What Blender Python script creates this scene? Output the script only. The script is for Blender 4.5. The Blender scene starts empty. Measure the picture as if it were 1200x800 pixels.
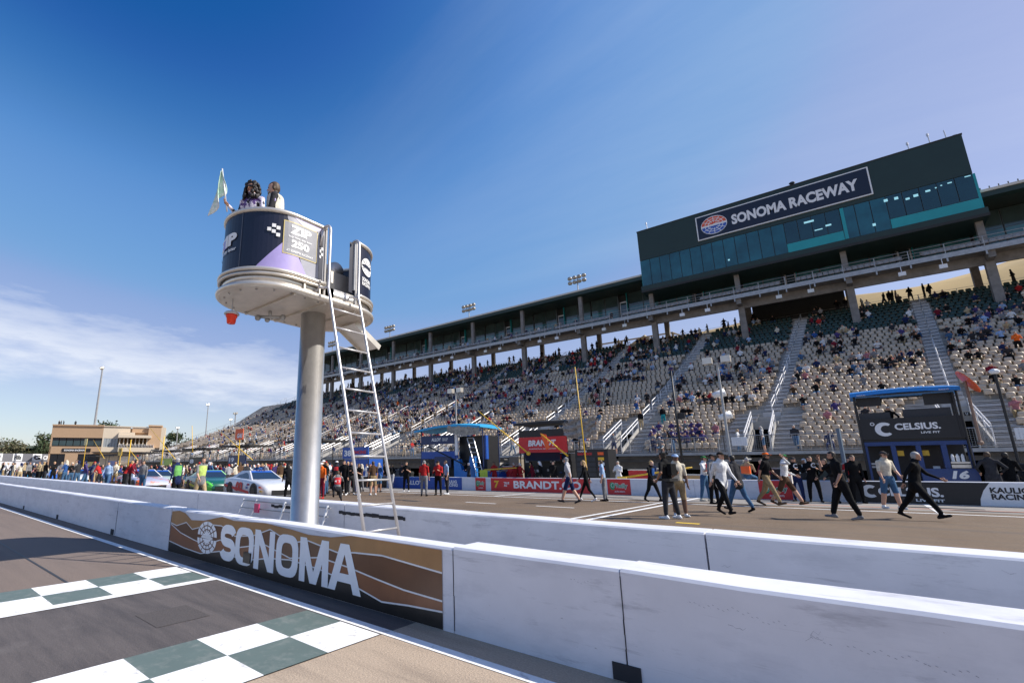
import bpy, bmesh, math, random
import numpy as np
from mathutils import Vector as V, Matrix as M
R = math.radians
rnd = random.Random(7)
sc = bpy.context.scene
col = sc.collection

# ---------------------------------------------------------------- camera
cam = bpy.data.cameras.new('camera'); cam.sensor_width = 36; cam.lens = 16.86
cam.shift_x = 0.1; cam.shift_y = 0.0167; cam.clip_start = 0.05; cam.clip_end = 5000
camo = bpy.data.objects.new('camera', cam); col.objects.link(camo)
pitch, az = math.atan(125/562), R(42.36)
Fv = V((-math.sin(az)*math.cos(pitch), math.cos(az)*math.cos(pitch), math.sin(pitch)))
Rv = V((math.cos(az), math.sin(az), 0)); Uv = Rv.cross(Fv)
mw = M((( Rv.x, Uv.x, -Fv.x, 0), (Rv.y, Uv.y, -Fv.y, 0), (Rv.z, Uv.z, -Fv.z, 1.45), (0, 0, 0, 1)))
camo.matrix_world = mw
sc.camera = camo

# ---------------------------------------------------------------- sun, sky, exposure
SUNV = V((0.95, 0.60, 1.0)).normalized()
sun = bpy.data.lights.new('sun', 'SUN'); sun.energy = 5.0; sun.angle = R(0.53); sun.color = (1.0, 0.95, 0.87)
suno = bpy.data.objects.new('sun', sun); col.objects.link(suno)
suno.rotation_euler = SUNV.to_track_quat('Z', 'Y').to_euler()
w = bpy.data.worlds.new('World'); sc.world = w; w.use_nodes = True
nt = w.node_tree; nt.nodes.clear()
def N(tree, t, **kw):
    n = tree.nodes.new(t)
    for k, v in kw.items():
        if k.startswith('i_'):
            n.inputs[k[2:].replace('_', ' ')].default_value = v
        else: setattr(n, k, v)
    return n
sky = N(nt, 'ShaderNodeTexSky', sky_type='NISHITA', sun_disc=False)
sky.sun_elevation = math.asin(SUNV.z); sky.sun_rotation = math.atan2(SUNV.x, SUNV.y)
sky.altitude = 50; sky.air_density = 1.0; sky.dust_density = 0.6; sky.ozone_density = 2.6
out = N(nt, 'ShaderNodeOutputWorld'); bg = N(nt, 'ShaderNodeBackground'); bg.inputs[1].default_value = 0.10
tc = N(nt, 'ShaderNodeTexCoord')
L = nt.links.new
# thin cirrus: streaky noise in a projected sky plane, only where the sky carries it
sep = N(nt, 'ShaderNodeSeparateXYZ'); L(tc.outputs['Generated'], sep.inputs[0])
def math_(op, a, b=None, tree=nt):
    n = N(tree, 'ShaderNodeMath', operation=op)
    for i, x in enumerate((a, b)):
        if x is None: continue
        if isinstance(x, (int, float)): n.inputs[i].default_value = x
        else: tree.links.new(x, n.inputs[i])
    return n.outputs[0]
zc = math_('ADD', math_('MAXIMUM', sep.outputs[2], 0.0), 0.06)
cx = math_('DIVIDE', sep.outputs[0], zc); cy = math_('DIVIDE', sep.outputs[1], zc)
cmb = N(nt, 'ShaderNodeCombineXYZ'); L(cx, cmb.inputs[0]); L(cy, cmb.inputs[1])
mp = N(nt, 'ShaderNodeMapping'); L(cmb.outputs[0], mp.inputs[0]); mp.inputs['Rotation'].default_value = (0, 0, R(62)); mp.inputs['Scale'].default_value = (0.28, 1.0, 1)
n1 = N(nt, 'ShaderNodeTexNoise'); n1.inputs['Scale'].default_value = 0.55; n1.inputs['Detail'].default_value = 9; n1.inputs['Roughness'].default_value = 0.62; n1.inputs['Distortion'].default_value = 0.35
L(mp.outputs[0], n1.inputs[0])
r1 = N(nt, 'ShaderNodeValToRGB'); r1.color_ramp.elements[0].position = 0.50; r1.color_ramp.elements[1].position = 0.82
L(n1.outputs[0], r1.inputs[0])
# one long cirrus bank low over the far end of the straight
def dotn(vec):
    n = N(nt, 'ShaderNodeVectorMath', operation='DOT_PRODUCT'); L(tc.outputs['Generated'], n.inputs[0]); n.inputs[1].default_value = vec
    return n.outputs['Value']
n2 = N(nt, 'ShaderNodeTexNoise'); n2.inputs['Scale'].default_value = 9; n2.inputs['Detail'].default_value = 8; n2.inputs['Roughness'].default_value = 0.6
mp2 = N(nt, 'ShaderNodeMapping'); L(tc.outputs['Generated'], mp2.inputs[0]); mp2.inputs['Scale'].default_value = (1, 1, 4.5); mp2.inputs['Rotation'].default_value = (R(-5), R(0), 0); L(mp2.outputs[0], n2.inputs[0])
bankn = V((0.0, 0.0, 1.0))
BN = V((-0.060, 0.118, 0.984)).normalized()
bd = math_('ADD', dotn(BN), math_('MULTIPLY', math_('SUBTRACT', n2.outputs[0], 0.5), 0.15))
bank = math_('MAXIMUM', math_('SUBTRACT', 1.0, math_('MULTIPLY', math_('ABSOLUTE', math_('SUBTRACT', bd, 0.275)), 15.0)), 0.0)
west = math_('MINIMUM', math_('MAXIMUM', math_('MULTIPLY', math_('SUBTRACT', math_('MULTIPLY', sep.outputs[0], -1.0), 0.55), 3.2), 0.0), 1.0)
bank = math_('MULTIPLY', math_('MULTIPLY', bank, west), math_('ADD', 0.35, n2.outputs[0]))
east = math_('MINIMUM', math_('MAXIMUM', math_('ADD', math_('MULTIPLY', sep.outputs[0], 1.6), 1.25), 0.0), 1.0)
cf = math_('MINIMUM', math_('ADD', math_('MULTIPLY', math_('MULTIPLY', r1.outputs[0], east), 0.24), math_('MULTIPLY', bank, 0.70)), 0.85)
# the deep polarised blue of the photograph: one tone curve over the whole sky
K = 0.119
def scl(sock, k):
    n = N(nt, 'ShaderNodeVectorMath', operation='SCALE'); L(sock, n.inputs[0]); n.inputs['Scale'].default_value = k; return n.outputs[0]
cv = N(nt, 'ShaderNodeRGBCurve'); L(scl(sky.outputs[0], K), cv.inputs['Color'])
cv.mapping.use_clip = False
for ch, pts in enumerate((((0, 0), (.078, .004), (.092, .025), (.11, .075), (.127, .118), (.171, .175), (.209, .27), (.558, .59), (1, .9)), ((0, 0), (.145, .095), (.165, .15), (.185, .215), (.212, .28), (.288, .355), (.323, .375), (.745, .72), (1, .92)), ((0, 0), (.27, .33), (.30, .41), (.33, .49), (.386, .61), (.497, .66), (.558, .675), (.81, .82), (1, .92)))):
    c_ = cv.mapping.curves[ch]
    while len(c_.points) > 2: c_.points.remove(c_.points[1])
    c_.points[0].location = pts[0]; c_.points[-1].location = pts[-1]
    for p in pts[1:-1]: c_.points.new(*p)
cv.mapping.update()
mx = N(nt, 'ShaderNodeMixRGB'); L(cf, mx.inputs[0]); L(scl(cv.outputs[0], 1/K), mx.inputs[1]); mx.inputs[2].default_value = (7.4, 7.7, 8.2, 1)
L(mx.outputs[0], bg.inputs[0]); L(bg.outputs[0], out.inputs[0])
sc.view_settings.view_transform = 'Standard'; sc.view_settings.look = 'None'; sc.view_settings.gamma = 1
sc.view_settings.exposure = 0.36

# ---------------------------------------------------------------- helpers
def tag(o, label=None, cat=None, group=None, kind=None):
    if label: o['label'] = label
    if cat: o['category'] = cat
    if group: o['group'] = group
    if kind: o['kind'] = kind
    return o
def empty(name, loc=(0, 0, 0), rz=0, label=None, cat=None, group=None, sc_=1.0):
    o = bpy.data.objects.new(name, None); col.objects.link(o); o.location = loc; o.rotation_euler = (0, 0, rz); o.scale = (sc_,)*3
    o.empty_display_size = 0.2
    return tag(o, label, cat, group)
_mats = {}
def mat(name, c=(0.5, 0.5, 0.5), rough=0.6, metal=0.0, noise=0.12, scale=8.0, bump=0.0, emit=None, spec=0.5, kind=None, coat=0):
    if name in _mats: return _mats[name]
    m = bpy.data.materials.new(name); m.use_nodes = True; t = m.node_tree; b = t.nodes['Principled BSDF']
    b.inputs['Roughness'].default_value = rough; b.inputs['Metallic'].default_value = metal
    b.inputs['Specular IOR Level'].default_value = spec
    if coat: b.inputs['Coat Weight'].default_value = coat; b.inputs['Coat Roughness'].default_value = 0.08
    tcn = N(t, 'ShaderNodeTexCoord'); ns = N(t, 'ShaderNodeTexNoise'); ns.inputs['Scale'].default_value = scale; ns.inputs['Detail'].default_value = 6; ns.inputs['Roughness'].default_value = 0.65
    t.links.new(tcn.outputs['Object'], ns.inputs[0])
    rp = N(t, 'ShaderNodeValToRGB'); rp.color_ramp.elements[0].position = 0.3; rp.color_ramp.elements[1].position = 0.7
    rp.color_ramp.elements[0].color = tuple(max(0, x*(1-noise)) for x in c)+(1,); rp.color_ramp.elements[1].color = tuple(min(1, x*(1+noise*0.8)) for x in c)+(1,)
    t.links.new(ns.outputs[0], rp.inputs[0]); t.links.new(rp.outputs[0], b.inputs['Base Color'])
    if bump:
        bp = N(t, 'ShaderNodeBump'); bp.inputs['Strength'].default_value = bump; bp.inputs['Distance'].default_value = 0.02
        t.links.new(ns.outputs[0], bp.inputs['Height']); t.links.new(bp.outputs[0], b.inputs['Normal'])
    if emit: b.inputs['Emission Color'].default_value = emit+(1,); b.inputs['Emission Strength'].default_value = 1.0
    _mats[name] = m
    return m
def mix_layer(m, c, scale, lo, hi, stretch=(1, 1, 1), amount=1.0, detail=8, wave=False):
    """lay a second colour over a material where a noise passes a threshold (stains, dust, scuffs)"""
    t = m.node_tree; b = t.nodes['Principled BSDF']; src = b.inputs['Base Color'].links[0].from_socket
    tcn = N(t, 'ShaderNodeTexCoord'); mp_ = N(t, 'ShaderNodeMapping'); mp_.inputs['Scale'].default_value = stretch
    ns = N(t, 'ShaderNodeTexNoise'); ns.inputs['Scale'].default_value = scale; ns.inputs['Detail'].default_value = detail; ns.inputs['Roughness'].default_value = 0.7
    t.links.new(tcn.outputs['Object'], mp_.inputs[0]); t.links.new(mp_.outputs[0], ns.inputs[0])
    rp = N(t, 'ShaderNodeValToRGB'); rp.color_ramp.elements[0].position = lo; rp.color_ramp.elements[1].position = hi
    rp.color_ramp.elements[0].color = (0, 0, 0, 1); rp.color_ramp.elements[1].color = (amount,)*3+(1,)
    t.links.new(ns.outputs[0], rp.inputs[0])
    mx_ = N(t, 'ShaderNodeMixRGB'); t.links.new(rp.outputs[0], mx_.inputs[0]); t.links.new(src, mx_.inputs[1]); mx_.inputs[2].default_value = c+(1,)
    t.links.new(mx_.outputs[0], b.inputs['Base Color'])
    return m

class MB:
    """collects shapes for ONE mesh object"""
    def __init__(s): s.v = []; s.f = []; s.m = []; s.mi = 0
    def face(s, pts, mi=None):
        n = len(s.v); s.v += [tuple(p) for p in pts]; s.f.append(tuple(range(n, n+len(pts)))); s.m.append(s.mi if mi is None else mi)
    def box(s, x0, x1, y0, y1, z0, z1, mtx=None, mi=None):
        p = [V((x, y, z)) for z in (z0, z1) for y in (y0, y1) for x in (x0, x1)]
        if mtx: p = [mtx @ q for q in p]
        n = len(s.v); s.v += [tuple(q) for q in p]
        for f in ((0, 2, 3, 1), (4, 5, 7, 6), (0, 1, 5, 4), (2, 6, 7, 3), (0, 4, 6, 2), (1, 3, 7, 5)):
            s.f.append(tuple(n+i for i in f)); s.m.append(s.mi if mi is None else mi)
        return s
    def tube(s, pts, r, k=8, cap=True, mi=None, r1=None):
        pts = [V(p) for p in pts]; n0 = len(s.v); nn = len(pts)
        for i, p in enumerate(pts):
            d = (pts[min(i+1, nn-1)]-pts[max(i-1, 0)]).normalized()
            a = d.cross(V((0, 0, 1)));  a = V((1, 0, 0)) if a.length < 1e-4 else a.normalized(); b = d.cross(a)
            rr = r if r1 is None else r+(r1-r)*i/(nn-1)
            if isinstance(r, (list, tuple)): rr = r[i]
            for j in range(k):
                t = 2*math.pi*j/k; s.v.append(tuple(p+a*rr*math.cos(t)+b*rr*math.sin(t)))
        for i in range(nn-1):
            for j in range(k):
                a = n0+i*k+j; b = n0+i*k+(j+1) % k
                s.f.append((a, a+k, b+k, b)); s.m.append(s.mi if mi is None else mi)
        if cap:
            s.f.append(tuple(n0+j for j in range(k))); s.m.append(s.mi if mi is None else mi)
            s.f.append(tuple(n0+(nn-1)*k+j for j in reversed(range(k)))); s.m.append(s.mi if mi is None else mi)
        return s
    def rings(s, rings, closed=True, cap=(True, True), mi=None):
        n0 = len(s.v); k = len(rings[0])
        for r_ in rings: s.v += [tuple(p) for p in r_]
        for i in range(len(rings)-1):
            for j in range(k if closed else k-1):
                a = n0+i*k+j; b = n0+i*k+(j+1) % k
                s.f.append((a, b, b+k, a+k)); s.m.append(s.mi if mi is None else mi)
        if cap[0]: s.f.append(tuple(reversed([n0+j for j in range(k)]))); s.m.append(s.mi if mi is None else mi)
        if cap[1]: s.f.append(tuple(n0+(len(rings)-1)*k+j for j in range(k))); s.m.append(s.mi if mi is None else mi)
        return s
    def ball(s, c, rx, ry=None, rz=None, k=8, n=5, mi=None):
        ry = ry or rx; rz = rz or rx; c = V(c); rg = []
        for i in range(n+1):
            a = -math.pi/2+math.pi*(i+0.02)/(n+0.04); rg.append([(c.x+rx*math.cos(a)*math.cos(2*math.pi*j/k), c.y+ry*math.cos(a)*math.sin(2*math.pi*j/k), c.z+rz*math.sin(a)) for j in range(k)])
        return s.rings(rg, mi=mi)
    def mesh(s, name, mats, smooth=False):
        me = bpy.data.meshes.new(name); me.from_pydata(s.v, [], s.f)
        for m in (mats if isinstance(mats, (list, tuple)) else [mats]): me.materials.append(m)
        if len(me.materials) > 1: me.polygons.foreach_set('material_index', s.m)
        if smooth: me.polygons.foreach_set('use_smooth', [True]*len(me.polygons))
        me.update(); return me
    def build(s, name, mats, parent=None, smooth=False, loc=None):
        o = bpy.data.objects.new(name, s.mesh(name, mats, smooth)); col.objects.link(o); o.parent = parent
        if loc: o.location = loc
        return o
def inst(name, me, parent=None, loc=(0, 0, 0), rz=0, s=1.0, rot=None):
    o = bpy.data.objects.new(name, me); col.objects.link(o); o.parent = parent; o.location = loc
    o.rotation_euler = rot or (0, 0, rz); o.scale = s if isinstance(s, (tuple, list)) else (s, s, s)
    return o
def box_obj(name, x0, x1, y0, y1, z0, z1, m, parent=None, bevel=0.0):
    b = MB(); b.box(x0, x1, y0, y1, z0, z1); o = b.build(name, m, parent)
    if bevel:
        bm = bmesh.new(); bm.from_mesh(o.data); bmesh.ops.bevel(bm, geom=bm.edges[:], offset=bevel, segments=2, affect='EDGES'); bm.to_mesh(o.data); bm.free()
    return o
def copy_tree(o, parent=None):
    c = o.copy(); col.objects.link(c); c.parent = parent
    for ch in list(o.children): copy_tree(ch, c)
    return c
_txt = {}
def text_geo(s, bold=0.02, shear=0.0):
    k = (s, bold, shear)
    if k in _txt: return _txt[k]
    cu = bpy.data.curves.new('lettering', 'FONT'); cu.body = s; cu.offset = bold; cu.shear = shear; cu.resolution_u = 3; cu.align_x = 'LEFT'; cu.space_line = 0.85; cu.extrude = 0.0
    o = bpy.data.objects.new('lettering', cu); col.objects.link(o)
    dg = bpy.context.evaluated_depsgraph_get(); me = bpy.data.meshes.new_from_object(o.evaluated_get(dg))
    n = len(me.vertices); a = np.zeros(n*3); me.vertices.foreach_get('co', a); a = a.reshape(-1, 3)
    fs = [tuple(p.vertices) for p in me.polygons]
    bpy.data.objects.remove(o); bpy.data.curves.remove(cu); bpy.data.meshes.remove(me)
    _txt[k] = (a, fs); return _txt[k]
def write(s, m, parent, org, right, up, h, wd=None, bold=0.02, shear=0.0, name='lettering', curve=None):
    """lay text in the plane at org (lower left corner), height h, width wd"""
    a, fs = text_geo(s, bold, shear); mn = a.min(0); mxx = a.max(0)
    sy = h/(mxx[1]-mn[1]); sx = (wd/(mxx[0]-mn[0])) if wd else sy
    right = V(right).normalized(); up = V(up).normalized(); org = V(org)
    if curve: pts = [curve((p[0]-mn[0])*sx, (p[1]-mn[1])*sy) for p in a]
    else: pts = [org+right*float((p[0]-mn[0])*sx)+up*float((p[1]-mn[1])*sy) for p in a]
    me = bpy.data.meshes.new(name); me.from_pydata([tuple(p) for p in pts], [], fs); me.materials.append(m); me.update()
    o = bpy.data.objects.new(name, me); col.objects.link(o); o.parent = parent
    return o
def gz(x, y):
    t = min(1, max(0, (y-8)/12)); return 0.0085*x*t
def merge(name, items, mats, parent=None, flat=False):
    """items: (verts Nx3, faces(list of arrays), matidx array, 4x4) -> one mesh"""
    vs = []; loops = []; starts = []; tot = []; mi = []; off = 0; ls = 0
    for (v, lp, st, tt, m_, mtx) in items:
        vs.append(v @ mtx[:3, :3].T + mtx[:3, 3]); loops.append(lp+off); starts.append(st+ls); tot.append(tt); mi.append(m_)
        off += len(v); ls += len(lp)
    vs = np.concatenate(vs); loops = np.concatenate(loops); starts = np.concatenate(starts); tot = np.concatenate(tot); mi = np.concatenate(mi)
    me = bpy.data.meshes.new(name); me.vertices.add(len(vs)); me.vertices.foreach_set('co', vs.astype(np.float32).ravel())
    me.loops.add(len(loops)); me.loops.foreach_set('vertex_index', loops.astype(np.int32))
    me.polygons.add(len(starts)); me.polygons.foreach_set('loop_start', starts.astype(np.int32)); me.polygons.foreach_set('loop_total', tot.astype(np.int32))
    for m in mats: me.materials.append(m)
    me.polygons.foreach_set('material_index', mi.astype(np.int32)); me.polygons.foreach_set('use_smooth', [not flat]*len(tot)); me.update(calc_edges=True); me.validate()
    o = bpy.data.objects.new(name, me); col.objects.link(o); o.parent = parent
    return o
def arrays(me):
    v = np.zeros(len(me.vertices)*3); me.vertices.foreach_get('co', v)
    lp = np.zeros(len(me.loops), dtype=np.int64); me.loops.foreach_get('vertex_index', lp)
    st = np.zeros(len(me.polygons), dtype=np.int64); me.polygons.foreach_get('loop_start', st)
    tt = np.zeros(len(me.polygons), dtype=np.int64); me.polygons.foreach_get('loop_total', tt)
    mi = np.zeros(len(me.polygons), dtype=np.int64); me.polygons.foreach_get('material_index', mi)
    return v.reshape(-1, 3), lp, st, tt, mi
def mtx4(x, y, z, rz=0, s=1.0):
    c, n = math.cos(rz)*s, math.sin(rz)*s
    return np.array([[c, -n, 0, x], [n, c, 0, y], [0, 0, s, z], [0, 0, 0, 1.0]])

# ---------------------------------------------------------------- materials
ASPH = mat('track_asphalt', (0.130, 0.084, 0.048), 0.85, noise=0.30, scale=40, bump=0.35)
mix_layer(ASPH, (0.185, 0.13, 0.085), 0.35, 0.42, 0.66, (1, 0.35, 1), 0.6)
mix_layer(ASPH, (0.060, 0.054, 0.050), 0.9, 0.50, 0.72, (0.08, 1.6, 1), 0.8)
mix_layer(ASPH, (0.35, 0.30, 0.25), 160, 0.60, 0.68, (1, 1, 1), 0.6, 2)
TANA = mat('tan_worn_asphalt', (0.42, 0.325, 0.24), 0.88, noise=0.22, scale=60, bump=0.5)
mix_layer(TANA, (0.17, 0.13, 0.10), 1.6, 0.48, 0.72, (0.2, 1.5, 1), 0.7)
mix_layer(TANA, (0.09, 0.08, 0.07), 130, 0.62, 0.69, (1, 1, 1), 0.6, 2)
BRNA = mat('brown_worn_asphalt', (0.185, 0.140, 0.115), 0.88, noise=0.22, scale=60, bump=0.5)
mix_layer(BRNA, (0.09, 0.07, 0.062), 0.5, 0.46, 0.72, (0.10, 1.5, 1), 0.8)
mix_layer(BRNA, (0.30, 0.25, 0.21), 130, 0.62, 0.69, (1, 1, 1), 0.6, 2)
RUBB = mat('rubbered_asphalt', (0.105, 0.088, 0.082), 0.75, noise=0.18, scale=55, bump=0.4)
mix_layer(RUBB, (0.050, 0.043, 0.043), 2.2, 0.44, 0.66, (0.22, 1.5, 1), 0.9)
mix_layer(RUBB, (0.16, 0.14, 0.13), 1.3, 0.55, 0.75, (1, 1, 1), 0.6)
mix_layer(RUBB, (0.20, 0.18, 0.16), 120, 0.63, 0.70, (1, 1, 1), 0.6, 2)
APRON = mat('pit_concrete', (0.27, 0.245, 0.22), 0.85, noise=0.2, scale=3, bump=0.15)
mix_layer(APRON, (0.12, 0.11, 0.10), 0.8, 0.5, 0.7, (0.2, 1.5, 1), 0.6)
def paint(name, c, wear=(0.20, 0.19, 0.18), lo=0.60, hi=0.75, am=0.5):
    m = mat(name, c, 0.65, noise=0.08, scale=3, bump=0.1); mix_layer(m, wear, 7, lo, hi, (1, 1, 1), am); return m
WLINE = paint('white_line_paint', (0.82, 0.81, 0.80), (0.36, 0.34, 0.32), 0.55, 0.66, 0.7); GSQ = paint('green_square_paint', (0.105, 0.142, 0.130), (0.24, 0.25, 0.23), 0.5, 0.7, 0.6); YLINE = paint('yellow_line_paint', (0.75, 0.5, 0.05)); OLINE = paint('orange_line_paint', (0.75, 0.25, 0.12))
BARR = mat('barrier_paint', (0.69, 0.69, 0.735), 0.55, noise=0.06, scale=2, bump=0.12)
mix_layer(BARR, (0.44, 0.45, 0.50), 1.1, 0.50, 0.75, (1, 1, 3), 0.6)
mix_layer(BARR, (0.30, 0.30, 0.34), 3.5, 0.58, 0.70, (0.5, 1, 2.5), 0.5, 12)
mix_layer(BARR, (0.16, 0.16, 0.18), 16, 0.68, 0.72, (0.35, 1, 1), 0.7, 10)
mix_layer(BARR, (0.34, 0.34, 0.37), 5, 0.60, 0.68, (0.25, 1, 5), 0.45, 12)
mix_layer(BARR, (0.30, 0.28, 0.27), 60, 0.70, 0.74, (1, 1, 1), 0.7, 4)
STEEL = mat('brushed_steel', (0.66, 0.64, 0.61), 0.33, 0.88, noise=0.10, scale=5, bump=0.03)
mix_layer(STEEL, (0.42, 0.40, 0.37), 2.2, 0.5, 0.75, (3, 3, 0.25), 0.5)
STEELW = mat('painted_steel_cream', (0.66, 0.61, 0.54), 0.36, 0.6, noise=0.12, scale=4, bump=0.05)
ALU = mat('aluminium', (0.56, 0.54, 0.54), 0.40, 0.6, noise=0.12, scale=9)
GALV = mat('galvanised_steel', (0.40, 0.40, 0.40), 0.5, 0.6, noise=0.2, scale=3)
RAILW = mat('white_rail', (0.68, 0.67, 0.68), 0.4, 0.3, noise=0.1)
NAVY = mat('navy_wrap', (0.010, 0.012, 0.030), 0.35, noise=0.1); LILAC = mat('lilac_wrap', (0.36, 0.30, 0.60), 0.4, noise=0.05); GREYW = mat('silver_grey_wrap', (0.34, 0.34, 0.38), 0.28, noise=0.06)
WHITE = mat('white_vinyl', (0.80, 0.80, 0.80), 0.5, noise=0.04); BLACK = mat('black_vinyl', (0.012, 0.012, 0.014), 0.45, noise=0.2); RED = mat('red_vinyl', (0.62, 0.025, 0.03), 0.45, noise=0.1)
BLUE = mat('blue_paint', (0.015, 0.08, 0.36), 0.4, noise=0.1); SKYB = mat('bright_blue_canopy', (0.02, 0.22, 0.62), 0.55, noise=0.1); TEALB = mat('teal_blue_canopy', (0.03, 0.34, 0.62), 0.55, noise=0.1)
YEL = mat('yellow_paint', (0.75, 0.46, 0.03), 0.45, noise=0.1); ORNG = mat('orange_vinyl', (0.85, 0.12, 0.02), 0.5, noise=0.1); GRN = mat('green_vinyl', (0.02, 0.28, 0.12), 0.5); LIME = mat('lime_vinyl', (0.55, 0.62, 0.05), 0.5); DKBL = mat('dark_navy_vinyl', (0.012, 0.03, 0.11), 0.4)
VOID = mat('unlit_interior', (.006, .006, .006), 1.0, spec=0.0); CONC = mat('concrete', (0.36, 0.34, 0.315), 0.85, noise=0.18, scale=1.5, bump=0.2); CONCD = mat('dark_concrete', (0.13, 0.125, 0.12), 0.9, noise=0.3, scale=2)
TREAD = mat('aluminium_tread', (0.43, 0.42, 0.42), 0.5, 0.35, noise=0.15, scale=4)
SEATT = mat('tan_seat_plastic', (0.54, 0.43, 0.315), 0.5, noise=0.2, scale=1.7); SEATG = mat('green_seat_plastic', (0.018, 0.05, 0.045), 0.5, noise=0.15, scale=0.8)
DGREEN = mat('dark_green_cladding', (0.016, 0.036, 0.030), 0.5, noise=0.10, scale=1.2); COLM = mat('column_concrete', (0.22, 0.205, 0.19), 0.8, noise=0.3, scale=1.4, bump=0.2)
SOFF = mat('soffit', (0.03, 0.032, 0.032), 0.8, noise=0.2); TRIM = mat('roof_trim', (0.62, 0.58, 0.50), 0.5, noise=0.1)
TEALG = mat('teal_glass', (0.010, 0.085, 0.11), 0.05, noise=0.6, scale=0.35, spec=0.9); TEALL = mat('light_teal_spandrel', (0.025, 0.32, 0.34), 0.25, noise=0.12, scale=0.4)
GLASSD = mat('dark_suite_glass', (0.02, 0.05, 0.055), 0.05, noise=0.4, scale=0.25, spec=0.9); SUITG = mat('suite_glass_teal', (.05, .17, .19), .08, noise=.6, scale=.5, spec=.9); SUITD = mat('suite_glass_grey', (.045, .075, .072), .08, noise=.5, scale=.3, spec=.9); FRAME = mat('window_frame', (0.12, 0.14, 0.14), 0.4, 0.5)
RUBBER = mat('tyre_rubber', (0.018, 0.018, 0.018), 0.7); CARGL = mat('car_glass', (0.02, 0.035, 0.06), 0.06, spec=0.9)
CLEARP = mat('clear_plastic_sheet', (0.20, 0.18, 0.165), 0.18, noise=0.8, scale=4, bump=1.0, spec=.9)
STUCT = mat('tan_stucco_shade_tone', (0.50, 0.33, 0.20), 0.85, noise=0.06); STUCC = mat('cream_stucco_sunlit_tone', (0.62, 0.52, 0.40), 0.85, noise=0.05)  # one stucco twice: shaded face coloured tan, sunlit face coloured cream
REDGL = mat('red_beacon', (0.85, 0.04, 0.01), 0.25, noise=.1)
SCREEN = mat('lit_screen', (0.1, 0.3, 0.35), 0.3, emit=(0.22, 0.42, 0.48))

# ---------------------------------------------------------------- ground
def sheet(name, x0, x1, y0, y1, dz, m, nx=1, ny=1, parent=None, struct=True):
    b = MB(); xs = [x0+(x1-x0)*i/nx for i in range(nx+1)]; ys = [y0+(y1-y0)*i/ny for i in range(ny+1)]
    return grid(b, xs, ys, dz, name, m, parent, struct)
def grid(b, xs, ys, dz, name, m, parent=None, struct=True):
    n = len(b.v); k = len(ys)
    for x in xs:
        for y in ys: b.v.append((x, y, gz(x, y)+dz))
    for i in range(len(xs)-1):
        for j in range(k-1):
            b.f.append((n+i*k+j, n+(i+1)*k+j, n+(i+1)*k+j+1, n+i*k+j+1)); b.m.append(0)
    o = b.build(name, m, parent)
    if struct: o['kind'] = 'structure'
    return o
def gz(x, y):
    t = min(1, max(0, (y-8)/12)); x = max(-160, min(60, x)); return 0.0085*x*t
EARTH = mat('dry_earth', (0.33, 0.25, 0.15), 0.95, noise=0.3, scale=0.05)
xs = [-3000, -1500, -700, -400, -250] + [-160+10*i for i in range(23)] + [150, 400, 1200, 3000]
ysg = [-1500, -400, -120, -40, -15, 3.72, 6.4, 8, 9, 10, 12, 14, 16, 18, 20, 26, 40, 60, 90, 150, 400, 1500, 3000]
grid(MB(), xs, ysg, -0.02, 'ground', EARTH)
TX = [-160+10*i for i in range(23)]
grid(MB(), [-160, -100, -60, -30, -7.58], [-15, -5, 3.75], 0.0, 'track', BRNA); grid(MB(), [-7.58, -3.31], [-15, -5, 3.75], 0.0, 'track', RUBB); grid(MB(), [-3.31, 10, 30, 60], [-15, -5, 3.75], 0.0, 'track', TANA)
for yy, w_ in ((1.9, .03), (0.2, .02), (-2.5, .03)): sheet('tar_seam', -160, -7.6, yy, yy+w_, 0.004, mat('seam_tar', (0.03, 0.028, 0.027), 0.5), 6)
grid(MB(), TX, [3.75, 5, 6.9], 0.0, 'verge', APRON)
grid(MB(), TX, [6.9, 8, 9, 10, 11, 12, 14, 16, 18, 20, 23.2], 0.0, 'pit_road', ASPH)
grid(MB(), TX, [23.2, 25, 27.2, 33, 41, 46], 0.002, 'pit_apron', APRON)
LX = [-160+5*i for i in range(45)]
sheet('edge_line', -160, 60, 3.27, 3.39, 0.004, WLINE, 44)
def strip(name, xs_, ys_, dz, m): return grid(MB(), xs_, ys_, dz, name, m)
sheet('start_line', -6.53, -6.37, -15, 3.265, 0.006, WLINE, 1, 4)
PATCH = mat('dark_patch', (0.078, 0.066, 0.062), 0.8, noise=0.25, scale=50, bump=0.4)
for (x0, x1, y0, y1) in ((-5.5, -4.95, 2.0, 2.5),): sheet('asphalt_patch', x0, x1, y0, y1, 0.003, PATCH)
# checkered squares, each a painted sheet of its own
YS = [3.24-0.567*i for i in range(9)]
for X0, n0 in ((-4.37, 0), (-7.58, 1)):
    for i in range(2):
        for j in range(8):
            wht = ((i+j+n0) % 2 == (1 if X0 > -5 else 1))
            x0 = X0+0.53*i; y1 = YS[j]; y0 = YS[j+1]
            o = sheet('painted_square', x0, x0+0.53, y0, y1, 0.008, WLINE if wht else GSQ)
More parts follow.
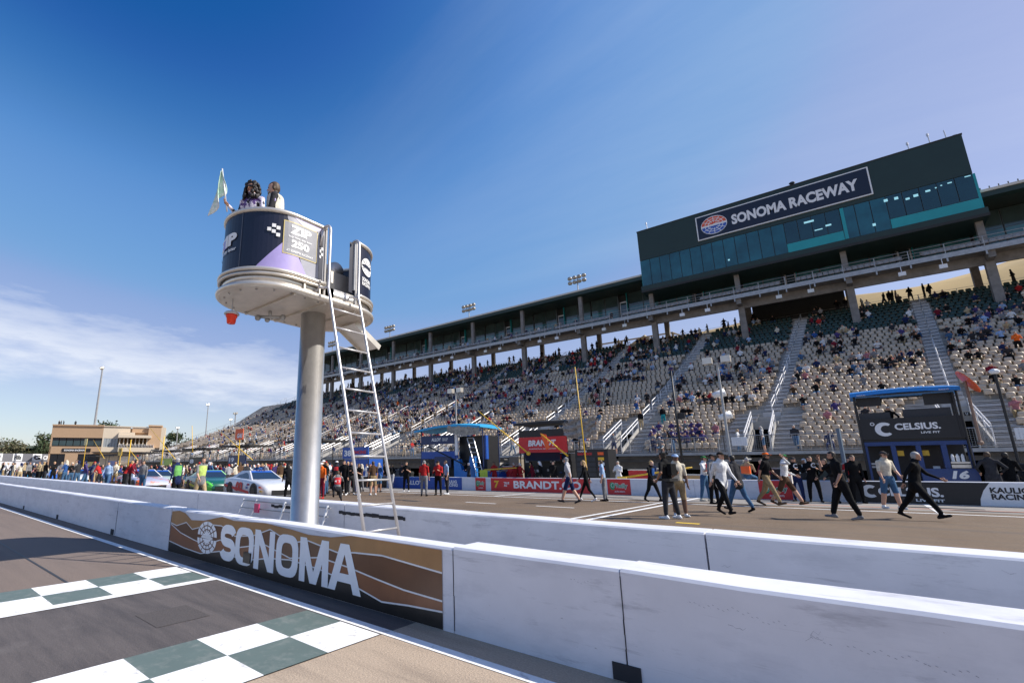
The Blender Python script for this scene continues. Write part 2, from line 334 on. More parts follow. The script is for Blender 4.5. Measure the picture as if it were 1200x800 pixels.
# pit road paint
YY = [7.2, 8, 9, 10, 11, 12, 14, 16, 18, 20, 23, 26.9]
strip('start_line_across_pit_road', [-6.27, -6.15], YY, 0.005, WLINE); strip('start_line_across_pit_road', [-5.83, -5.68], YY, 0.005, WLINE)
strip('pit_lane_line', LX, [22.0, 22.18], 0.006, WLINE)
strip('pit_box_line', [-2.9, 12], [24.2, 24.32], 0.008, OLINE)
for X in (-35.5, -28.4, -21.3, -14.3, 1.6, 8.0): strip('pit_stall_line', [X, X+0.14], [22.2, 24.5, 26.9], 0.007, WLINE)
strip('short_lane_dash', [-3.75, -3.2], [14.4, 14.62], 0.007, YLINE)
for X in (-12.6, -9.3, -24): strip('lane_dash', [X, X+1.5], [17.3, 17.45], 0.007, WLINE)
strip('near_pit_line', [-12, -3, -1.8], [12.1, 12.25], 0.006, WLINE)
STAIN = mat('oil_stain', (0.035, 0.032, 0.03), 0.6, noise=0.4)
for i in range(46):
    X = rnd.uniform(-60, 8); Y = rnd.choice((rnd.uniform(22.5, 26.5), rnd.uniform(8, 21))); b = MB(); k = 9
    lx, ly = rnd.uniform(0.3, 1.6), rnd.uniform(0.08, 0.3)
    b.face([(X+lx*math.cos(2*math.pi*j/k)*rnd.uniform(.7, 1), Y+ly*math.sin(2*math.pi*j/k)*rnd.uniform(.7, 1), gz(X, Y)+0.0075) for j in range(k)])
    b.build('oil_stain', STAIN)['kind'] = 'structure'

# ---------------------------------------------------------------- near barriers
def barrier(name, x0, x1, y0, y1, top, label, group=None):
    b = MB(); r_ = 0.02
    prof = [(y0, 0), (y0, 0.1), (y0, top-r_), (y0+r_, top), (y1-r_, top), (y1, top-r_), (y1, 0)]
    nx = max(2, int((x1-x0)/0.7)); rg = []
    for i in range(nx+1):
        x = x0+(x1-x0)*i/nx; wv = 0.004*math.sin(x*3.1)+rnd.uniform(-0.003, 0.003)
        rg.append([(x, y+wv*0.5, z+(wv if z > 0.3 else 0)) for (y, z) in prof])
    b.rings(rg); o = b.build(name, BARR); tag(o, label, 'barrier', group); return o
xj = [60, 42, 24, 12, 5.4, -1.367]
for i in range(5):
    barrier('concrete_barrier', xj[i+1]+0.003, xj[i], 3.72, 4.16, 0.725, ['near white barrier stretch far beyond the right edge of the view']*3 and
            ['white barrier segment farthest off to the right', 'white barrier segment second farthest off to the right', 'white barrier segment third off to the right', 'white barrier segment leaving the picture at lower right', 'long scuffed white barrier right of the crack, nearest the camera'][i])
barrier('concrete_barrier', -2.852, -1.370, 3.72, 4.14, 0.72, 'short white barrier segment just right of the mural')
mural_wall = barrier('concrete_barrier', -9.06, -2.86, 3.72, 3.98, 0.71, 'barrier segment carrying the brown SONOMA mountain mural')
xl = [-9.08, -11.85, -16.6, -21.0, -26, -32, -38, -45, -53, -62, -72, -85, -100, -125, -160]
for i in range(len(xl)-1):
    barrier('concrete_barrier', xl[i+1], xl[i]-0.02, 3.72, 4.0, 0.71, ['white barrier segment touching the left end of the mural', 'white barrier segment second left of the mural', 'third white barrier segment left of the mural', 'fourth white barrier segment left of the mural', 'white barrier segment at the left edge of the picture', 'white barrier segment just outside the left edge'][i] if i < 6 else 'white barrier segment far down the straight', 'barriers along the track')
x2 = [60, 30, 12, 5, -1.39, -7.6, -14, -21, -29, -38, -50, -65, -85, -120, -160]
for i in range(len(x2)-1):
    barrier('concrete_barrier', x2[i+1]+0.02, x2[i], 6.42, 6.9, 0.71, ['second row barrier far off right', 'second row barrier off right', 'second row barrier near the right edge', 'second row white barrier right of the dark joint', 'second row white barrier left of the dark joint behind the ladder', 'second row white barrier behind the steel pole', 'second row barrier behind the leaning frame'][i] if i < 7 else 'second row white barrier far down the straight', 'barriers along pit road')
# dark joints, lift notch
JT = mat('joint_shadow_tar', (0.03, 0.03, 0.035), 0.9)
for X, y, z1 in ((-1.368, 3.72, 0.68), (-2.85, 3.72, 0.69), (-9.07, 3.72, 0.6), (-11.86, 3.72, 0.5)):
    b = MB(); pz = [0.02+i*(z1-0.02)/7 for i in range(8)]
    for i in range(7):
        a = rnd.uniform(-.004, .004)
        b.box(X-0.003+a, X+0.002+a, y-0.003, y+0.002, pz[i], pz[i+1])
    o = b.build('barrier_joint', JT, mural_wall)
for X in (-1.30, -11.95, -16.55, -21.0, -26.0):
    b = MB(); b.box(X-0.17, X+0.02, 3.712, 3.719, 0.005, 0.115); b.build('lifting_notch', JT, mural_wall)  # thin black plate in place of the shade inside an open notch
# mural on the barrier face
MU1 = mat('mural_ochre', (0.36, 0.19, 0.075), 0.35, noise=0.18, scale=2); MU2 = mat('mural_brown', (0.14, 0.062, 0.03), 0.35, noise=0.2, scale=2); MU3 = mat('mural_rust', (0.25, 0.10, 0.045), 0.35, noise=0.2, scale=2); MU4 = mat('mural_black', (0.02, 0.017, 0.016), 0.3, noise=0.3, scale=6)
MLET = mat('mural_letter_white', (0.88, 0.88, 0.90), 0.4, noise=0.05, scale=8); MUW = mat('mural_white', (0.72, 0.72, 0.73), 0.4, noise=0.08, scale=8)
MX0, MX1 = -9.05, -2.98
def mural_y(k): return 3.715-0.0015*k
def band(name, low, high, m, k):
    """low/high: lists of (u, z) along the mural, u in 0..1"""
    b = MB(); us = sorted(set([round(i/60, 4) for i in range(61)]+[u for u, _ in low]+[u for u, _ in high]))
    f = lambda L_, u: float(np.interp(u, [p[0] for p in L_], [p[1] for p in L_]))
    for i in range(len(us)-1):
        a, c = us[i], us[i+1]; X = lambda u: MX0+(MX1-MX0)*u
        q = [(X(a), f(low, a)), (X(c), f(low, c)), (X(c), f(high, c)), (X(a), f(high, a))]
        b.face([(x, mural_y(k), z) for x, z in q])
    return b.build(name, m, mural_wall)
T_ = 0.70
ridge0 = [(0, .66), (.05, .69), (.09, .66), (.13, .57), (.2, .59), (.3, .69), (.36, .66), (.5, .69), (.6, .66), (.66, .63), (.73, .64), (.79, .69), (1, .68)]
ridge1 = [(0, .47), (.04, .44), (.1, .52), (.14, .43), (.24, .55), (.3, .56), (.37, .45), (.45, .50), (.52, .62), (.6, .5), (.66, .56), (.75, .49), (.8, .52), (.87, .54), (1, .48)]
ridge2 = [(0, .45), (.07, .34), (.15, .28), (.22, .24), (.3, .36), (.38, .30), (.5, .42), (.6, .32), (.7, .40), (.78, .36), (.86, .30), (.92, .26), (1, .24)]
ridge3 = [(0, .17), (.1, .12), (.2, .10), (.3, .20), (.42, .16), (.52, .26), (.6, .30), (.7, .27), (.78, .21), (.87, .10), (.93, .13), (1, .15)]
zero = [(0, 0.004), (1, 0.004)]
band('ochre_ridge', ridge1, ridge0, MU1, 1); band('brown_ridge', ridge2, ridge1, MU2, 1); band('rust_ridge', ridge3, ridge2, MU3, 1); band('black_ground', zero, ridge3, MU4, 1)
up_ = lambda L_, d: [(u, z+d) for u, z in L_]
for rg_ in (ridge1, ridge2, ridge3): band('ridge_outline', up_(rg_, -0.007), up_(rg_, 0.009), MUW, 2)
# letters S O N O M A drawn as broad condensed capitals
def stroke(b, pts, wd, y):
    for i in range(len(pts)-1):
        p = V((pts[i][0], 0, pts[i][1])); q = V((pts[i+1][0], 0, pts[i+1][1])); d = (q-p).normalized(); n = V((-d.z, 0, d.x))*wd/2
        p2 = p-d*wd*0.03; q2 = q+d*wd*0.03
        b.face([(v.x, y, v.z) for v in (p2-n, q2-n, q2+n, p2+n)])
def letter(ch, x, z, wd, h, t, y, m, parent, name='mural_letter'):
    b = MB()
    if ch == 'O':
        o_, i_ = [], []
        for k in range(24):
            a = 2*math.pi*k/24; c, s_ = math.cos(a), math.sin(a); e = 0.62
            sx = math.copysign(abs(c)**e, c); sz = math.copysign(abs(s_)**e, s_)
            o_.append((x+wd/2+sx*wd/2, z+h/2+sz*h/2)); i_.append((x+wd/2+sx*(wd/2-t), z+h/2+sz*(h/2-t*.8)))
        for k in range(24):
            l = (k+1) % 24; b.face([(p[0], y, p[1]) for p in (o_[k], o_[l], i_[l], i_[k])])
    elif ch == 'S':
        cx_, r1_ = x+wd/2, wd/2-t/2; pts = []; h1 = (h-t)/4
        for k in range(0, 14): a = R(15+k*(255)/13); c_, q_ = math.cos(a), math.sin(a); pts.append((cx_+r1_*math.copysign(abs(c_)**.75, c_), z+h-t/2-h1+h1*math.copysign(abs(q_)**.85, q_)))
        for k in range(1, 15): a = R(90-k*(255)/14); c_, q_ = math.cos(a), math.sin(a); pts.append((cx_+r1_*math.copysign(abs(c_)**.75, c_), z+t/2+h1+h1*math.copysign(abs(q_)**.85, q_)))
        # smooth ribbon
        P_ = [V((p[0], 0, p[1])) for p in pts]; l_, r_ = [], []
        for i, p in enumerate(P_):
            d = (P_[min(i+1, len(P_)-1)]-P_[max(i-1, 0)]).normalized(); n = V((-d.z, 0, d.x))*t/2; l_.append(p+n); r_.append(p-n)
        for i in range(len(P_)-1): b.face([(q.x, y, q.z) for q in (l_[i], l_[i+1], r_[i+1], r_[i])])
    elif ch == 'N':
        for q in ([(x, z), (x+t, z), (x+t, z+h), (x, z+h)], [(x+wd-t, z), (x+wd, z), (x+wd, z+h), (x+wd-t, z+h)]): b.face([(p[0], y, p[1]) for p in q])
        b.face([(p[0], y-0.0004, p[1]) for p in [(x+wd-t*1.1, z), (x+wd, z), (x+t*1.1, z+h), (x, z+h)]])
    elif ch == 'M':
        for q in ([(x, z), (x+t, z), (x+t, z+h), (x, z+h)], [(x+wd-t, z), (x+wd, z), (x+wd, z+h), (x+wd-t, z+h)]): b.face([(p[0], y, p[1]) for p in q])
        b.face([(p[0], y-0.0004, p[1]) for p in [(x+wd/2-t*.55, z), (x+wd/2+t*.45, z), (x+t*1.15, z+h), (x, z+h)]])
        b.face([(p[0], y-0.0008, p[1]) for p in [(x+wd/2-t*.45, z), (x+wd/2+t*.55, z), (x+wd, z+h), (x+wd-t*1.15, z+h)]])
    elif ch == 'A':
        b.face([(p[0], y, p[1]) for p in [(x, z), (x+t*1.02, z), (x+wd/2+t*.35, z+h), (x+wd/2-t*.6, z+h)]])
        b.face([(p[0], y-0.0004, p[1]) for p in [(x+wd-t*1.02, z), (x+wd, z), (x+wd/2+t*.6, z+h), (x+wd/2-t*.35, z+h)]])
        b.face([(p[0], y-0.0008, p[1]) for p in [(x+wd*.25, z+h*.2), (x+wd*.75, z+h*.2), (x+wd*.70, z+h*.38), (x+wd*.30, z+h*.38)]])
    return b.build(name, m, parent)
yl = mural_y(4)
for ch, x, wd in (('S', -7.22, .46), ('O', -6.77, .50), ('N', -6.25, .49), ('O', -5.72, .49), ('M', -5.20, .56), ('A', -4.64, .56)):
    letter(ch, x, .095, wd, .50, .125 if ch != 'M' else .115, yl, MLET, mural_wall)
# round emblem of the track beside the word
def emblem(cx_, cz_, rx, rz, y, parent, top, bot, lines, name='round_emblem', flip=1):
    """two half discs split by a gap, cut by radial lines and arcs, with a car mark across the middle"""
    b = MB(); k = 20
    for s_, mi in ((1, 0), (-1, 1)):
        pts = [(rx*math.cos(math.pi*i/k), s_*rz*(.10+.90*math.sin(math.pi*i/k))) for i in range(k+1)]
        for i in range(k): b.face([(cx_+u, y, cz_+v_) for u, v_ in ((pts[i][0], s_*rz*.10), pts[i], pts[i+1], (pts[i+1][0], s_*rz*.10))], mi=mi)
    o = b.build(name, [top, bot], parent); c = MB(); yy = y-0.0012*flip
    for s_ in (1, -1):
        for a in (30, 60, 90, 120, 150):
            stroke(c, [(cx_+rx*.30*math.cos(R(a)), cz_+s_*rz*(.1+.25*math.sin(R(a)))), (cx_+rx*.98*math.cos(R(a)), cz_+s_*rz*(.1+.88*math.sin(R(a))))], rx*.05, yy)
        for q in (.45, .72): stroke(c, [(cx_+rx*q*math.cos(R(a)), cz_+s_*rz*(.1+.9*q*math.sin(R(a)))) for a in range(0, 181, 15)], rx*.05, yy-0.0005*flip)
    c.build('emblem_lines', lines, o)['kind'] = 'stuff'
    d = MB(); yy2 = y-0.002*flip
    d.face([(cx_+rx*p[0], yy2, cz_+rz*p[1]) for p in ((-.62, -.06), (.45, -.10), (.66, 0), (.40, .09), (.15, .17), (-.1, .09), (-.5, .10))]); d.build('emblem_car_mark', WHITE if top != MUW else MU4, o)
    return o
emblem(-7.66, .355, .32, .235, yl, mural_wall, MLET, MLET, MU2)
b = MB(); b.box(-6.50, -6.32, 3.69, 3.712, 0.14, 0.275); b.build('black_patch', MU4, mural_wall)
# tar band and scuffs on the second barrier
for a, c, lb_ in ((-10.2, -8.55, 'short dark tar band on the second barrier left of the steel pole'), (-7.75, -5.95, 'long dark tar band on the second barrier right of the steel pole')):
    x = a; b = MB()
    while x < c:
        x2_ = min(c, x+rnd.uniform(.1, .25)); z = 0.56+rnd.uniform(-.012, .012); b.face([(x, 6.412, z-.05+rnd.uniform(-.015, .015)), (x2_, 6.412, z-.05), (x2_, 6.412, z+.01), (x, 6.412, z+.01+rnd.uniform(-.01, .01))]); x = x2_
    tag(b.build('tar_band', JT), lb_, 'tar patch')
SCUF = mat('scuff_black', (0.26, 0.26, 0.31), 0.8, noise=.4, scale=20); r5 = random.Random(5)
for (xa, xb, yf, n_s) in ((-2.8, 5, 3.7165, 9), (-22, -9.3, 3.7165, 6), (-7, 5, 6.4165, 6)):
    b = MB()
    for i in range(n_s):
        x, z = r5.uniform(xa, xb), r5.choice((r5.uniform(.42, .62), r5.uniform(.1, .65))); k = r5.randrange(3, 6); a_ = r5.uniform(-.3, .3)
        for j in range(k):
            x2 = x+r5.uniform(.008, .03); z2 = z+r5.uniform(-.02, .02)+a_*.01; t_ = r5.uniform(.0005, .0014); b.face([(x, yf, z-t_), (x2, yf, z2-t_), (x2, yf, z2+t_), (x, yf, z+t_)]); x, z = x2, z2
    b.build('scuff_marks', SCUF, mural_wall)['kind'] = 'stuff'
b = MB()
for (x0_, z0_, n_w) in ((-.95, .58, 9), (-.62, .55, 5), (-.35, .50, 3), (-.2, .49, 8), (.1, .47, 5), (.78, .44, 9), (-1.75, .60, 4)):
    for i in range(n_w*3):
        x = x0_+i*.013; z = z0_+.012*math.sin(i*2.4)+.006*r5.random()-.0*i; b.face([(x, 3.7165, z-.0015), (x+.010, 3.7165, z+.012-.018*(i % 2)), (x+.0112, 3.7165, z+.0135-.018*(i % 2)), (x+.0012, 3.7165, z+.0005)])
b.build('scrawled_marks', SCUF, mural_wall)['kind'] = 'stuff'
# leaning frame between the walls
fr = empty('barricade_frame', (-9.6, 6.2, 0), 0, 'white and pink barricade frame of pipes leaning on the second barrier left of the pole', 'barricade')
for z, y, n_ in ((0.62, .12, 'rail'), (0.46, .06, 'rail'), (0.2, -.05, 'rail')):
    b = MB(); b.tube([(-1.7, y, z), (1.7, y, z)], 0.016, 6); b.build(n_, GALV, fr)
for x in (-1.7, -1.1, 0.1, 1.6):
    b = MB(); b.tube([(x, .13, .66), (x+.03, -.1, 0)], 0.028 if x in (0.1, 1.6) else 0.016, 6); b.build('leg', RAILW, fr)
b = MB(); b.box(-.98, -.78, .0, .03, .38, .58); b.build('plate', mat('pink_plate', (.5, .03, .12), .5), fr)

# ---------------------------------------------------------------- people
def fk(pose):
    """joints in metres for a 1.78 m figure facing +x, left = +y"""
    J = {}; hip = V((0, 0, 0.93)); lean = R(pose.get('lean', 3)); side = R(pose.get('side', 0))
    Ru = M.Rotation(lean, 3, 'Y') @ M.Rotation(side, 3, 'X')
    J['hip'] = hip; J['waist'] = hip+Ru @ V((0, 0, .16)); J['chest'] = hip+Ru @ V((.015, 0, .36)); J['neck'] = hip+Ru @ V((.0, 0, .535))
    nod = R(pose.get('nod', 0)); J['head'] = J['neck']+Ru @ V((.03+.05*math.sin(nod), 0, .135))
    J['Ru'] = Ru
    for s, n in ((1, 'L'), (-1, 'R')):
        a, k = [R(q) for q in pose['legs'][0 if s > 0 else 1][:2]]; o = R(pose.get('spread', 3))*s
        h = hip+V((0, s*.092, -.02)); kn = h+V((math.sin(a)*math.cos(o), math.sin(o), -math.cos(a)*math.cos(o)))*.43; b_ = a-k
        an = kn+V((math.sin(b_)*math.cos(o), math.sin(o)*.4, -math.cos(b_)))*.415
        ft = pose['legs'][0 if s > 0 else 1][2] if len(pose['legs'][0 if s > 0 else 1]) > 2 else 0
        ft = R(ft); J['h'+n] = h; J['k'+n] = kn; J['a'+n] = an; J['t'+n] = an+V((math.cos(ft)*.17, s*.03, -.05-math.sin(ft)*.17)); J['e'+n] = an+V((-.05*math.cos(ft)+.0, 0, -.05+.05*math.sin(ft)))
        sh = J['neck']+Ru @ V((-.005, s*.185, -.075)); f, ou, el, inn = pose['arms'][0 if s > 0 else 1]
        f, ou, el = R(f), R(ou), R(el)
        ud = Ru @ V((math.sin(f)*math.cos(ou), s*math.sin(ou), -math.cos(f)*math.cos(ou)))
        e = sh+ud*.285; fd = Ru @ V((math.sin(f+el)*math.cos(ou), s*(math.sin(ou)-inn), -math.cos(f+el)*math.cos(ou))).normalized()
        J['s'+n] = sh; J['l'+n] = e; J['w'+n] = e+fd*.25; J['m'+n] = e+fd*.31; J['fd'+n] = fd
    lo = min(J['tL'].z, J['tR'].z, J['eL'].z, J['eR'].z)-.035
    if not pose.get('sit'):
        for k in J:
            if isinstance(J[k], V) and not k.startswith('fd'): J[k] = J[k]-V((0, 0, lo))
    return J
SK, SH, TR, SO, HA, FO, CA = range(7)
def caps(J, fem, baggy, coat):
    w = 0.92 if fem else 1.0; bg_ = baggy
    P = []  # a, b, ra, rb, depth ratio, label
    P.append((J['hip']+V((0, 0, -.05)), J['waist'], .155, .135*w, .70, TR)); P.append((J['waist'], J['chest'], .135*w+.012, .168*w, .66, SH)); P.append((J['chest'], J['neck']-(J['neck']-J['chest'])*.28, .170*w, .135*w, .62, SH))
    P.append((J['waist']+(J['hip']-J['waist'])*.45, J['waist'], .155, .145*w, .70, SH))
    if coat: P.append((J['hip']+V((0, 0, -.10)), J['waist'], .175, .155, .75, SH))
    P.append((J['sL'], J['sR'], .062, .062, 1, SH)); P.append((J['neck']-V((0, 0, .05)), J['head']-V((.0, 0, .02)), .052*w, .050*w, 1, SK))
    tw = M.Rotation(0, 3, 'Z')
    P.append((J['head']+V((.008, 0, -.055)), J['head']+V((0, 0, .035)), .060, .082, 1.08, SK)); P.append((J['head']+V((-.02, 0, .01)), J['head']+V((-.015, 0, .045)), .082, .085, 1.0, HA))
    for n in 'LR':
        P.append((J['s'+n], J['l'+n], .058*w, .044*w, 1, SH)); P.append((J['l'+n], J['w'+n], .041*w+.004, .028, 1, FO)); P.append((J['w'+n], J['m'+n], .026, .038, .6, SK))
        P.append((J['h'+n], J['k'+n], .088+bg_, .062+bg_, 1, TR)); P.append((J['k'+n], J['a'+n]+V((0, 0, .06)), .058+bg_, .040+bg_, 1, CA)); P.append((J['a'+n]+V((0, 0, .07)), J['a'+n], .040, .040, 1, CA if bg_ else CA))
        P.append((J['e'+n], J['t'+n], .040, .034, 1, SO)); P.append((J['a'+n], J['e'+n], .042, .042, 1, SO))
    return P
def capsule(bm_v, bm_f, a, b, ra, rb, q, k=10):
    d = (b-a); ln = d.length; d = d.normalized() if ln > 1e-5 else V((0, 0, 1))
    sd = V((0, 1, 0)); sd = (sd-d*sd.dot(d)); sd = V((1, 0, 0)) if sd.length < .1 else sd.normalized(); fr_ = d.cross(sd)
    rings = []
    for i in range(4): t = math.pi/2*(i+.15)/4; rings.append((a-d*ra*math.cos(t), ra*math.sin(t)))
    for i in range(3): rings.append((a+(b-a)*(i/2), ra+(rb-ra)*i/2))
    for i in range(4): t = math.pi/2*(3-i+.15)/4; rings.append((b+d*rb*math.cos(t), rb*math.sin(t)))
    n0 = len(bm_v)
    for c, r in rings:
        for j in range(k):
            t = 2*math.pi*j/k; bm_v.append(tuple(c+sd*r*math.cos(t)+fr_*r*q*math.sin(t)))
    for i in range(len(rings)-1):
        for j in range(k): bm_f.append((n0+i*k+j, n0+i*k+(j+1) % k, n0+(i+1)*k+(j+1) % k, n0+(i+1)*k+j))
    bm_f.append(tuple(n0+j for j in reversed(range(k)))); bm_f.append(tuple(n0+(len(rings)-1)*k+j for j in range(k)))
_hm = {}
def human_mesh(key, pose, voxel=0.022, fem=False, baggy=0.014, coat=False, face=True, deci=None, longhair=False):
    if key in _hm: return _hm[key]
    J = fk(pose); P = caps(J, fem, baggy, coat)
    if longhair: P.append((J['head']+V((-.05, 0, .02)), J['neck']+V((-.075, 0, -.06)), .082, .07, 1, HA)); P.append((J['head']+V((-.01, .06, .0)), J['neck']+V((-.04, .08, -.02)), .04, .035, 1, HA)); P.append((J['head']+V((-.01, -.06, .0)), J['neck']+V((-.04, -.08, -.02)), .04, .035, 1, HA))
    vs, fs = [], []
    for a, b, ra, rb, q, lb in P: capsule(vs, fs, a, b, ra, rb, q)
    if face:
        h = J['head']; capsule(vs, fs, h+V((.082, 0, -.005)), h+V((.098, 0, -.025)), .012, .015, 1, 6)
        capsule(vs, fs, h+V((.06, 0, -.085)), h+V((.05, 0, -.08)), .03, .03, 1, 6)
        for s in (1, -1): capsule(vs, fs, h+V((-.01, s*.078, .0)), h+V((-.012, s*.083, -.03)), .016, .012, 1, 6)
    me = bpy.data.meshes.new('person_body'); me.from_pydata(vs, [], fs)
    o = bpy.data.objects.new('tmp', me); col.objects.link(o)
    md = o.modifiers.new('r', 'REMESH'); md.mode = 'VOXEL'; md.voxel_size = voxel; md.adaptivity = 0
    ms = o.modifiers.new('s', 'SMOOTH'); ms.factor = 0.5; ms.iterations = 2 if voxel < .03 else 1
    if deci: mdd = o.modifiers.new('d', 'DECIMATE'); mdd.ratio = deci
    dg = bpy.context.evaluated_depsgraph_get(); m2 = bpy.data.meshes.new_from_object(o.evaluated_get(dg))
    bpy.data.objects.remove(o); bpy.data.meshes.remove(me)
    n = len(m2.polygons); c = np.zeros(n*3); m2.polygons.foreach_get('center', c); c = c.reshape(-1, 3)
    best = np.full(n, 1e9); lab = np.zeros(n, dtype=np.int32)
    for a, b, ra, rb, q, lb in P:
        A = np.array(a); B = np.array(b); d = B-A; t = np.clip(((c-A) @ d)/max(d @ d, 1e-9), 0, 1); ds = np.linalg.norm(c-(A+t[:, None]*d), axis=1)-(ra+(rb-ra)*t)
        if lb == HA and not longhair: ds = ds+np.where((c[:, 0]-J['head'].x > .035) & (c[:, 2] < J['head'].z+.06), 1, 0)
        k = ds < best; best[k] = ds[k]; lab[k] = lb
    h = np.array(J['head']); rel = c-h
    top = (rel[:, 2] > .045-.35*rel[:, 0]*-1*0) & (np.abs(rel[:, 1]) < .12) & (np.linalg.norm(rel, axis=1) < .18) & ((rel[:, 2] > .055) | (rel[:, 0] < -.035)) & (rel[:, 2] > (-.07 if longhair or fem else -.03))
    lab[top & (lab == SK)] = HA
    fc = (rel[:, 0] > .03) & (rel[:, 2] < .05) & (np.linalg.norm(rel, axis=1) < .14); lab[fc & (lab == HA)] = SK
    # fingers: four unequal bent fingers and a thumb at each hand
    if face:
        ev, ef = [], []
        for nme, s in (('L', 1), ('R', -1)):
            fd = J['fd'+nme]; m_ = J['m'+nme]; sdv = V((1, 0, 0))-fd*fd.x; sdv = V((0, 1, 0)) if sdv.length < .2 else sdv.normalized(); pn = fd.cross(sdv)*s
            for i, (off, ln) in enumerate(((.026, .066), (.009, .075), (-.008, .070), (-.024, .054))):
                a = m_+sdv*off+fd*.015; b = a+fd*ln*.5-pn*.006; c3 = b+(fd*.8-pn*.6)*ln*.5
                capsule(ev, ef, a, b, .0095, .0085, 1, 5); capsule(ev, ef, b, c3, .0085, .007, 1, 5)
            a = m_+sdv*.03-fd*.035; b = a+(sdv*.6+fd*.7)*.035; capsule(ev, ef, a, b, .012, .010, 1, 5); capsule(ev, ef, b, b+(fd*.9-pn*.2)*.028, .010, .008, 1, 5)
        nv = len(m2.vertices); co = np.zeros(nv*3); m2.vertices.foreach_get('co', co); v0, lp, st, tt, _ = arrays(m2)
        allf = [tuple(lp[st[i]:st[i]+tt[i]]) for i in range(n)]+[tuple(i+nv for i in f) for f in ef]
        m3 = bpy.data.meshes.new('person_body'); m3.from_pydata([tuple(x) for x in co.reshape(-1, 3)]+ev, [], allf); lab = np.concatenate([lab, np.zeros(len(ef), dtype=np.int32)])
        bpy.data.meshes.remove(m2); m2 = m3
    m2.name = 'person_body'; m2.materials.clear()
    for i in range(7): m2.materials.append(None)
    m2.polygons.foreach_set('material_index', lab); m2.polygons.foreach_set('use_smooth', [True]*len(m2.polygons)); m2.update()
    _hm[key] = (m2, J); return _hm[key]
_cl = {}
def cloth(c, r_=0.85):
    k = tuple(round(x, 3) for x in c)
    if k not in _cl: _cl[k] = mat('cloth_%d' % len(_cl), c, r_, noise=0.30, scale=9, bump=0.9, spec=0.12)
    return _cl[k]
SKIN = [mat('skin_%d' % i, c, 0.55, noise=0.07, scale=12) for i, c in enumerate(((.55, .31, .21), (.46, .24, .15), (.30, .15, .09), (.14, .07, .045), (.60, .36, .26)))]
HAIR = [mat('hair_%d' % i, c, 0.6, noise=0.3, scale=30) for i, c in enumerate(((.02, .014, .01), (.07, .04, .02), (.40, .25, .10), (.35, .33, .31), (.015, .012, .012)))]
C = dict(black=(.009, .009, .010), white=(.72, .72, .72), grey=(.20, .20, .21), dkgrey=(.035, .035, .04), navy=(.015, .025, .08), blue=(.03, .09, .27), ltblue=(.30, .42, .62), red=(.42, .025, .025), maroon=(.18, .015, .03), orange=(.75, .14, .02),
         tan=(.42, .32, .19), cream=(.62, .56, .45), brown=(.085, .05, .03), khaki=(.30, .22, .12), green=(.02, .16, .05), lime=(.45, .65, .05), yellow=(.70, .48, .04), pink=(.62, .16, .30), purple=(.10, .05, .30), denim=(.055, .12, .22), teal=(.02, .25, .28), silver=(.4, .4, .42), plum=(.07, .05, .16), rose=(.40, .16, .18), gold=(.42, .30, .05))
def paintp(o, skin, shirt, trousers, shoes, hair, sleeve=None, calf=None):
    for i, m in enumerate((skin, shirt, trousers, shoes, hair, sleeve or shirt, calf or trousers)):
        o.material_slots[i].link = 'OBJECT'; o.material_slots[i].material = m
STAND = dict(legs=[(2, 2), (-3, 2)], arms=[(4, 8, 12, .1), (4, 8, 14, .1)])
WALK = dict(lean=4, legs=[(20, 4, -10), (-13, 14, 24)], arms=[(-18, 7, 12, .1), (18, 7, 24, .1)])
WALK2 = dict(lean=5, legs=[(-15, 16, 28), (23, 4, -12)], arms=[(22, 8, 22, .1), (-18, 8, 10, .1)])
AT_EASE = dict(lean=-2, legs=[(4, 2), (-4, 2)], arms=[(18, 14, 95, .6), (18, 14, 90, .7)], spread=6)
CAMERA = dict(lean=4, legs=[(6, 6), (-6, 4)], arms=[(35, 12, 100, .5), (32, 12, 105, .5)], spread=6)
HANDHEAD = dict(lean=4, side=4, legs=[(-12, 6, 14), (17, 4, -4)], arms=[(8, 12, 25, .1), (62, 30, 118, .5)])
HIPS = dict(legs=[(3, 2), (-5, 3)], arms=[(-20, 35, 70, .9), (-20, 35, 70, .9)], spread=7)
STRIDE_ARM = dict(lean=9, legs=[(-24, 6, 28), (29, 6, -16)], arms=[(42, 8, 28, .05), (-24, 10, 15, .1)])
SIT = dict(lean=4, legs=[(82, 82), (80, 84)], arms=[(28, 10, 60, .5), (26, 10, 62, .5)], spread=8, sit=True)
SIT2 = dict(lean=18, legs=[(84, 80), (80, 78)], arms=[(40, 14, 75, .7), (40, 14, 70, .7)], spread=14, sit=True)
SIT3 = dict(lean=-8, legs=[(80, 70), (84, 88)], arms=[(60, 16, 110, .3), (20, 16, 50, .3)], spread=10, sit=True)
CROUCH = dict(lean=14, nod=-5, legs=[(95, 120, 0), (20, 105, 40)], arms=[(70, 12, 80, .5), (70, 12, 80, .5)], spread=8)
WAVE = dict(legs=[(2, 2), (-3, 2)], arms=[(150, 20, 20, .1), (10, 10, 40, .3)])
LEANR = dict(lean=24, legs=[(10, 3), (-4, 2)], arms=[(45, 10, 30, .3), (45, 10, 30, .3)], spread=5)
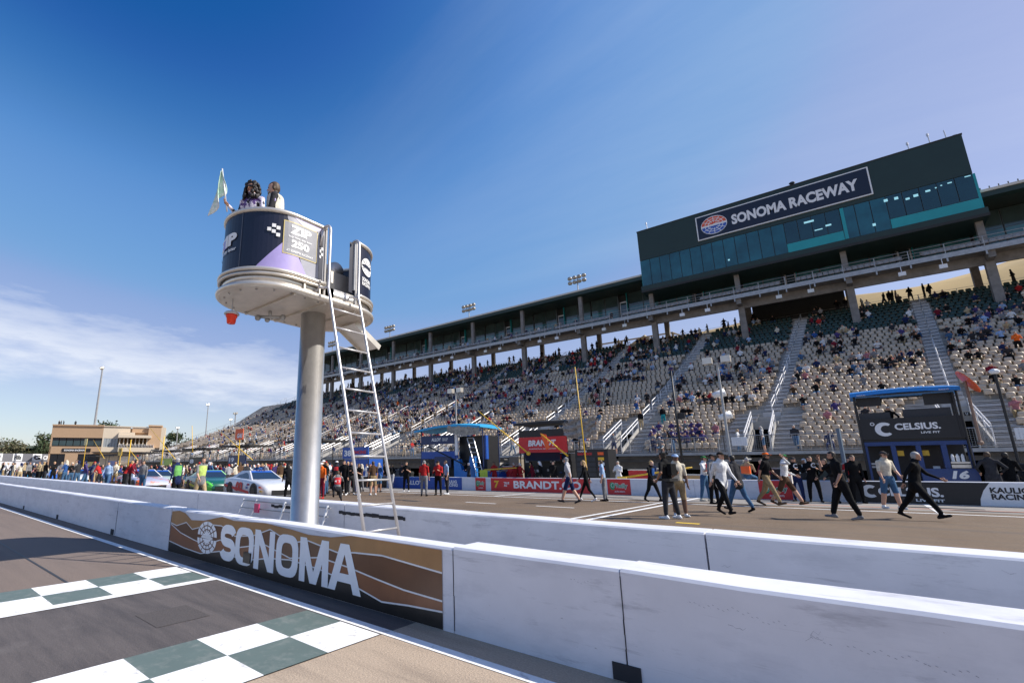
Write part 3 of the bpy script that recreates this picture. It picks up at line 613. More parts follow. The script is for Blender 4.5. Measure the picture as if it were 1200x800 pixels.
def cap_obj(parent, J, m, visor=True, back=False, brim=False):
    h = J['head']; b = MB(); rg = []
    for i in range(6):
        a = math.pi/2*i/5.3; rg.append([(h.x-.012+.098*math.cos(a)*math.cos(t), h.y+.090*math.cos(a)*math.sin(t), h.z+.045+.075*math.sin(a)) for t in [2*math.pi*j/12 for j in range(12)]])
    b.rings(rg, cap=(False, True)); o = b.build('cap', m, parent, smooth=True)
    b = MB(); s = -1 if back else 1
    if brim:
        r0 = [(h.x-.01+.09*math.cos(2*math.pi*j/14), h.y+.085*math.sin(2*math.pi*j/14), h.z+.055) for j in range(14)]; r1_ = [(h.x-.01+.17*math.cos(2*math.pi*j/14), h.y+.16*math.sin(2*math.pi*j/14), h.z+.045) for j in range(14)]; r2 = [(x, y, z-.006) for x, y, z in r1_]
        b.rings([r0, r1_, r2], cap=(False, True)); b.build('brim', m, o)
    elif visor:
        pts = [(h.x-.01+s*(.085+.085*math.sin(math.pi*j/6)), h.y+.075*math.cos(math.pi*j/6), h.z+.048-.01*math.sin(math.pi*j/6)) for j in range(7)]
        b.rings([pts, [(x, y, z-.008) for x, y, z in pts]]); b.build('visor', m, o)
    return o
def face_bits(parent, J, glasses=False, eyes=True):
    h = J['head']
    if glasses:
        b = MB()
        for s in (1, -1): b.box(h.x+.072, h.x+.092, h.y+s*.034-.024, h.y+s*.034+.024, h.z-.003, h.z+.027); b.box(h.x-.02, h.x+.08, h.y+s*.08-.003, h.y+s*.08+.003, h.z+.012, h.z+.02)
        b.build('sunglasses', BLACK, parent)
    elif eyes:
        b = MB()
        for s in (1, -1): b.ball((h.x+.078, h.y+s*.030, h.z+.008), .009, .012, .007, 6, 4)
        b.build('eyes', HAIR[0], parent)
    b = MB(); b.box(h.x+.080, h.x+.088, h.y-.024, h.y+.024, h.z-.062, h.z-.055); b.build('mouth', mat('lips', (.30, .10, .08), .5), parent)
def person(label, x, y, rz, H, pose, key, skin=0, shirt='black', trousers='black', shoes='black', hair=0, sleeve=True, calf=True, z=None, fem=False, baggy=0.014, coat=False, capc=None, glasses=False, brim=False, longhair=False, group=None, voxel=0.02):
    k = (key, fem, baggy, coat, longhair)
    me, J = human_mesh(k, pose, voxel, fem, baggy, coat, longhair=longhair)
    e = empty('person', (x, y, gz(x, y) if z is None else z), rz, label, 'person', group, H/1.78)
    o = bpy.data.objects.new('body', me); col.objects.link(o); o.parent = e
    s = cloth(C[shirt]); tr = cloth(C[trousers]); so = cloth(C[shoes])
    paintp(o, SKIN[skin], s, tr, so, HAIR[hair], s if sleeve else SKIN[skin], tr if calf else SKIN[skin])
    if capc: cap_obj(e, J, cloth(C[capc]), brim=brim)
    face_bits(e, J, glasses)
    return e, J
def torso_patch(parent, J, m, name, z0, z1, wd, front=True, extra=0.012, z_up=None):
    """vest / print that follows the torso, seen from front or back"""
    b = MB(); a, c = J['waist'], J['neck']; rows = []
    for i in range(6):
        t = z0+(z1-z0)*i/5; p = a+(c-a)*t; r = (.150+.022*math.sin(math.pi*min(1, t*.9)))+extra; q = .68; row = []
        for j in range(9):
            th = (-wd+2*wd*j/8); row.append((p.x+(1 if front else -1)*(r*q*math.cos(th)+.004), p.y+r*math.sin(th), p.z))
        rows.append(row)
    b.rings(rows, closed=False, cap=(False, False)); o = b.build(name, m, parent, smooth=True)
    return o

P180, P0, PCAM, PBACK = R(180), 0, R(-50), R(130)
# ---- two people on the flag stand come with the stand below; walkers on pit road
person('man in grey shirt and dark shorts walking left before the red banner', -8.83, 19.39, R(190), 1.88, WALK, 'walk', 0, 'silver', 'navy', 'dkgrey', 3, False, False, capc='grey')
person('blonde woman in black jacket and leggings walking beside the grey shirted man', -8.75, 20.9, R(195), 1.78, WALK2, 'walk2', 4, 'black', 'black', 'white', 2, True, True, fem=True, baggy=0.0, longhair=True)
person('person in pale blue shirt half hidden behind the blonde woman', -8.35, 21.8, R(200), 1.8, STAND, 'stand', 0, 'ltblue', 'grey', 'black', 1, False)
e, J = person('blond woman in black suit with blue lanyard striding by the barrier wall', -6.56, 22.42, R(-20), 1.74, WALK, 'walk', 4, 'black', 'black', 'black', 2, True, True, fem=True, coat=True)
torso_patch(e, J, cloth(C['blue']), 'blouse', .0, .8, .5)
e, J = person('camera operator in black with headset and back harness facing away', -4.07, 15.37, R(160), 1.9, HIPS, 'hips', 2, 'black', 'dkgrey', 'white', 0, False, capc='black')
b = MB(); b.box(-.22, -.10, -.11, .11, 1.12, 1.42); bp_ = b.build('backpack', cloth(C['black']), e); b = MB(); b.tube([(0, .105, 1.70), (0, .10, 1.82), (0, 0, 1.87), (0, -.10, 1.82), (0, -.105, 1.70)], .014, 6); b.ball((0, .1, 1.70), .045, .03, .05); b.ball((0, -.1, 1.70), .045, .03, .05); b.build('headset', BLACK, e)
b = MB(); b.box(-.19, .16, -.17, .17, .97, 1.04); b.build('belt', BLACK, e)
person('dark skinned man in cream t-shirt and tan shorts standing with camera operator', -4.05, 16.3, R(-60), 1.86, STAND, 'stand', 3, 'cream', 'khaki', 'white', 0, False, False, capc='ltblue')
e, J = person('man with dark green cap, white and red shirt and jeans carrying a camera', -4.95, 24.2, R(-12), 1.95, CAMERA, 'camera', 0, 'white', 'denim', 'cream', 1, False, capc='green')
torso_patch(e, J, cloth(C['red']), 'red_panel', .1, .9, .35)
b = MB(); b.box(.22, .36, -.09, .09, 1.12, 1.24); b.tube([(.36, 0, 1.18), (.46, 0, 1.18)], .04, 10); b.build('camera', BLACK, e)
person('man in black cap and grey shirt half hidden behind the white shirted man', -4.35, 22.7, R(-20), 1.98, STAND, 'stand', 0, 'grey', 'black', 'black', 0, capc='black')
person('heavyset man in untucked white shirt, black cap and black trousers walking', -3.13, 17.49, R(-35), 1.92, WALK2, 'walk2', 0, 'white', 'black', 'black', 1, True, True, coat=True, capc='black')
person('man in dark jacket and blue jeans leaning in behind the white shirted man', -2.98, 19.11, R(150), 1.83, WALK, 'walk', 0, 'dkgrey', 'denim', 'black', 0, True, coat=True)
person('man in orange cap and black print shirt walking in tan trousers', -2.59, 22.56, R(-8), 2.0, WALK2, 'walk2', 1, 'black', 'khaki', 'brown', 1, False, capc='orange', glasses=True)
e, J = person('bearded man in green cap and brown shorts striding with a white bag', -2.11, 23.3, R(-5), 1.97, WAVE if False else dict(lean=4, legs=[(26, 4, -12), (-22, 12, 26)], arms=[(8, 12, 60, .3), (95, 40, 120, .3)]), 'bagman', 0, 'white', 'brown', 'brown', 1, True, False, capc='green', glasses=True)
b = MB(); b.box(-.10, .16, .2, .36, .72, 1.10); bag = b.build('shopping_bag', mat('white_bag', (.66, .62, .58), .6, noise=.2, scale=10), e); write('Sonoma', RED, bag, (-.08, .19, .98), (1, 0, 0), (0, 0, 1), .07, .22); b = MB(); b.tube([(.03, .28, 1.10), (.03, .27, 1.42), (-.02, .17, 1.5)], .012, 5); b.build('strap', cloth(C['black']), bag)
person('man in black polo with yellow sleeve trim holding hand to his head', -0.42, 18.17, R(200), 1.88, HANDHEAD, 'handhead', 1, 'black', 'black', 'grey', 0, False, baggy=0.022)
person('young man in white t-shirt, dark cap and denim shorts before the black banner', 0.68, 23.66, R(-50), 1.98, dict(lean=2, legs=[(10, 4), (-8, 4)], arms=[(12, 12, 45, .5), (8, 10, 18, .1)]), 'tee', 0, 'cream', 'denim', 'white', 1, False, False, capc='dkgrey', glasses=True)
person('bald bearded man in black suit striding right with one arm out', 1.08, 19.4, R(-12), 1.88, STRIDE_ARM, 'stride', 1, 'black', 'black', 'black', 3, True, True, coat=True)
# pit crew leaning at the wall
for (lb, x, y, rz, H, ps, k, sh, tr, cp) in (
    ('crew member in dark shirt by the wall left of the letter C shirt', -1.98, 26.2, R(-100), 1.85, AT_EASE, 'ease', 'black', 'navy', 'dkgrey'), ('crew member with large white letter C on black shirt', -1.45, 26.25, R(-80), 1.88, AT_EASE, 'ease', 'black', 'black', None),
    ('crew member leaning on the wall behind the hand-to-head man', -0.75, 26.0, R(-140), 1.84, LEANR, 'lean', 'black', 'dkgrey', None), ('bareheaded man in black just right of the hand-to-head man', -0.15, 26.4, R(-70), 1.9, STAND, 'stand', 'black', 'black', None)):
    e, J = person(lb, x, y, rz, H, ps, k, 0, sh, tr, 'black', 1, True, capc=cp)
    if 'letter C' in lb: write('C', WHITE, e, (.125, .0, 1.30), (0, 1, 0), (0, 0, 1), .18, .14, .03)
e, J = person('man in tan shirt sitting on the pit wall with an orange pack on his back', -3.85, 27.75, R(80), 1.85, SIT, 'sit', 0, 'tan', 'denim', 'black', 3, False, z=.84-.82)
b = MB(); b.box(-.27, -.13, -.17, .17, 1.02, 1.34); b.build('backpack', ORNG, e)
e, J = person('crew member in red shirt at the left corner of the black pit box', -0.25, 29.0, R(-90), 1.85, AT_EASE, 'ease', 0, 'red', 'tan', 'black', 0, False)
person('broad man in dark overalls, back turned, right of the black pit box', 3.75, 28.9, R(95), 1.98, HIPS, 'hips', 0, 'dkgrey', 'dkgrey', 'black', 1, coat=True)
person('second man in dark overalls partly behind the broad one', 4.25, 29.4, R(70), 1.95, AT_EASE, 'ease', 0, 'black', 'dkgrey', 'black', 0, coat=True)
# group left of centre
for a in (
    ('man in red shirt and grey trousers seen from behind, left of a trio', -17.3, 20.12, R(120), 1.9, STAND, 'stand', 0, 'red', 'grey', 'black', 3, False, 'grey'),
    ('man in orange-red shirt with folded arms in the middle of a trio', -17.2, 21.2, R(-70), 1.88, AT_EASE, 'ease', 0, 'red', 'black', 'black', 1, True, 'black'),
    ('man in pale blue shirt and white shoes, right of a trio', -17.3, 22.1, R(-120), 1.92, STAND, 'stand', 0, 'ltblue', 'dkgrey', 'white', 1, False, None),
    ('man in black shirt and trousers with folded arms behind the ladder', -21.31, 23.06, R(-60), 1.9, AT_EASE, 'ease', 0, 'black', 'black', 'white', 1, False, None),
    ('person in black and pale sleeves leaning by the blue wall banner', -26.0, 26.6, R(-100), 1.85, LEANR, 'lean', 1, 'black', 'silver', 'black', 0, True, None),
    ('man in brown shirt and khaki shorts seen between the ladder rails', -19.94, 18.87, R(150), 1.88, STAND, 'stand', 0, 'brown', 'khaki', 'white', 1, False, None),
    ('woman in black trousers and top beside the man in khaki shorts', -20.6, 18.4, R(-90), 1.75, AT_EASE, 'ease', 0, 'black', 'black', 'white', 1, False, None),
    ('man in black hoodie in the group left of the ladder', -20.9, 17.6, R(-60), 1.92, STAND, 'stand', 0, 'black', 'black', 'white', 0, True, None),
    ('man in black holding papers in the group left of the ladder', -21.5, 18.6, R(-30), 1.88, AT_EASE, 'ease', 0, 'black', 'dkgrey', 'white', 1, True, None),
    ('man in team shirt with red back panel facing away by the steel pole', -21.6, 17.6, R(130), 1.9, STAND, 'stand', 0, 'dkgrey', 'black', 'black', 0, False, 'white'),
    ('person in pale blue shirt and tan trousers behind the team shirt man', -25.2, 21.3, R(-60), 1.88, STAND, 'stand', 0, 'ltblue', 'tan', 'white', 0, True, None),
    ('crew member in white and orange shirt with red trousers by the steel pole', -19.02, 14.62, R(-70), 1.72, STAND, 'stand', 0, 'orange', 'maroon', 'red', 1, False, 'white'),
    ('man in white cap and jeans behind the red trousered crew member', -20.9, 16.2, R(-80), 1.9, STAND, 'stand', 0, 'black', 'denim', 'black', 1, True, 'white'),
    ('person in long black coat standing at the nose of the white race car', -18.55, 12.5, R(160), 1.66, LEANR, 'lean', 0, 'black', 'black', 'black', 0, True, None)):
    e, J = person(*a[:7], skin=a[7], shirt=a[8], trousers=a[9], shoes=a[10], hair=a[11], sleeve=a[12], calf=a[9] != 'khaki' or 'shorts' not in a[0], capc=a[13])
    if 'team shirt' in a[0]: torso_patch(e, J, RED, 'back_panel', .35, .85, .7, False)
e, J = person('crouching photographer in red bib numbered 443 seen from behind', -16.49, 13.53, R(140), 1.62, CROUCH, 'crouch', 0, 'grey', 'dkgrey', 'black', 1, True)
pp = torso_patch(e, J, RED, 'bib', .0, .85, .95, False, .02)
write('443', WHITE, e, (J['chest'].x-.165, J['chest'].y+.13, J['chest'].z-.10), (0, -1, 0), (.15, 0, 1), .10, .24, .03)
for (lb, x, y, rz, H, vest, sh, tr, cp, hr, ps, k) in (('man in green safety vest over dark blue sleeves wearing a cap', -20.5, 8.46, R(-160), 1.8, 'green', 'navy', 'black', 'silver', 3, STAND, 'stand'), ('man in neon yellow vest and grey t-shirt carrying a camera low', -18.46, 8.5, R(10), 1.78, 'lime', 'grey', 'tan', None, 1, WALK, 'walk')):
    e, J = person(lb, x, y, rz, H, ps, k, 0, sh, tr, 'black', hr, vest == 'green', capc=cp, coat=True)
    vm = cloth((.16, .42, .12) if vest == 'green' else (.50, .66, .18))
    for fr_ in (True, False): torso_patch(e, J, vm, 'vest', -.35, .88, 1.5, fr_, .022)

# ---------------------------------------------------------------- flag stand
SX, SY0, SY1 = -6.96, 4.09, 5.37
def stad(s, r):
    """point on a stadium outline; s = 0 faces the track (-y), s grows towards the +x side"""
    q = math.pi/2*r; ln = SY1-SY0; tot = 4*q+2*ln; s = (s+tot/2) % tot-tot/2; f = abs(s); sg = 1 if s >= 0 else -1
    if f <= q: a = f/r; return (SX+sg*r*math.sin(a), SY0-r*math.cos(a))
    if f <= q+ln: return (SX+sg*r, SY0+f-q)
    a = (f-q-ln)/r; return (SX+sg*r*math.cos(a), SY1+r*math.sin(a))
def stad_loop(r, n=64):
    tot = 2*math.pi*r+2*(SY1-SY0); return [stad(tot*i/n, r) for i in range(n)]
def stad_tube(name, r, z, rr, m, parent, s0=None, s1=None, n=64):
    b = MB()
    if s0 is None:
        lp = stad_loop(r, n); rg = []
        for i, (x, y) in enumerate(lp):
            x2_, y2 = lp[(i+1) % n]; x0_, y0_ = lp[i-1]; d = V((x2_-x0_, y2-y0_, 0)).normalized(); nn = V((d.y, -d.x, 0))
            rg.append([tuple(V((x, y, z))+nn*rr*math.cos(t)+V((0, 0, rr*math.sin(t)))) for t in [2*math.pi*j/10 for j in range(10)]])
        rg.append(rg[0]); b.rings(rg, cap=(False, False))
    else: b.tube([stad(s0+(s1-s0)*i/n, r)+(z,) for i in range(n+1)], rr, 10)
    return b.build(name, m, parent, smooth=True)
def stad_wall(name, r, z0, z1, m, parent, s0, s1, n=48, lo=None, hi=None, th=None):
    b = MB()
    for i in range(n):
        a, c = s0+(s1-s0)*i/n, s0+(s1-s0)*(i+1)/n
        la, lc, ha, hc = [(f(q) if f else d) for f, q, d in ((lo, a, z0), (lo, c, z0), (hi, a, z1), (hi, c, z1))]
        if ha-la < 1e-4 and hc-lc < 1e-4: continue
        b.face([stad(a, r)+(la,), stad(c, r)+(lc,), stad(c, r)+(hc,), stad(a, r)+(ha,)])
        if th: b.face([stad(c, r-th)+(lc,), stad(a, r-th)+(la,), stad(a, r-th)+(ha,), stad(c, r-th)+(hc,)])
    return b.build(name, m, parent, smooth=True)
fs = empty('flag_stand', (0, 0, 0), 0, 'oval steel flag stand with navy and lilac wrap on a round pole', 'flag stand')
b = MB(); b.tube([(SX+.03, 5.0, 0), (SX+.03, 5.0, .5), (SX+.03, 5.0, .505), (SX+.03, 5.0, 4.14)], [.262, .255, .235, .222], 40); b.build('pole', STEEL, fs, smooth=True)
b = MB(); b.tube([(SX+.03, 5.0, .40), (SX+.03, 5.0, .412)], .2575, 40); b.build('pole_collar', STEEL, fs, smooth=True)
b = MB(); b.rings([[(x, y, 4.12) for x, y in stad_loop(.80)], [(x, y, 4.18) for x, y in stad_loop(.80)]]); b.build('floor_plate', STEELW, fs)
stad_tube('base_rim', .79, 4.165, .055, STEELW, fs)
b = MB(); b.rings([[(x, y, 4.21) for x, y in stad_loop(.76)], [(x, y, 4.40) for x, y in stad_loop(.76)]]); b.build('steel_band', STEEL, fs, smooth=True)
q_ = math.pi/2*.80
O0, O1 = 0.56, 1.26     # opening on the +x side, metres past the start of the straight
def S_(r, y): return math.pi/2*r+(y-SY0)
tt_ = lambda r: 2*math.pi*r+2*(SY1-SY0)
for z, rr in ((4.345, .026), (4.415, .034)): stad_tube('lower_rail', .80, z, rr, STEELW, fs, S_(.80, SY0+O1)-tt_(.80), S_(.80, SY0+O0))
RW = .775
stad_wall('wrap_wall', RW, 4.45, 5.41, NAVY, fs, S_(RW, SY0+O1)-tt_(RW), S_(RW, SY0+O0), 90, th=.03)
stad_tube('top_rail', RW-.005, 5.43, .040, STEELW, fs, S_(RW, SY0+O1)-tt_(RW), S_(RW, SY0+O0))
# printed areas on the wrap, each following the curve
sE = S_(RW, SY0+O0)-.03
def lil_hi(s): return 4.455+max(0, min((s-.42)*1.05, .93)) if s < 1.32 else 4.455+.93
stad_wall('silver_print', RW+.003, 0, 0, GREYW, fs, 1.02, sE, 40, lambda s: 4.455 + max(0, (1.38-s)*2.5) if s < 1.38 else 4.455, lambda s: 5.40)
stad_wall('lilac_print', RW+.006, 0, 0, LILAC, fs, .58, 1.42, 46, lambda s: 4.455, lambda s: 4.455+max(0, min((s-.58)*1.15, (1.42-s)*1.6)))
stad_wall('lilac_print', RW+.006, 0, 0, mat('pale_lilac_wrap', (.50, .46, .66), .4), fs, 1.12, sE, 30, lambda s: 5.40-min((s-1.12)*.55, .20)*(1 if s < 1.4 else max(0, (sE-s)/(sE-1.4))), lambda s: 5.40)
def crv(s0, z0, r): return lambda u, v: stad(s0+u, r)+(z0+v,)
YB = mat('yellow_border', (.55, .45, .18), .4)
PLQ = mat('placard_silver', (.27, .27, .29), .3)
stad_wall('placard', RW+.010, 4.74, 5.28, PLQ, fs, .99, 1.60, 10)
for a in ((.975, .99, 4.725, 5.295), (1.60, 1.615, 4.725, 5.295), (.975, 1.615, 5.28, 5.295), (.975, 1.615, 4.725, 4.74)): stad_wall('placard_border', RW+.011, a[2], a[3], YB, fs, a[0], a[1], 8)
PR = RW+.016
write('ZIP', WHITE, fs, (0, 0, 0), (1, 0, 0), (0, 0, 1), .15, .40, .05, curve=crv(1.09, 5.09, PR))
write('buy now, pay later', WHITE, fs, (0, 0, 0), (1, 0, 0), (0, 0, 1), .045, .44, .02, curve=crv(1.07, 5.01, PR))
write('250', WHITE, fs, (0, 0, 0), (1, 0, 0), (0, 0, 1), .13, .34, .05, curve=crv(1.12, 4.86, PR))
write('AT SONOMA RACEWAY', WHITE, fs, (0, 0, 0), (1, 0, 0), (0, 0, 1), .04, .50, .02, curve=crv(1.04, 4.77, PR))
write('ZIP', WHITE, fs, (0, 0, 0), (1, 0, 0), (0, 0, 1), .21, .62, .06, curve=crv(-.40, 4.87, PR))
stad_wall('lilac_letter_block', PR-.002, 4.86, 5.02, LILAC, fs, -.21, -.02, 6)
write('buy now, pay later', WHITE, fs, (0, 0, 0), (1, 0, 0), (0, 0, 1), .075, .78, .02, curve=crv(-.56, 4.75, PR))
for du, dv in ((0, 0), (.07, .07), (.0, .10), (-.07, .03), (.07, -.05)): stad_wall('check_mark', PR, 5.03+dv, 5.09+dv, WHITE, fs, .80+du, .86+du, 3)
# flag emblem right of the placard
for du, dv in ((0, 0), (.04, .05), (0, .10), (.04, .15)): stad_wall('check_mark', PR, 4.85+dv, 4.90+dv, WHITE, fs, 1.665+du, 1.70+du, 2)
stad_wall('dark_print', RW+.008, 4.46, 5.28, NAVY, fs, 1.655, sE-.005, 3)
# far end panel: round emblem and small block of writing
def far_pt(u, v): return crv(S_(RW, SY0+O1)+.30, 4.95, RW+.012)(u, v)
def disc_print(name, cu, cv, ru, rv, m, a0=0, a1=360, r_=RW+.012, n=24, inner=0.0):
    b = MB(); s0 = S_(RW, SY0+O1)+.34
    for i in range(n):
        t0, t1 = R(a0+(a1-a0)*i/n), R(a0+(a1-a0)*(i+1)/n)
        pts = [(cu+inner*ru*math.cos(t0), cv+inner*rv*math.sin(t0)), (cu+ru*math.cos(t0), cv+rv*math.sin(t0)), (cu+ru*math.cos(t1), cv+rv*math.sin(t1)), (cu+inner*ru*math.cos(t1), cv+inner*rv*math.sin(t1))]
        b.face([stad(s0+u, r_)+(5.05+v,) for u, v in (pts if inner else pts[1:3]+[(cu, cv)])])
    return b.build(name, m, fs)
disc_print('round_emblem', 0, 0, .20, .17, WHITE)
for i in range(5): disc_print('emblem_line', 0, 0, .18, .15, NAVY, 20+30*i, 26+30*i, RW+.014, 2); disc_print('emblem_line', 0, 0, .18, .15, NAVY, 200+30*i, 206+30*i, RW+.014, 2)
disc_print('emblem_line', 0, 0, .185, .03, NAVY, r_=RW+.016)
write('SONOMA\nRACEWAY', WHITE, fs, (0, 0, 0), (1, 0, 0), (0, 0, 1), .16, .34, .03, curve=crv(S_(RW, SY0+O1)+.17, 4.66, RW+.012))
for s__ in (-2.9, -1.55, .30, sE-.012): stad_wall('wrap_seam', RW+.0125, 4.455, 5.405, mat('seam_grey', (.16, .16, .18), .5), fs, s__, s__+.008, 1)
for i in range(26):
    x_, y_ = stad_loop(.70, 26)[i]; b = MB(); b.tube([(x_, y_, 4.10), (x_, y_, 4.122)], .016, 6); b.build('bolt', GALV, fs)
for yy in (4.1, 4.7, 5.35): b = MB(); b.box(SX-.76, SX+.76, yy-.02, yy+.02, 4.085, 4.121); b.build('floor_rib', STEELW, fs)
for yy in (4.25, 4.55): b = MB(); b.box(SX+.772, SX+.80, yy-.015, yy+.015, 4.2, 4.46); b.build('rail_post', STEELW, fs)
# door jambs, hinges, ladder with hooped stiles
for yy in (SY0+O0, SY0+O1):
    b = MB(); b.tube([(SX+RW, yy, 4.20), (SX+RW, yy, 5.44)], .024, 8); b.build('jamb', STEELW, fs)
b = MB(); b.tube([(SX+RW-.03, SY0+O1-.01, 4.5), (SX+RW-.03, SY0+O1-.01, 5.4)], .045, 8)
for i in range(14): b.box(SX+RW-.07, SX+RW-.02, SY0+O1-.055, SY0+O1-.04, 4.55+i*.062, 4.58+i*.062)
b.build('hinge_post', GALV, fs)
b = MB(); b.box(SX+.1, SX+.50, 5.0, 5.5, 4.20, 4.85); b.build('seat_box', STEELW, fs)
b = MB(); b.rings([[(SX+.45+.02*math.cos(t), 5.15+.16*math.cos(t), 4.92+.16*math.sin(t)) for t in [2*math.pi*j/14 for j in range(14)]], [(SX+.10, 5.05+.12*math.cos(t), 4.92+.12*math.sin(t)) for t in [2*math.pi*j/14 for j in range(14)]]]); b.build('speaker_horn', STEELW, fs, smooth=True)
b = MB(); b.box(SX+.66, SX+.76, SY0+.50, SY0+.78, 4.22, 4.50); b.build('toe_board', BLACK, fs)
ld = empty('ladder', (0, 0, 0), 0, 'tall narrow steel ladder with hooped tops leaning up to the flag stand', 'ladder')
LY = (4.60, 5.25); ZT = 4.25; XT = SX+.98; XB = -4.87
def lx(z): return XB+(XT-XB)*min(1, z/ZT)
for i, y in enumerate(LY):
    top = 5.42 if i == 0 else 5.38
    pts = [(lx(0), y, 0), (lx(2), y, 2), (lx(4.15), y, 4.15), (XT-.02, y, 4.3), (XT-.02, y, top-.10)]
    pts += [(XT-.02-.12*(1-math.cos(R(a))), y-.0*a, top-.10+.12*math.sin(R(a))) for a in range(15, 121, 15)]
    if i == 0: pts += [(SX+RW+.02, y-.05, top-.10), (SX+RW+.005, y-.06, top-.35)]
    b = MB(); b.tube(pts, .024, 10); b.build('stile', ALU, ld, smooth=True)
z = .24
while z < 4.25:
    b = MB(); b.tube([(lx(z), LY[0], z), (lx(z), LY[1], z)], .0145, 8); b.build('rung', ALU, ld, smooth=True); z += .335
for y in LY:
    b = MB(); b.tube([(XT-.02, y, 4.30), (SX+.84, y-.1, 4.30), (SX+.80, y-.12, 4.24)], .018, 8); b.build('bracket', ALU, ld)
# slanted plate under the far end
br = MB(); Mx = M.Translation((SX+.12, 5.78, 4.06)) @ M.Rotation(R(-30), 4, 'X')
br.box(-.24, .24, -.05, .68, -.03, .0, Mx); br.box(-.26, -.24, -.05, .68, -.08, .03, Mx); br.box(.24, .26, -.05, .68, -.08, .03, Mx)
br.build('slanted_plate', STEELW, fs)
# pair of small lamps below the floor
b = MB(); b.tube([(-7.32, 4.35, 4.13), (-7.32, 4.35, 4.03)], .03, 8); b.tube([(-7.45, 4.22, 4.02), (-7.2, 4.5, 4.02)], .028, 8); b.ball((-7.47, 4.2, 4.0), .055); b.ball((-7.42, 4.36, 3.99), .05); b.ball((-7.18, 4.52, 4.02), .055); b.build('lamp_cluster', GALV, fs, smooth=True)
be = empty('warning_beacon', (-7.2, 3.58, 3.70), 0, 'red domed warning beacon hanging under the flag stand', 'beacon')
b = MB(); b.tube([(0, 0, .20), (0, 0, .43)], .008, 6); b.build('rod', GALV, be)
b = MB(); b.tube([(0, 0, .15), (0, 0, .17), (0, 0, .19), (0, 0, .21)], [.118, .122, .10, .03], 20); b.build('cap_disc', ALU, be, smooth=True)
b = MB(); b.tube([(0, 0, 0), (0, 0, .02), (0, 0, .10), (0, 0, .11), (0, 0, .148)], [.062, .070, .078, .092, .092], 18); b.build('lens', REDGL, be, smooth=True)
# the two people on the stand
WOM = dict(lean=4, legs=[(3, 3), (-3, 3)], arms=[(12, 12, 40, .4), (8, 12, 108, .0)])
me_, J_ = human_mesh(('woman', True), WOM, .014, fem=True, baggy=.004)
we = empty('person', (-6.93, 3.66, 4.47), R(-62), 'smiling woman with dark curly hair and sunglasses holding a pale green flag', 'person', None, .955)
o = bpy.data.objects.new('body', me_); col.objects.link(o); o.parent = we
PRT = mat('purple_print_cloth', (.10, .05, .22), .8, noise=.3, scale=12); mix_layer(PRT, (.74, .70, .80), 7, .48, .52)
mix_layer(PRT, (.012, .012, .015), 6, .53, .56)
paintp(o, SKIN[2], PRT, cloth(C['black']), cloth(C['black']), HAIR[4], PRT)
face_bits(we, J_, True)
hr = MB(); h = J_['head']; r2 = random.Random(3)
for i in range(150):
    a = r2.uniform(-math.pi, math.pi); zz = r2.uniform(-.20, .115); rr = .095+.035*min(1, (.115-zz)*4)
    x, y = h.x-.03+rr*math.cos(a), h.y+rr*1.08*math.sin(a)
    if x > h.x+.030 and zz < .075 and abs(y-h.y) < .065: continue
    if zz > .08: x, y = h.x-.02+.07*math.cos(a), h.y+.07*math.sin(a)
    s_ = r2.uniform(.022, .036); hr.ball((x, y, h.z+zz+.01), s_, s_, s_*1.3, 6, 4)
hr.build('curly_hair', HAIR[4], we, smooth=True)
MAN = dict(lean=2, legs=[(3, 3), (-3, 3)], arms=[(10, 10, 30, .3), (14, 12, 40, .3)])
me_, J2 = human_mesh(('man', False), MAN, .014, coat=False)
mn = empty('person', (-6.80, 4.02, 4.34), R(232), 'fair man with short hair and beard in white vest over dark long sleeves', 'person', None, 1.12)
o = bpy.data.objects.new('body', me_); col.objects.link(o); o.parent = mn
paintp(o, SKIN[4], cloth(C['dkgrey']), cloth(C['black']), cloth(C['black']), HAIR[1], cloth(C['dkgrey']))
face_bits(mn, J2)
VST = cloth((.66, .64, .55))
for f_ in (True, False): torso_patch(mn, J2, VST, 'vest', -.3, .93, 1.42, f_, .022)
b = MB(); nk = J2['neck']; b.tube([(nk.x+.0+.068*math.cos(t), nk.y+.068*math.sin(t), nk.z-.085) for t in [2*math.pi*j/12 for j in range(13)]], .02, 6, cap=False); b.build('collar', VST, mn)
for s_ in (1, -1):
    sh = J2['s'+('L' if s_ > 0 else 'R')]; b = MB()
    rg = []
    for t in range(7):
        a = math.pi*(-.5+t/6*1.0); cpt = V((sh.x+.085*math.sin(a), sh.y-s_*.055, sh.z-.03+.05*math.cos(a))); rg.append([tuple(cpt+V((0, s_*d, 0))) for d in (-.06, .03)])
    b.rings(rg, closed=False, cap=(False, False)); b.build('vest_shoulder', VST, mn, smooth=True)
    b = MB(); b.ball((sh.x+.0, sh.y+s_*.052, sh.z-.10), .035, .008, .035, 8, 4); b.build('arm_badge', LILAC, mn)
hb = MB(); h = J2['head']
for i in range(40):
    a = r2.uniform(-1.1, 1.1); hb.ball((h.x+.058*math.cos(a)+.012, h.y+.066*math.sin(a), h.z-.075-.02*math.cos(a)*r2.random()), .014, .014, .012, 5, 3)
hb.build('beard', HAIR[2], mn, smooth=True)
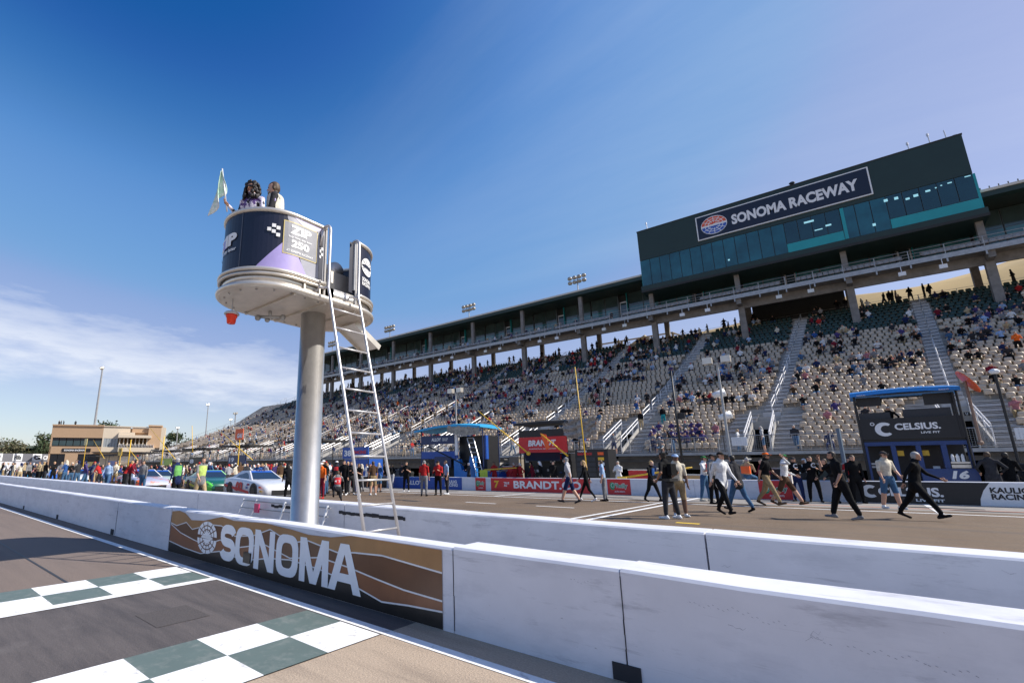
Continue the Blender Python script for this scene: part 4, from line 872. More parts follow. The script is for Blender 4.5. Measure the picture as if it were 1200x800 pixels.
# flag: staff held by the woman, cloth hanging to the track side
hand = we.location+M.Rotation(R(-62), 3, 'Z') @ (J_['mR']*.955)
fl = empty('green_flag', tuple(hand), 0, 'pale green and white flag hanging from a white staff in the raised hand', 'flag')
tip = V((-.04, -.10, .60))
b = MB(); b.tube([tuple(-tip*.25), tuple(tip)], .012, 8); b.build('staff', RAILW, fl, smooth=True)
b = MB(); nu, nv = 10, 14; Rr = V((-.64, -.58, 0)); rows = []
for j in range(nv+1):
    t = j/nv; p0 = tip*(1-.72*t)*.97; wdt = .02+.26*t*(1-.15*t)
    row = []
    for i in range(nu+1):
        u = i/nu; p = p0+Rr*(wdt*u)+V((0, 0, -.62*u*t*.62-.03*u))+V((.035*math.sin(u*9+t*3)*(.3+t), -.03*math.cos(u*8+t*4)*(.3+t), 0)); row.append(tuple(p))
    rows.append(row)
b.rings(rows, closed=False, cap=(False, False)); fo = b.build('flag_cloth', mat('flag_green_white', (.50, .70, .58), .8, noise=.25, scale=5), fl, smooth=True)
fm = fo.data.materials[0]; mix_layer(fm, (.78, .80, .76), 3.0, .45, .55); t_ = fm.node_tree; pb = t_.nodes['Principled BSDF']; pb.inputs['Transmission Weight'].default_value = 0.0
md = fo.modifiers.new('thick', 'SOLIDIFY'); md.thickness = .003

# ---------------------------------------------------------------- race cars
def stock_car(x, y, rz, label, body_c, number=None, num_c=None, nose_c=None, band_c=None, roof_c=None, streaks=None, group='race cars lined up on pit road'):
    e = empty('race_car', (x, y, gz(x, y)), rz, label, 'race car', group)
    bm_ = mat('car_paint_'+'_'.join('%d' % (100*q) for q in body_c), body_c, .3, .0, noise=.12, scale=2, coat=.6)
    if streaks: mix_layer(bm_, streaks, 2.5, .52, .58, (1, 1, 2.5), .9)
    st = [(-2.42, .30, .86, .84), (-2.3, .14, .93, .90), (-1.9, .12, .96, .93), (-1.3, .12, .97, .94), (-.6, .12, .96, .93), (.2, .12, .96, .90), (.8, .12, .97, .86), (1.4, .12, .97, .80), (1.9, .12, .95, .72), (2.3, .12, .88, .62), (2.48, .14, .74, .48)]
    rg = []
    for X, zb, hw, zt in st:
        half = [(hw*.97, zb), (hw, zb+.18), (hw, (zb+zt)/2+.04), (hw*.965, zt-.06), (hw*.86, zt-.005), (hw*.45, zt+.02), (0, zt+.028)]
        rg.append([(X, -p[0], p[1]) for p in half]+[(X, p[0], p[1]) for p in reversed(half[:-1])])
    b = MB(); b.rings(rg); b.build('body', bm_, e, smooth=True)
    bx = [(-1.75, .80, .90), (.85, .80, .86)]; rf = [(-.85, .57, 1.285), (-.1, .60, 1.30), (.05, .60, 1.27)]
    # cabin: pillars and roof as one shell
    b = MB(); base = [(-1.78, -.78, .90), (.88, -.82, .85), (.88, .82, .85), (-1.78, .78, .90)]; topp = [(-.92, -.56, 1.27), (.0, -.58, 1.29), (.0, .58, 1.29), (-.92, .56, 1.27)]
    b.rings([base, topp]); cab = b.build('cabin', mat('car_roof_'+'_'.join('%d' % (100*q) for q in (roof_c or body_c)), roof_c or body_c, .3, coat=.6), e)
    def pane(name, q, off):
        b = MB(); c = sum((V(p) for p in q), V())/4; n = (V(q[1])-V(q[0])).cross(V(q[3])-V(q[0])).normalized()
        if n.dot(c-V((-.4, 0, .9))) < 0: n = -n
        qq = [c+(V(p)-c)*off+n*.006 for p in q]; b.face(qq); return b.build(name, CARGL, e), n, qq
    wsh, n_, qq = pane('windshield', [base[1], base[2], topp[2], topp[1]], .9)
    b = MB(); a_, c_ = qq[3]+n_*.004, qq[2]+n_*.004; b.face([a_, c_, c_+(qq[1]-qq[2])*.22, a_+(qq[0]-qq[3])*.22]); b.build('visor_strip', BLUE, wsh)
    pane('rear_window', [base[0], base[3], topp[3], topp[0]], .85)
    pane('side_window', [(-1.2, -.80, .90), (.6, -.81, .88), (-.02, -.59, 1.25), (-.85, -.57, 1.24)], .88); pane('side_window', [(-1.2, .80, .90), (.6, .81, .88), (-.02, .59, 1.25), (-.85, .57, 1.24)], .88)
    b = MB(); b.face([(.85, -.84, .865), (2.2, -.78, .66), (2.2, .78, .66), (.85, .84, .865)])
    for X in (1.42, -1.38):
        for s in (-1, 1):
            we_ = empty('wheel', (X, s*.86, .335)); we_.parent = e
            b = MB(); b.tube([(0, -.13, 0), (0, -.12, 0), (0, .12, 0), (0, .13, 0)], [.30, .335, .335, .30], 20); b.build('tyre', RUBBER, we_, smooth=False)
            b = MB(); b.tube([(0, -.137, 0), (0, .137, 0)], .20, 14); b.build('rim', BLACK, we_)
            b = MB(); b.rings([[(X+.40*math.cos(R(a)), s*.955*1.0, .335+.40*math.sin(R(a))) for a in range(-25, 206, 21)], [(X+.40*math.cos(R(a)), s*.978, .335+.40*math.sin(R(a))) for a in range(-25, 206, 21)]]); b.build('wheel_arch', BLACK, e)  # black disc in place of the shade inside the wheel well
    if nose_c:
        b = MB()
        for i in range(len(rg)-3, len(rg)-1):
            for j in range(4): b.face([V(rg[i][j])+V((.006, -.006, 0)), V(rg[i+1][j])+V((.006, -.006, 0)), V(rg[i+1][j+1])+V((.006, -.006, .004)), V(rg[i][j+1])+V((.006, -.006, .004))])
        b.build('nose_paint', mat('nose_'+'_'.join('%d' % (100*q) for q in nose_c), nose_c, .35), e)
    b = MB(); b.box(2.42, 2.50, -.55, .55, .20, .42); b.build('grille', BLACK, e)
    b = MB(); b.box(2.2, 2.62, -.9, .9, .06, .09); b.build('splitter', BLACK, e)
    b = MB()
    for s in (-1, 1): b.ball((2.28, s*.68, .55), .10, .13, .05, 8, 4)
    b.build('headlight_decal', WHITE, e)
    b = MB(); b.box(-2.50, -2.46, -.78, .78, .86, 1.06); b.build('spoiler', BLACK, e)
    if number:
        for s in (-1, 1): write(number, num_c, e, (-.62 if s < 0 else .62, s*.985, .30), (1 if s < 0 else -1, 0, 0), (0, 0, 1), .46, .80, .05, .12)
        write('SPONSOR' if False else number, num_c, e, (-.25, .25, 1.302), (0, -1, 0), (1, 0, 0), .4, .5, .03)
    rq = random.Random(int(abs(x)*10))
    for k in range(9):
        m_ = rq.choice((RED, WHITE, BLACK, YEL, BLUE, GRN, ORNG)); xx = rq.choice((rq.uniform(-2.2, -1.8), rq.uniform(.35, .85), rq.uniform(1.9, 2.15), rq.uniform(-.95, -.7))); zz = rq.uniform(.28, .62); b = MB()
        for s in (-1, 1): b.face([(xx, s*.978, zz), (xx+.24, s*.978, zz), (xx+.24, s*.978, zz+.08), (xx, s*.978, zz+.08)])
        b.build('sponsor_decal', m_, e)['kind'] = 'stuff'
    if band_c:
        for s in (-1, 1):
            b = MB(); b.face([(.95, s*.982, .22), (-2.1, s*.978, .50), (-2.1, s*.978, .62), (.95, s*.982, .34)]); b.build('side_stripe', band_c, e)
    return e
stock_car(-22.3, 13.3, R(-6), 'white and silver race car with red number 00 nearest the steel pole', (.62, .62, .64), '00', RED, None, RED, (.60, .60, .62))
hx = [c_ for c_ in bpy.data.objects if c_.name.startswith('race_car')][0]
write('X', RED, hx, (1.3, .2, .815), (0, -1, 0), (1, 0, -.16), .5, .5, .05)
stock_car(-29.6, 14.3, R(-8), 'dark blue and lime green race car behind the car numbered 00', (.012, .10, .07), None, None, (.12, .60, .08), LIME, (.35, .75, .30))
stock_car(-32.5, 11.4, R(-3), 'silver and orange race car with orange number left of the green vest', (.42, .44, .56), '11', ORNG, (.8, .15, .03), ORNG, (.7, .7, .7), (.65, .22, .10))
stock_car(-37.5, 14.2, R(-6), 'pale green and white race car in the crowd behind the silver one', (.5, .6, .5), '51', BLACK, (.7, .7, .7))
stock_car(-46.5, 13.8, R(-5), 'dark blue race car with white nose deep in the crowd', (.03, .05, .20), '8', WHITE, (.7, .7, .72))
stock_car(-54, 13.5, R(-5), 'white race car with blue windscreen deep in the crowd', (.66, .66, .68), '20', BLUE, (.6, .1, .1))
stock_car(-63, 13.5, R(-5), 'small blue race car fourth from the left edge', (.03, .12, .45), '9', WHITE)
stock_car(-74, 13.2, R(-5), 'bright cyan blue race car near the left edge of the picture', (.02, .30, .55), '2', YEL)

# ---------------------------------------------------------------- grandstand
Y0S, Z0S, DP, NR = 42.3, 2.35, 0.85, 39
def zr(i): return Z0S+.36*i+.002*i*i
def yr(i): return Y0S+DP*i
def aisle(k, y): return 4.9-10.2*k+.085*(y-42.3)
def xleft(i): return -131+24.5*i/NR
XR = 19.0
gs = empty('grandstand', (0, 0, 0), 0, 'long concrete grandstand of tan and green seats along pit road', 'grandstand')
NA = range(-1, 13)
# stepped tiers, one part per row, notched round the seven-row openings at the foot of each aisle
for i in range(NR):
    b = MB(); xs_ = [xleft(i)]
    if i < 6:
        for k in sorted(NA, reverse=True):
            c_ = aisle(k, yr(i))
            if c_-.85 > xleft(i)+1: xs_ += [c_-.72, c_+.72]
    xs_.append(XR)
    for a, c_ in zip(xs_[0::2], xs_[1::2]):
        b.box(a, c_, yr(i), yr(i)+DP-.003, zr(i)-(1.2 if i < 8 else .7), zr(i))
    b.build('tier', CONC, gs)
b = MB(); b.rings([[(x, y, z) for y, z in ((yr(0)+6, 0), (yr(NR)+.2, zr(NR)-1.0), (yr(NR)+3.2, zr(NR)-1.0), (yr(NR)+3.2, 0))] for x in (-128, 19)]); b.build('back_mass', CONCD, gs)
b = MB(); b.box(-107, 19, yr(NR), yr(NR)+3, zr(NR)-.25, zr(NR)+.02); b.build('top_walkway', CONC, gs)
# front walkway, its edge, and what holds it up
b = MB(); b.box(-131, 19, 39.8, Y0S-.004, 2.17, 2.33); b.build('front_walkway', CONC, gs)
b = MB(); b.box(-131, 19, 39.74, 39.79, 2.16, 2.36); b.build('edge_trim', GALV, gs)
b = MB(); b.box(-131, 19, 44.6, 44.9, -1.3, 2.0); b.build('rear_wall', VOID, gs)  # near-black colour holds the shade below the walkway; the wall is concrete
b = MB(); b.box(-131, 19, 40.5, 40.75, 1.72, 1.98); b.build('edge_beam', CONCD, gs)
for k in range(15):
    X = 9-10.2*k; box_obj('column', X-.22, X+.22, 40.6, 41.0, gz(X, 30)-.2, 2.0, COLM, gs)
# seats
def seat_mesh(m):
    b = MB()
    out = [(-.20, .40), (.20, .40), (.212, .70), (.195, .78), (.14, .825), (-.14, .825), (-.195, .78), (-.212, .70)]
    mid = [(x*.72, z+.03 if z < .5 else .40+(z-.40)*.84) for x, z in out]
    f0 = [(x, .165+.06*(z-.42), z) for x, z in mid]; fr_ = [(x, .205+.08*(z-.42), z) for x, z in out]; bk = [(x*.97, y+.055, z-.015) for x, y, z in fr_]
    b.rings([f0, fr_, bk]); b.rings([[(-.22, -.17, .40), (.22, -.17, .40), (.235, .2, .41), (-.235, .2, .41)], [(-.225, -.21, .44), (.225, -.21, .44), (.235, .2, .455), (-.235, .2, .455)], [(-.17, -.15, .465), (.17, -.15, .465), (.17, .15, .455), (-.17, .15, .455)]])
    b.box(-.03, .03, .02, .12, 0, .42)
    return b.mesh('seat', m, True)
SM, SG = seat_mesh(SEATT), seat_mesh(SEATG)
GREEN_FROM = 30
seats = []
for i in range(NR):
    x = xleft(i)+.4+(i*37 % 5)*.07
    while x < XR-.3:
        ok = True
        for k in NA:
            c_ = aisle(k, yr(i)); hw = (2.45 if i < 9 else .78)
            if i in (9,): hw = 1.6
            if abs(x-c_) < hw: ok = False
        if ok: seats.append((x, yr(i)+.52, zr(i), i))
        x += .52
cp = V((0, 0, 1.45))
def inview(x, y, z):
    v = V((x, y, z))-cp; d = v.dot(Fv)
    if d < 1: return False
    px, py_ = 480+562*v.dot(Rv)/d, 420-562*v.dot(Uv)/d
    return -10 < px < 1215 and -10 < py_ < 810
vis = sorted([s for s in seats if inview(*s[:3])], key=lambda s: s[0]**2+s[1]**2)
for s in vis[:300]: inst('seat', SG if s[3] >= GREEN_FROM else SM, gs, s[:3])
rest = vis[300:]+[s for s in seats if not inview(*s[:3]) and s[0] > 8]
aS, aG = arrays(SM), arrays(SG)
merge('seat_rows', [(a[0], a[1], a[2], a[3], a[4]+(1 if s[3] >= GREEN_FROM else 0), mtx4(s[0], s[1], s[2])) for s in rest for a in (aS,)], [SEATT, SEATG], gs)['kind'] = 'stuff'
# aisles: aluminium treads, side stairs and openings
for k in NA:
    b = MB()
    for i in range(NR):
        c_ = aisle(k, yr(i)); z = zr(i)
        if c_-1 < xleft(i): continue
        if i < 9:
            for s in (-1, 1):
                for j in range(3): b.box(c_+s*1.58-.80, c_+s*1.58+.80, yr(i)-.02+j*.28, yr(i)+.22+j*.28, z+(.03 if j == 0 else .03+.12*j), z+.065+.12*j)
                if i < 8: b.box(c_+s*1.58-.80, c_+s*1.58+.80, yr(i)+DP-.04, yr(i)+DP-.01, z, zr(i+1)+.02)
        else:
            for j in range(2): b.box(c_-.60, c_+.60, yr(i)+j*.42-.02, yr(i)+j*.42+.30, z+j*.18+.01, z+j*.18+.05)
            b.box(c_-.60, c_+.60, yr(i)-.03, yr(i)-.005, z-.36, z+.04)
    if not b.v: continue
    b.build('stair_treads', TREAD, gs)
    c_ = aisle(k, 44)
    if c_ < -126: continue
    # opening at the foot
    yb = yr(6)-.05
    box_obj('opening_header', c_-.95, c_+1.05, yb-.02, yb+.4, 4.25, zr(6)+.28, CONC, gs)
    box_obj('dark_doorway', c_-.62, c_+.86, yb-.03, yb+.035, 2.33, 4.24, VOID, gs)  # black plate in place of the shaded opening
    for s in (-1, 1):
        b = MB(); xx = c_+.12+s*.74; b.rings([[(xx-.05, y, z) for y, z in ((42.4, 2.3), (yb, 2.3), (yb, zr(6)+.25), (42.4, 2.75))], [(xx+.05, y, z) for y, z in ((42.4, 2.3), (yb, 2.3), (yb, zr(6)+.25), (42.4, 2.75))]]); b.build('opening_side_wall', CONC, gs)
        b = MB()
        for dz in (.62, .95): b.tube([(xx, 42.4, 2.8+dz), (xx, yb, zr(6)+.15+dz)], .045, 6)
        for t in (0, .33, .66, 1): b.tube([(xx, 42.4+(yb-42.4)*t, 2.6+(zr(6)-2.4)*t), (xx, 42.4+(yb-42.4)*t, 2.8+.95+(zr(6)+.15-2.8)*t)], .03, 6)
        b.build('slanted_rail', RAILW, gs)
    b = MB(); b.box(c_+.55, c_+.8, yb-.06, yb-.03, zr(6)+.02, zr(6)+.24); sgn = b.build('section_plate', BLACK, gs)
    write('ABCDEFGHIJKLMNOP'[k+1] if False else 'U', WHITE, sgn, (c_+.62, yb-.064, zr(6)+.05), (1, 0, 0), (0, 0, 1), .16, .10, .02)
    # rails up the middle of the aisle
    i = 9
    while i < NR-1:
        y0_, y1_ = yr(i)+.3, yr(i+2)+.4; b = MB(); x0_, x1_ = aisle(k, y0_), aisle(k, y1_); za, zb = zr(i), zr(i+2)
        b.tube([(x0_, y0_, za), (x0_, y0_, za+.92), (x1_, y1_, zb+.92), (x1_, y1_, zb)], .035, 6); b.tube([(x0_, y0_, za+.5), (x1_, y1_, zb+.5)], .028, 5)
        b.build('hand_rail', RAILW if i < 22 else GALV, gs); i += 3
# front fence in panels
X = -130.0
def fence_panel():
    b = MB(); b.tube([(0, 0, 0), (0, 0, 1.12)], .035, 6); b.tube([(0, 0, 1.10), (3, 0, 1.10)], .028, 6); b.tube([(0, 0, .12), (3, 0, .12)], .02, 5); b.tube([(1.5, 0, .12), (1.5, 0, 1.1)], .022, 5)
    for i in range(1, 25): b.box(i*.12-.004, i*.12+.004, -.004, .004, .12, 1.1)
    for i in range(1, 8): b.box(0, 3, -.003, .003, .12+i*.12, .127+i*.12)
    return b.mesh('fence_panel', GALV)
FPM = fence_panel()
while X < 18: inst('fence_panel', FPM, gs, (X, 39.95, 2.34)); X += 3.0
for X in (-5.75, 6.75):
    b = MB(); b.box(X-.45, X+.45, 39.86, 39.90, 2.75, 3.35)
    for j in range(7): b.box(X-.43+j*.13, X-.35+j*.13, 39.84, 39.86, 2.77, 3.33)
    b.build('louvre_panel', WHITE, gs)
# rear rail
b = MB()
for X in range(-106, 19, 3): b.tube([(X, yr(NR)+2.8, zr(NR)), (X, yr(NR)+2.8, zr(NR)+1.2)], .03, 5)
for dz in (.5, .85, 1.2): b.tube([(-106, yr(NR)+2.8, zr(NR)+dz), (18, yr(NR)+2.8, zr(NR)+dz)], .022, 5)
b.build('rear_railing', GALV, gs)
b = MB()
for i in range(0, NR, 2): b.tube([(xleft(i)+.1, yr(i)+.4, zr(i)), (xleft(i)+.1, yr(i)+.4, zr(i)+1.3)], .03, 5)
for dz in (.7, 1.3): b.tube([(xleft(i)+.1, yr(i)+.4, zr(i)+dz) for i in range(0, NR, 2)], .025, 5)
b.build('end_railing', GALV, gs)

# ---------------------------------------------------------------- suites above the stand
su = empty('suite_building', (0, 0, 0), 0, 'glass fronted suite level with balcony seats and flat green roof above the grandstand', 'building')
XL, XRR = -99.5, 30.0
CX = [12.5-10.22*i for i in range(-1, 12)]
for X in CX:
    box_obj('column', X-.33, X+.33, 70.6, 71.3, 15.5, 21.4, COLM, su); box_obj('column', X-.26, X+.26, 70.65, 71.15, 21.9, 27.45, COLM, su)
    box_obj('rear_column', X-.3, X+.3, 77.2, 77.8, 17.0, 22.7, COLM, su)
    b = MB(); b.box(X-.25, X+.25, 69.2, 70.7, 20.95, 21.69); b.build('cross_beam', COLM, su)
b = MB(); b.box(XL+2, XRR, 69.0, 71.3, 21.70, 21.98); b.build('deck', COLM, su)
b = MB(); b.box(XL+2, XRR, 68.94, 69.0, 21.62, 22.12); b.build('deck_edge', GALV, su)
b = MB(); b.box(XL+2.2, XRR-.2, 70.75, 71.05, 20.72, 21.69); b.build('girder', COLM, su)
for j in range(3): b = MB(); b.box(XL+3, XRR, 69.9+j*1.05, 71.2+j*1.2, 21.985+j*.36, 22.33+j*.36); b.build('balcony_step', COLM, su)
# balcony bench rows: bars of seat backs
BS = mat('balcony_seat_grey', (.40, .37, .35), .6)
bsm = MB(); bsm.box(-.21, .21, .30, .36, .40, .82); bsm.box(-.21, .21, -.1, .32, .38, .43); bm1 = bsm.mesh('balcony_seat', BS); ab = arrays(bm1)
its = []
for j in range(3):
    X = XL+3.5
    while X < XRR-1:
        if min(abs(X-(c_+5.11)) for c_ in CX) > .8: its.append(ab+(mtx4(X, 69.9+j*1.05+.35, 22.33+j*.36),))
        X += .5
merge('balcony_seats', its, [BS], su)['kind'] = 'stuff'
X = XL+2
while X < XRR-1:
    b = MB(); b.tube([(X, 68.97, 21.2), (X, 68.97, 23.1)], .04, 5)
    for dz in (22.45, 22.75, 23.1): b.tube([(X, 68.97, dz), (X+2.55, 68.97, dz)], .028, 5)
    b.box(X-.06, X+.06, 68.8, 69.0, 21.2, 21.55)
    b.build('balcony_rail', GALV, su); X += 2.55
# suite glass: panes between mullions, a door in each bay
for c_ in CX[:-1]:
    x0_, x1_ = c_-10.22, c_; dx = (x0_+x1_)/2
    for a, w_ in ((x0_+.1, 2.15), (x0_+2.3, 1.95), (dx+.75, 2.1), (dx+2.9, 2.1)):
        f = box_obj('window', a, a+w_, 75.0, 75.08, 23.1, 27.55, FRAME, su)
        box_obj('pane', a+.05, a+w_-.05, 74.96, 74.99, 23.2, 25.4, SUITG, f); box_obj('pane', a+.05, a+w_-.05, 74.96, 74.99, 25.46, 27.5, SUITD, f)  # pane colours lightened for the sky they would mirror under the roof
    d_ = box_obj('door', dx-.55, dx+.55, 74.9, 75.05, 23.05, 26.3, RAILW, su); box_obj('glass', dx-.42, dx+.42, 74.87, 74.895, 23.2, 26.1, GLASSD, d_)
    box_obj('fin', dx-.70, dx-.60, 74.5, 75.0, 23.05, 27.5, FRAME, su); box_obj('fin', dx+.60, dx+.68, 74.5, 75.0, 23.05, 27.5, TEALL, su)
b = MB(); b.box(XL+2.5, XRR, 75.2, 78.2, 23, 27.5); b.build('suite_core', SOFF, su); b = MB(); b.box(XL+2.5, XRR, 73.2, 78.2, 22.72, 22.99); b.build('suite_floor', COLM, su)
# roof
def roof(name, x0, x1):
    b = MB(); pf = [(70.0, 27.35), (70.0, 27.85), (78.0, 28.9), (82.0, 28.9), (82.0, 27.6), (75.0, 27.6), (70.6, 27.2)]
    b.rings([[(x, y, z) for y, z in pf] for x in (x0, x1)]); b.build(name, DGREEN, su)
    b = MB(); b.box(x0, x1, 69.9, 70.15, 27.86, 28.12); b.build('roof_trim', TRIM, su)
    b = MB(); X = x0
    while X < x1: b.box(X, X+.06, 70.2, 78, 27.9, 27.95, M.Translation((0, 0, 0)) @ M.Rotation(0, 4, 'X')); X += 50
roof('roof', XL, -18.8); roof('roof', 12.9, XRR)
b = MB(); b.rings([[(x, y, z) for y, z in ((70.05, 27.9), (70.05, 28.15), (79, 30.6), (79, 30.0))] for x in (12.95, XRR)]); b.build('roof_sheet', TRIM, su)
for i in range(60): b = MB()
b = MB(); X = 13.0
while X < XRR: b.box(X, X+.08, 70.06, 70.1, 28.1, 28.4); X += .6
b.build('sheet_seams', CONCD, su)
# small floodlights under the deck, brackets
for i, c_ in enumerate(CX[:-1]):
    for dx_ in (3.3, 6.2):
        X = c_-dx_; b = MB(); b.box(X-.28, X+.28, 68.6, 68.85, 20.55, 20.95, None); b.tube([(X, 68.9, 21.6), (X, 68.75, 20.9)], .03, 5); b.build('deck_floodlight', WHITE if i % 2 else STEELW, su)
b = MB()
for y in (69.4, 74): b.tube([(-99.2, y, 27.4), (-99.2, y, 23.4)], .05, 5)
b.box(-99.6, -98.2, 69.2, 74.2, 23.2, 23.35); b.tube([(-99.6, 69.3, 24.3), (-99.6, 74.2, 24.3)], .04, 5); b.build('end_cage', GALV, su)
# press box with the big sign
pb_ = empty('press_box', (0, 0, 0), 0, 'dark green press box with the big raceway sign and a teal glass band', 'building')
BX0, BX1, BY = -18.75, 12.75, 69.5
b = MB(); b.rings([[(x, y, z) for y, z in ((BY, 29.95), (BY, 34.35), (BY+10, 34.35), (BY+10, 29.95))] for x in (BX0, BX1)]); b.build('cladding_wall', DGREEN, pb_)
b = MB(); b.box(BX0-.2, BX1+.35, BY-.05, BY+10, 25.2, 26.1); b.build('floor_slab', DGREEN, pb_)
b = MB(); b.box(BX0-.22, BX1+.37, BY-.08, BY-.052, 25.2, 25.5); b.build('slab_edge', SOFF, pb_)
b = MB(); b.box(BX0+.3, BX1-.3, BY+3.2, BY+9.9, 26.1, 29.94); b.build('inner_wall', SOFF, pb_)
b = MB(); b.box(BX0-.05, BX1+.05, BY-.03, BY+10.05, 34.35, 34.5); b.build('parapet', SOFF, pb_)
n = 25; wd = (BX1-BX0)/n
for i in range(n):
    a = BX0+wd*i; has_spandrel = i in (13, 14, 15, 16) or i >= 20  # bays with a paler spandrel panel below the glass
    f = box_obj('window', a+.02, a+wd-.02, BY+.10, BY+.16, 26.1, 29.94, FRAME, pb_)
    box_obj('pane', a+.04, a+wd-.04, BY+.05, BY+.09, 27.25 if has_spandrel else 26.15, 29.9, TEALG if not has_spandrel else mat('clear_teal_glass', (.008, .035, .045), .05, noise=.3, scale=.5, spec=.9), f)
    if has_spandrel: box_obj('spandrel', a+.0, a+wd, BY+.02, BY+.045, 26.12, 27.2, TEALL, f)
box_obj('corner_pane', BX0-.02, BX0+.02, BY+.1, BY+5, 26.15, 29.9, TEALL, pb_); box_obj('corner_pane', BX1-.02, BX1+.16, BY+.06, BY+5, 26.15, 29.9, TEALL, pb_)  # paler teal colour stands for the lit edges of the corner glass
box_obj('pale_teal_pane', BX0+wd*17+.05, BX0+wd*17+.35, BY+.0, BY+.04, 26.15, 29.9, TEALL, pb_)  # thin strip of paler teal over the glass
for a, z, w_, h_ in ((-.5, 29.2, .9, .22), (.3, 28.0, .7, .12), (1.3, 28.2, .5, .2), (5.05, 26.9, .25, .3), (6.3, 29.3, .3, .3), (7.1, 29.25, .3, .3), (7.9, 28.9, .3, .22), (8.5, 29.0, .35, .28), (9.4, 29.2, .35, .2), (10.1, 29.35, .12, .12), (10.5, 29.45, .12, .12), (11.0, 29.5, .3, .12), (-8.4, 26.9, .2, .2), (12.2, 29.7, .4, .1)):
    box_obj('screen', a, a+w_, BY+.035, BY+.048, z, z+h_, SCREEN, pb_)
for j in range(40): pass
sg = box_obj('sign_board', -11.3, 5.65, BY-.16, BY-.01, 30.5, 33.85, WHITE, pb_)
box_obj('sign_field', -11.17, 5.52, BY-.18, BY-.161, 30.63, 33.72, NAVY, sg)
write('SONOMA RACEWAY', WHITE, sg, (-7.35, BY-.186, 31.45), (1, 0, 0), (0, 0, 1), 1.38, 12.0, .045)
em = emblem(-9.3, 32.17, 1.38, 1.16, BY-.20, sg, mat('emblem_red', (.75, .12, .05), .5), mat('emblem_blue', (.05, .12, .45), .5), WHITE)
b = MB(); k = 32
for i in range(k):
    a0, a1 = 2*math.pi*i/k, 2*math.pi*(i+1)/k
    b.face([(-9.3+1.47*math.cos(a), BY-.196, 32.17+1.25*math.sin(a)) for a in (a0, a1)]+[(-9.3, BY-.196, 32.17)])
b.build('emblem_disc', WHITE, sg)
# roof antennas and gear on the press box
b = MB()
for X in (-10.3, -9.6, -8.9, -8.2, -7.5): b.tube([(X, 72, 34.5), (X, 72, 35.6+.15*math.sin(X*5))], .05, 5); b.box(X-.22, X+.22, 71.9, 72.1, 35.3, 35.5)
b.tube([(-10.5, 72, 35.1), (-7.3, 72, 35.3)], .05, 5); b.tube([(-10.5, 72, 34.8), (-7.3, 72, 35.0)], .04, 5)
tag(b.build('antenna_rack', ALU), 'rack of small antennas on the press box roof left of centre', 'antenna')
for lb, X, h_, kn in (('thin whip antenna at the left end of the press box roof', -17.9, 2.2, 0), ('thin mast on the press box roof left of the twin masts', 9.4, 2.0, 0), ('thin mast on the press box roof second from the right', 11.0, 2.3, 0)):
    b = MB(); b.tube([(X, 72, 34.5), (X-.1, 72, 34.5+h_)], .05, 5); b.tube([(X-.1, 72, 34.2+h_), (X-.1, 72, 34.5+h_)], .1, 6); tag(b.build('antenna', RAILW), lb, 'antenna', 'press box antennas')
b = MB(); b.tube([(12.2, 72, 34.5), (12.1, 72, 36.6)], .05, 5); b.tube([(12.5, 72, 34.5), (12.45, 72, 35.6)], .12, 6); b.tube([(11.9, 72, 35.2), (12.9, 72, 35.3)], .05, 5); b.box(12.6, 12.9, 71.9, 72.1, 35.2, 35.7); tag(b.build('antenna', RAILW), 'cluster of antennas at the right end of the press box roof', 'antenna', 'press box antennas')
b = MB(); b.tube([(-.9, 71, 34.5), (-.9, 71, 35.2)], .05, 5); b.ball((-.9, 70.9, 35.35), .32, .2, .2); tag(b.build('roof_camera', BLACK), 'small dark camera on the press box roof above the sign', 'camera')
# flood light banks on the suite roof
def flood_bank(label, x, y, z0, z1, rows, cols, sp, rad, m_=COLM):
    e = empty('floodlight', (x, y, z0), 0, label, 'floodlight', 'floodlights on the suite roof')
    b = MB(); b.tube([(0, 0, 0), (0, 0, z1-z0)], .09, 6)
    for r_ in range(rows): b.tube([(-sp*(cols-1)/2, 0, z1-z0-r_*sp*1.0), (sp*(cols-1)/2, 0, z1-z0-r_*sp*1.0)], .05, 5)
    b.build('mast', GALV, e)
    for r_ in range(rows):
        for c_ in range(cols):
            b = MB(); X = -sp*(cols-1)/2+c_*sp; Z = z1-z0-r_*sp; b.tube([(X, .35, Z+.12), (X, .1, Z+.04), (X, -.3, Z-.08)], [rad*.4, rad*.9, rad], 10); b.build('lamp', mat('lamp_housing', (.45, .40, .33), .4, .4), e, smooth=True)
for lb, X in (('eight-lamp floodlight bank on the roof, the largest and nearest the press box', -29.25), ('floodlight bank second from the press box', -50.7), ('floodlight bank third from the press box beside the ladder', -72.0), ('floodlight bank farthest left, just right of the steel pole', -92)):
    flood_bank(lb, X, 72.5, 28.2, 31.3, 2, 4, .78, .33)
# stair tower steel behind the stand
stt = empty('stair_tower', (-27, 84, 12), 0, 'sunlit steel stair tower showing behind the top row', 'stair tower')
b = MB()
for X in (-4, 0, 4, 8): b.tube([(X, 0, 0), (X, 0, 10.5)], .18, 6); b.tube([(X, 5, 0), (X, 5, 9)], .18, 6)
for z in (6.5, 8.4, 10.4): b.tube([(-4, 0, z), (8, 0, z)], .14, 5)
b.tube([(4, 0, 10.4), (8, 5, 7.5)], .14, 5); b.tube([(8, 0, 10.4), (11, 0, 8.5)], .14, 5); b.tube([(11, 0, 8.5), (11, 0, 0)], .16, 5); b.build('frame', mat('sunlit_tan_steel', (.50, .42, .30), .6), stt)
b = MB(); b.rings([[(-3, y, 7.2), (3.5, y, 10.6), (3.5, y, 11.1), (-3, y, 7.8)] for y in (1, 2.6)]); b.build('flight', mat('sunlit_tan_steel', (.5, .42, .3)), stt)
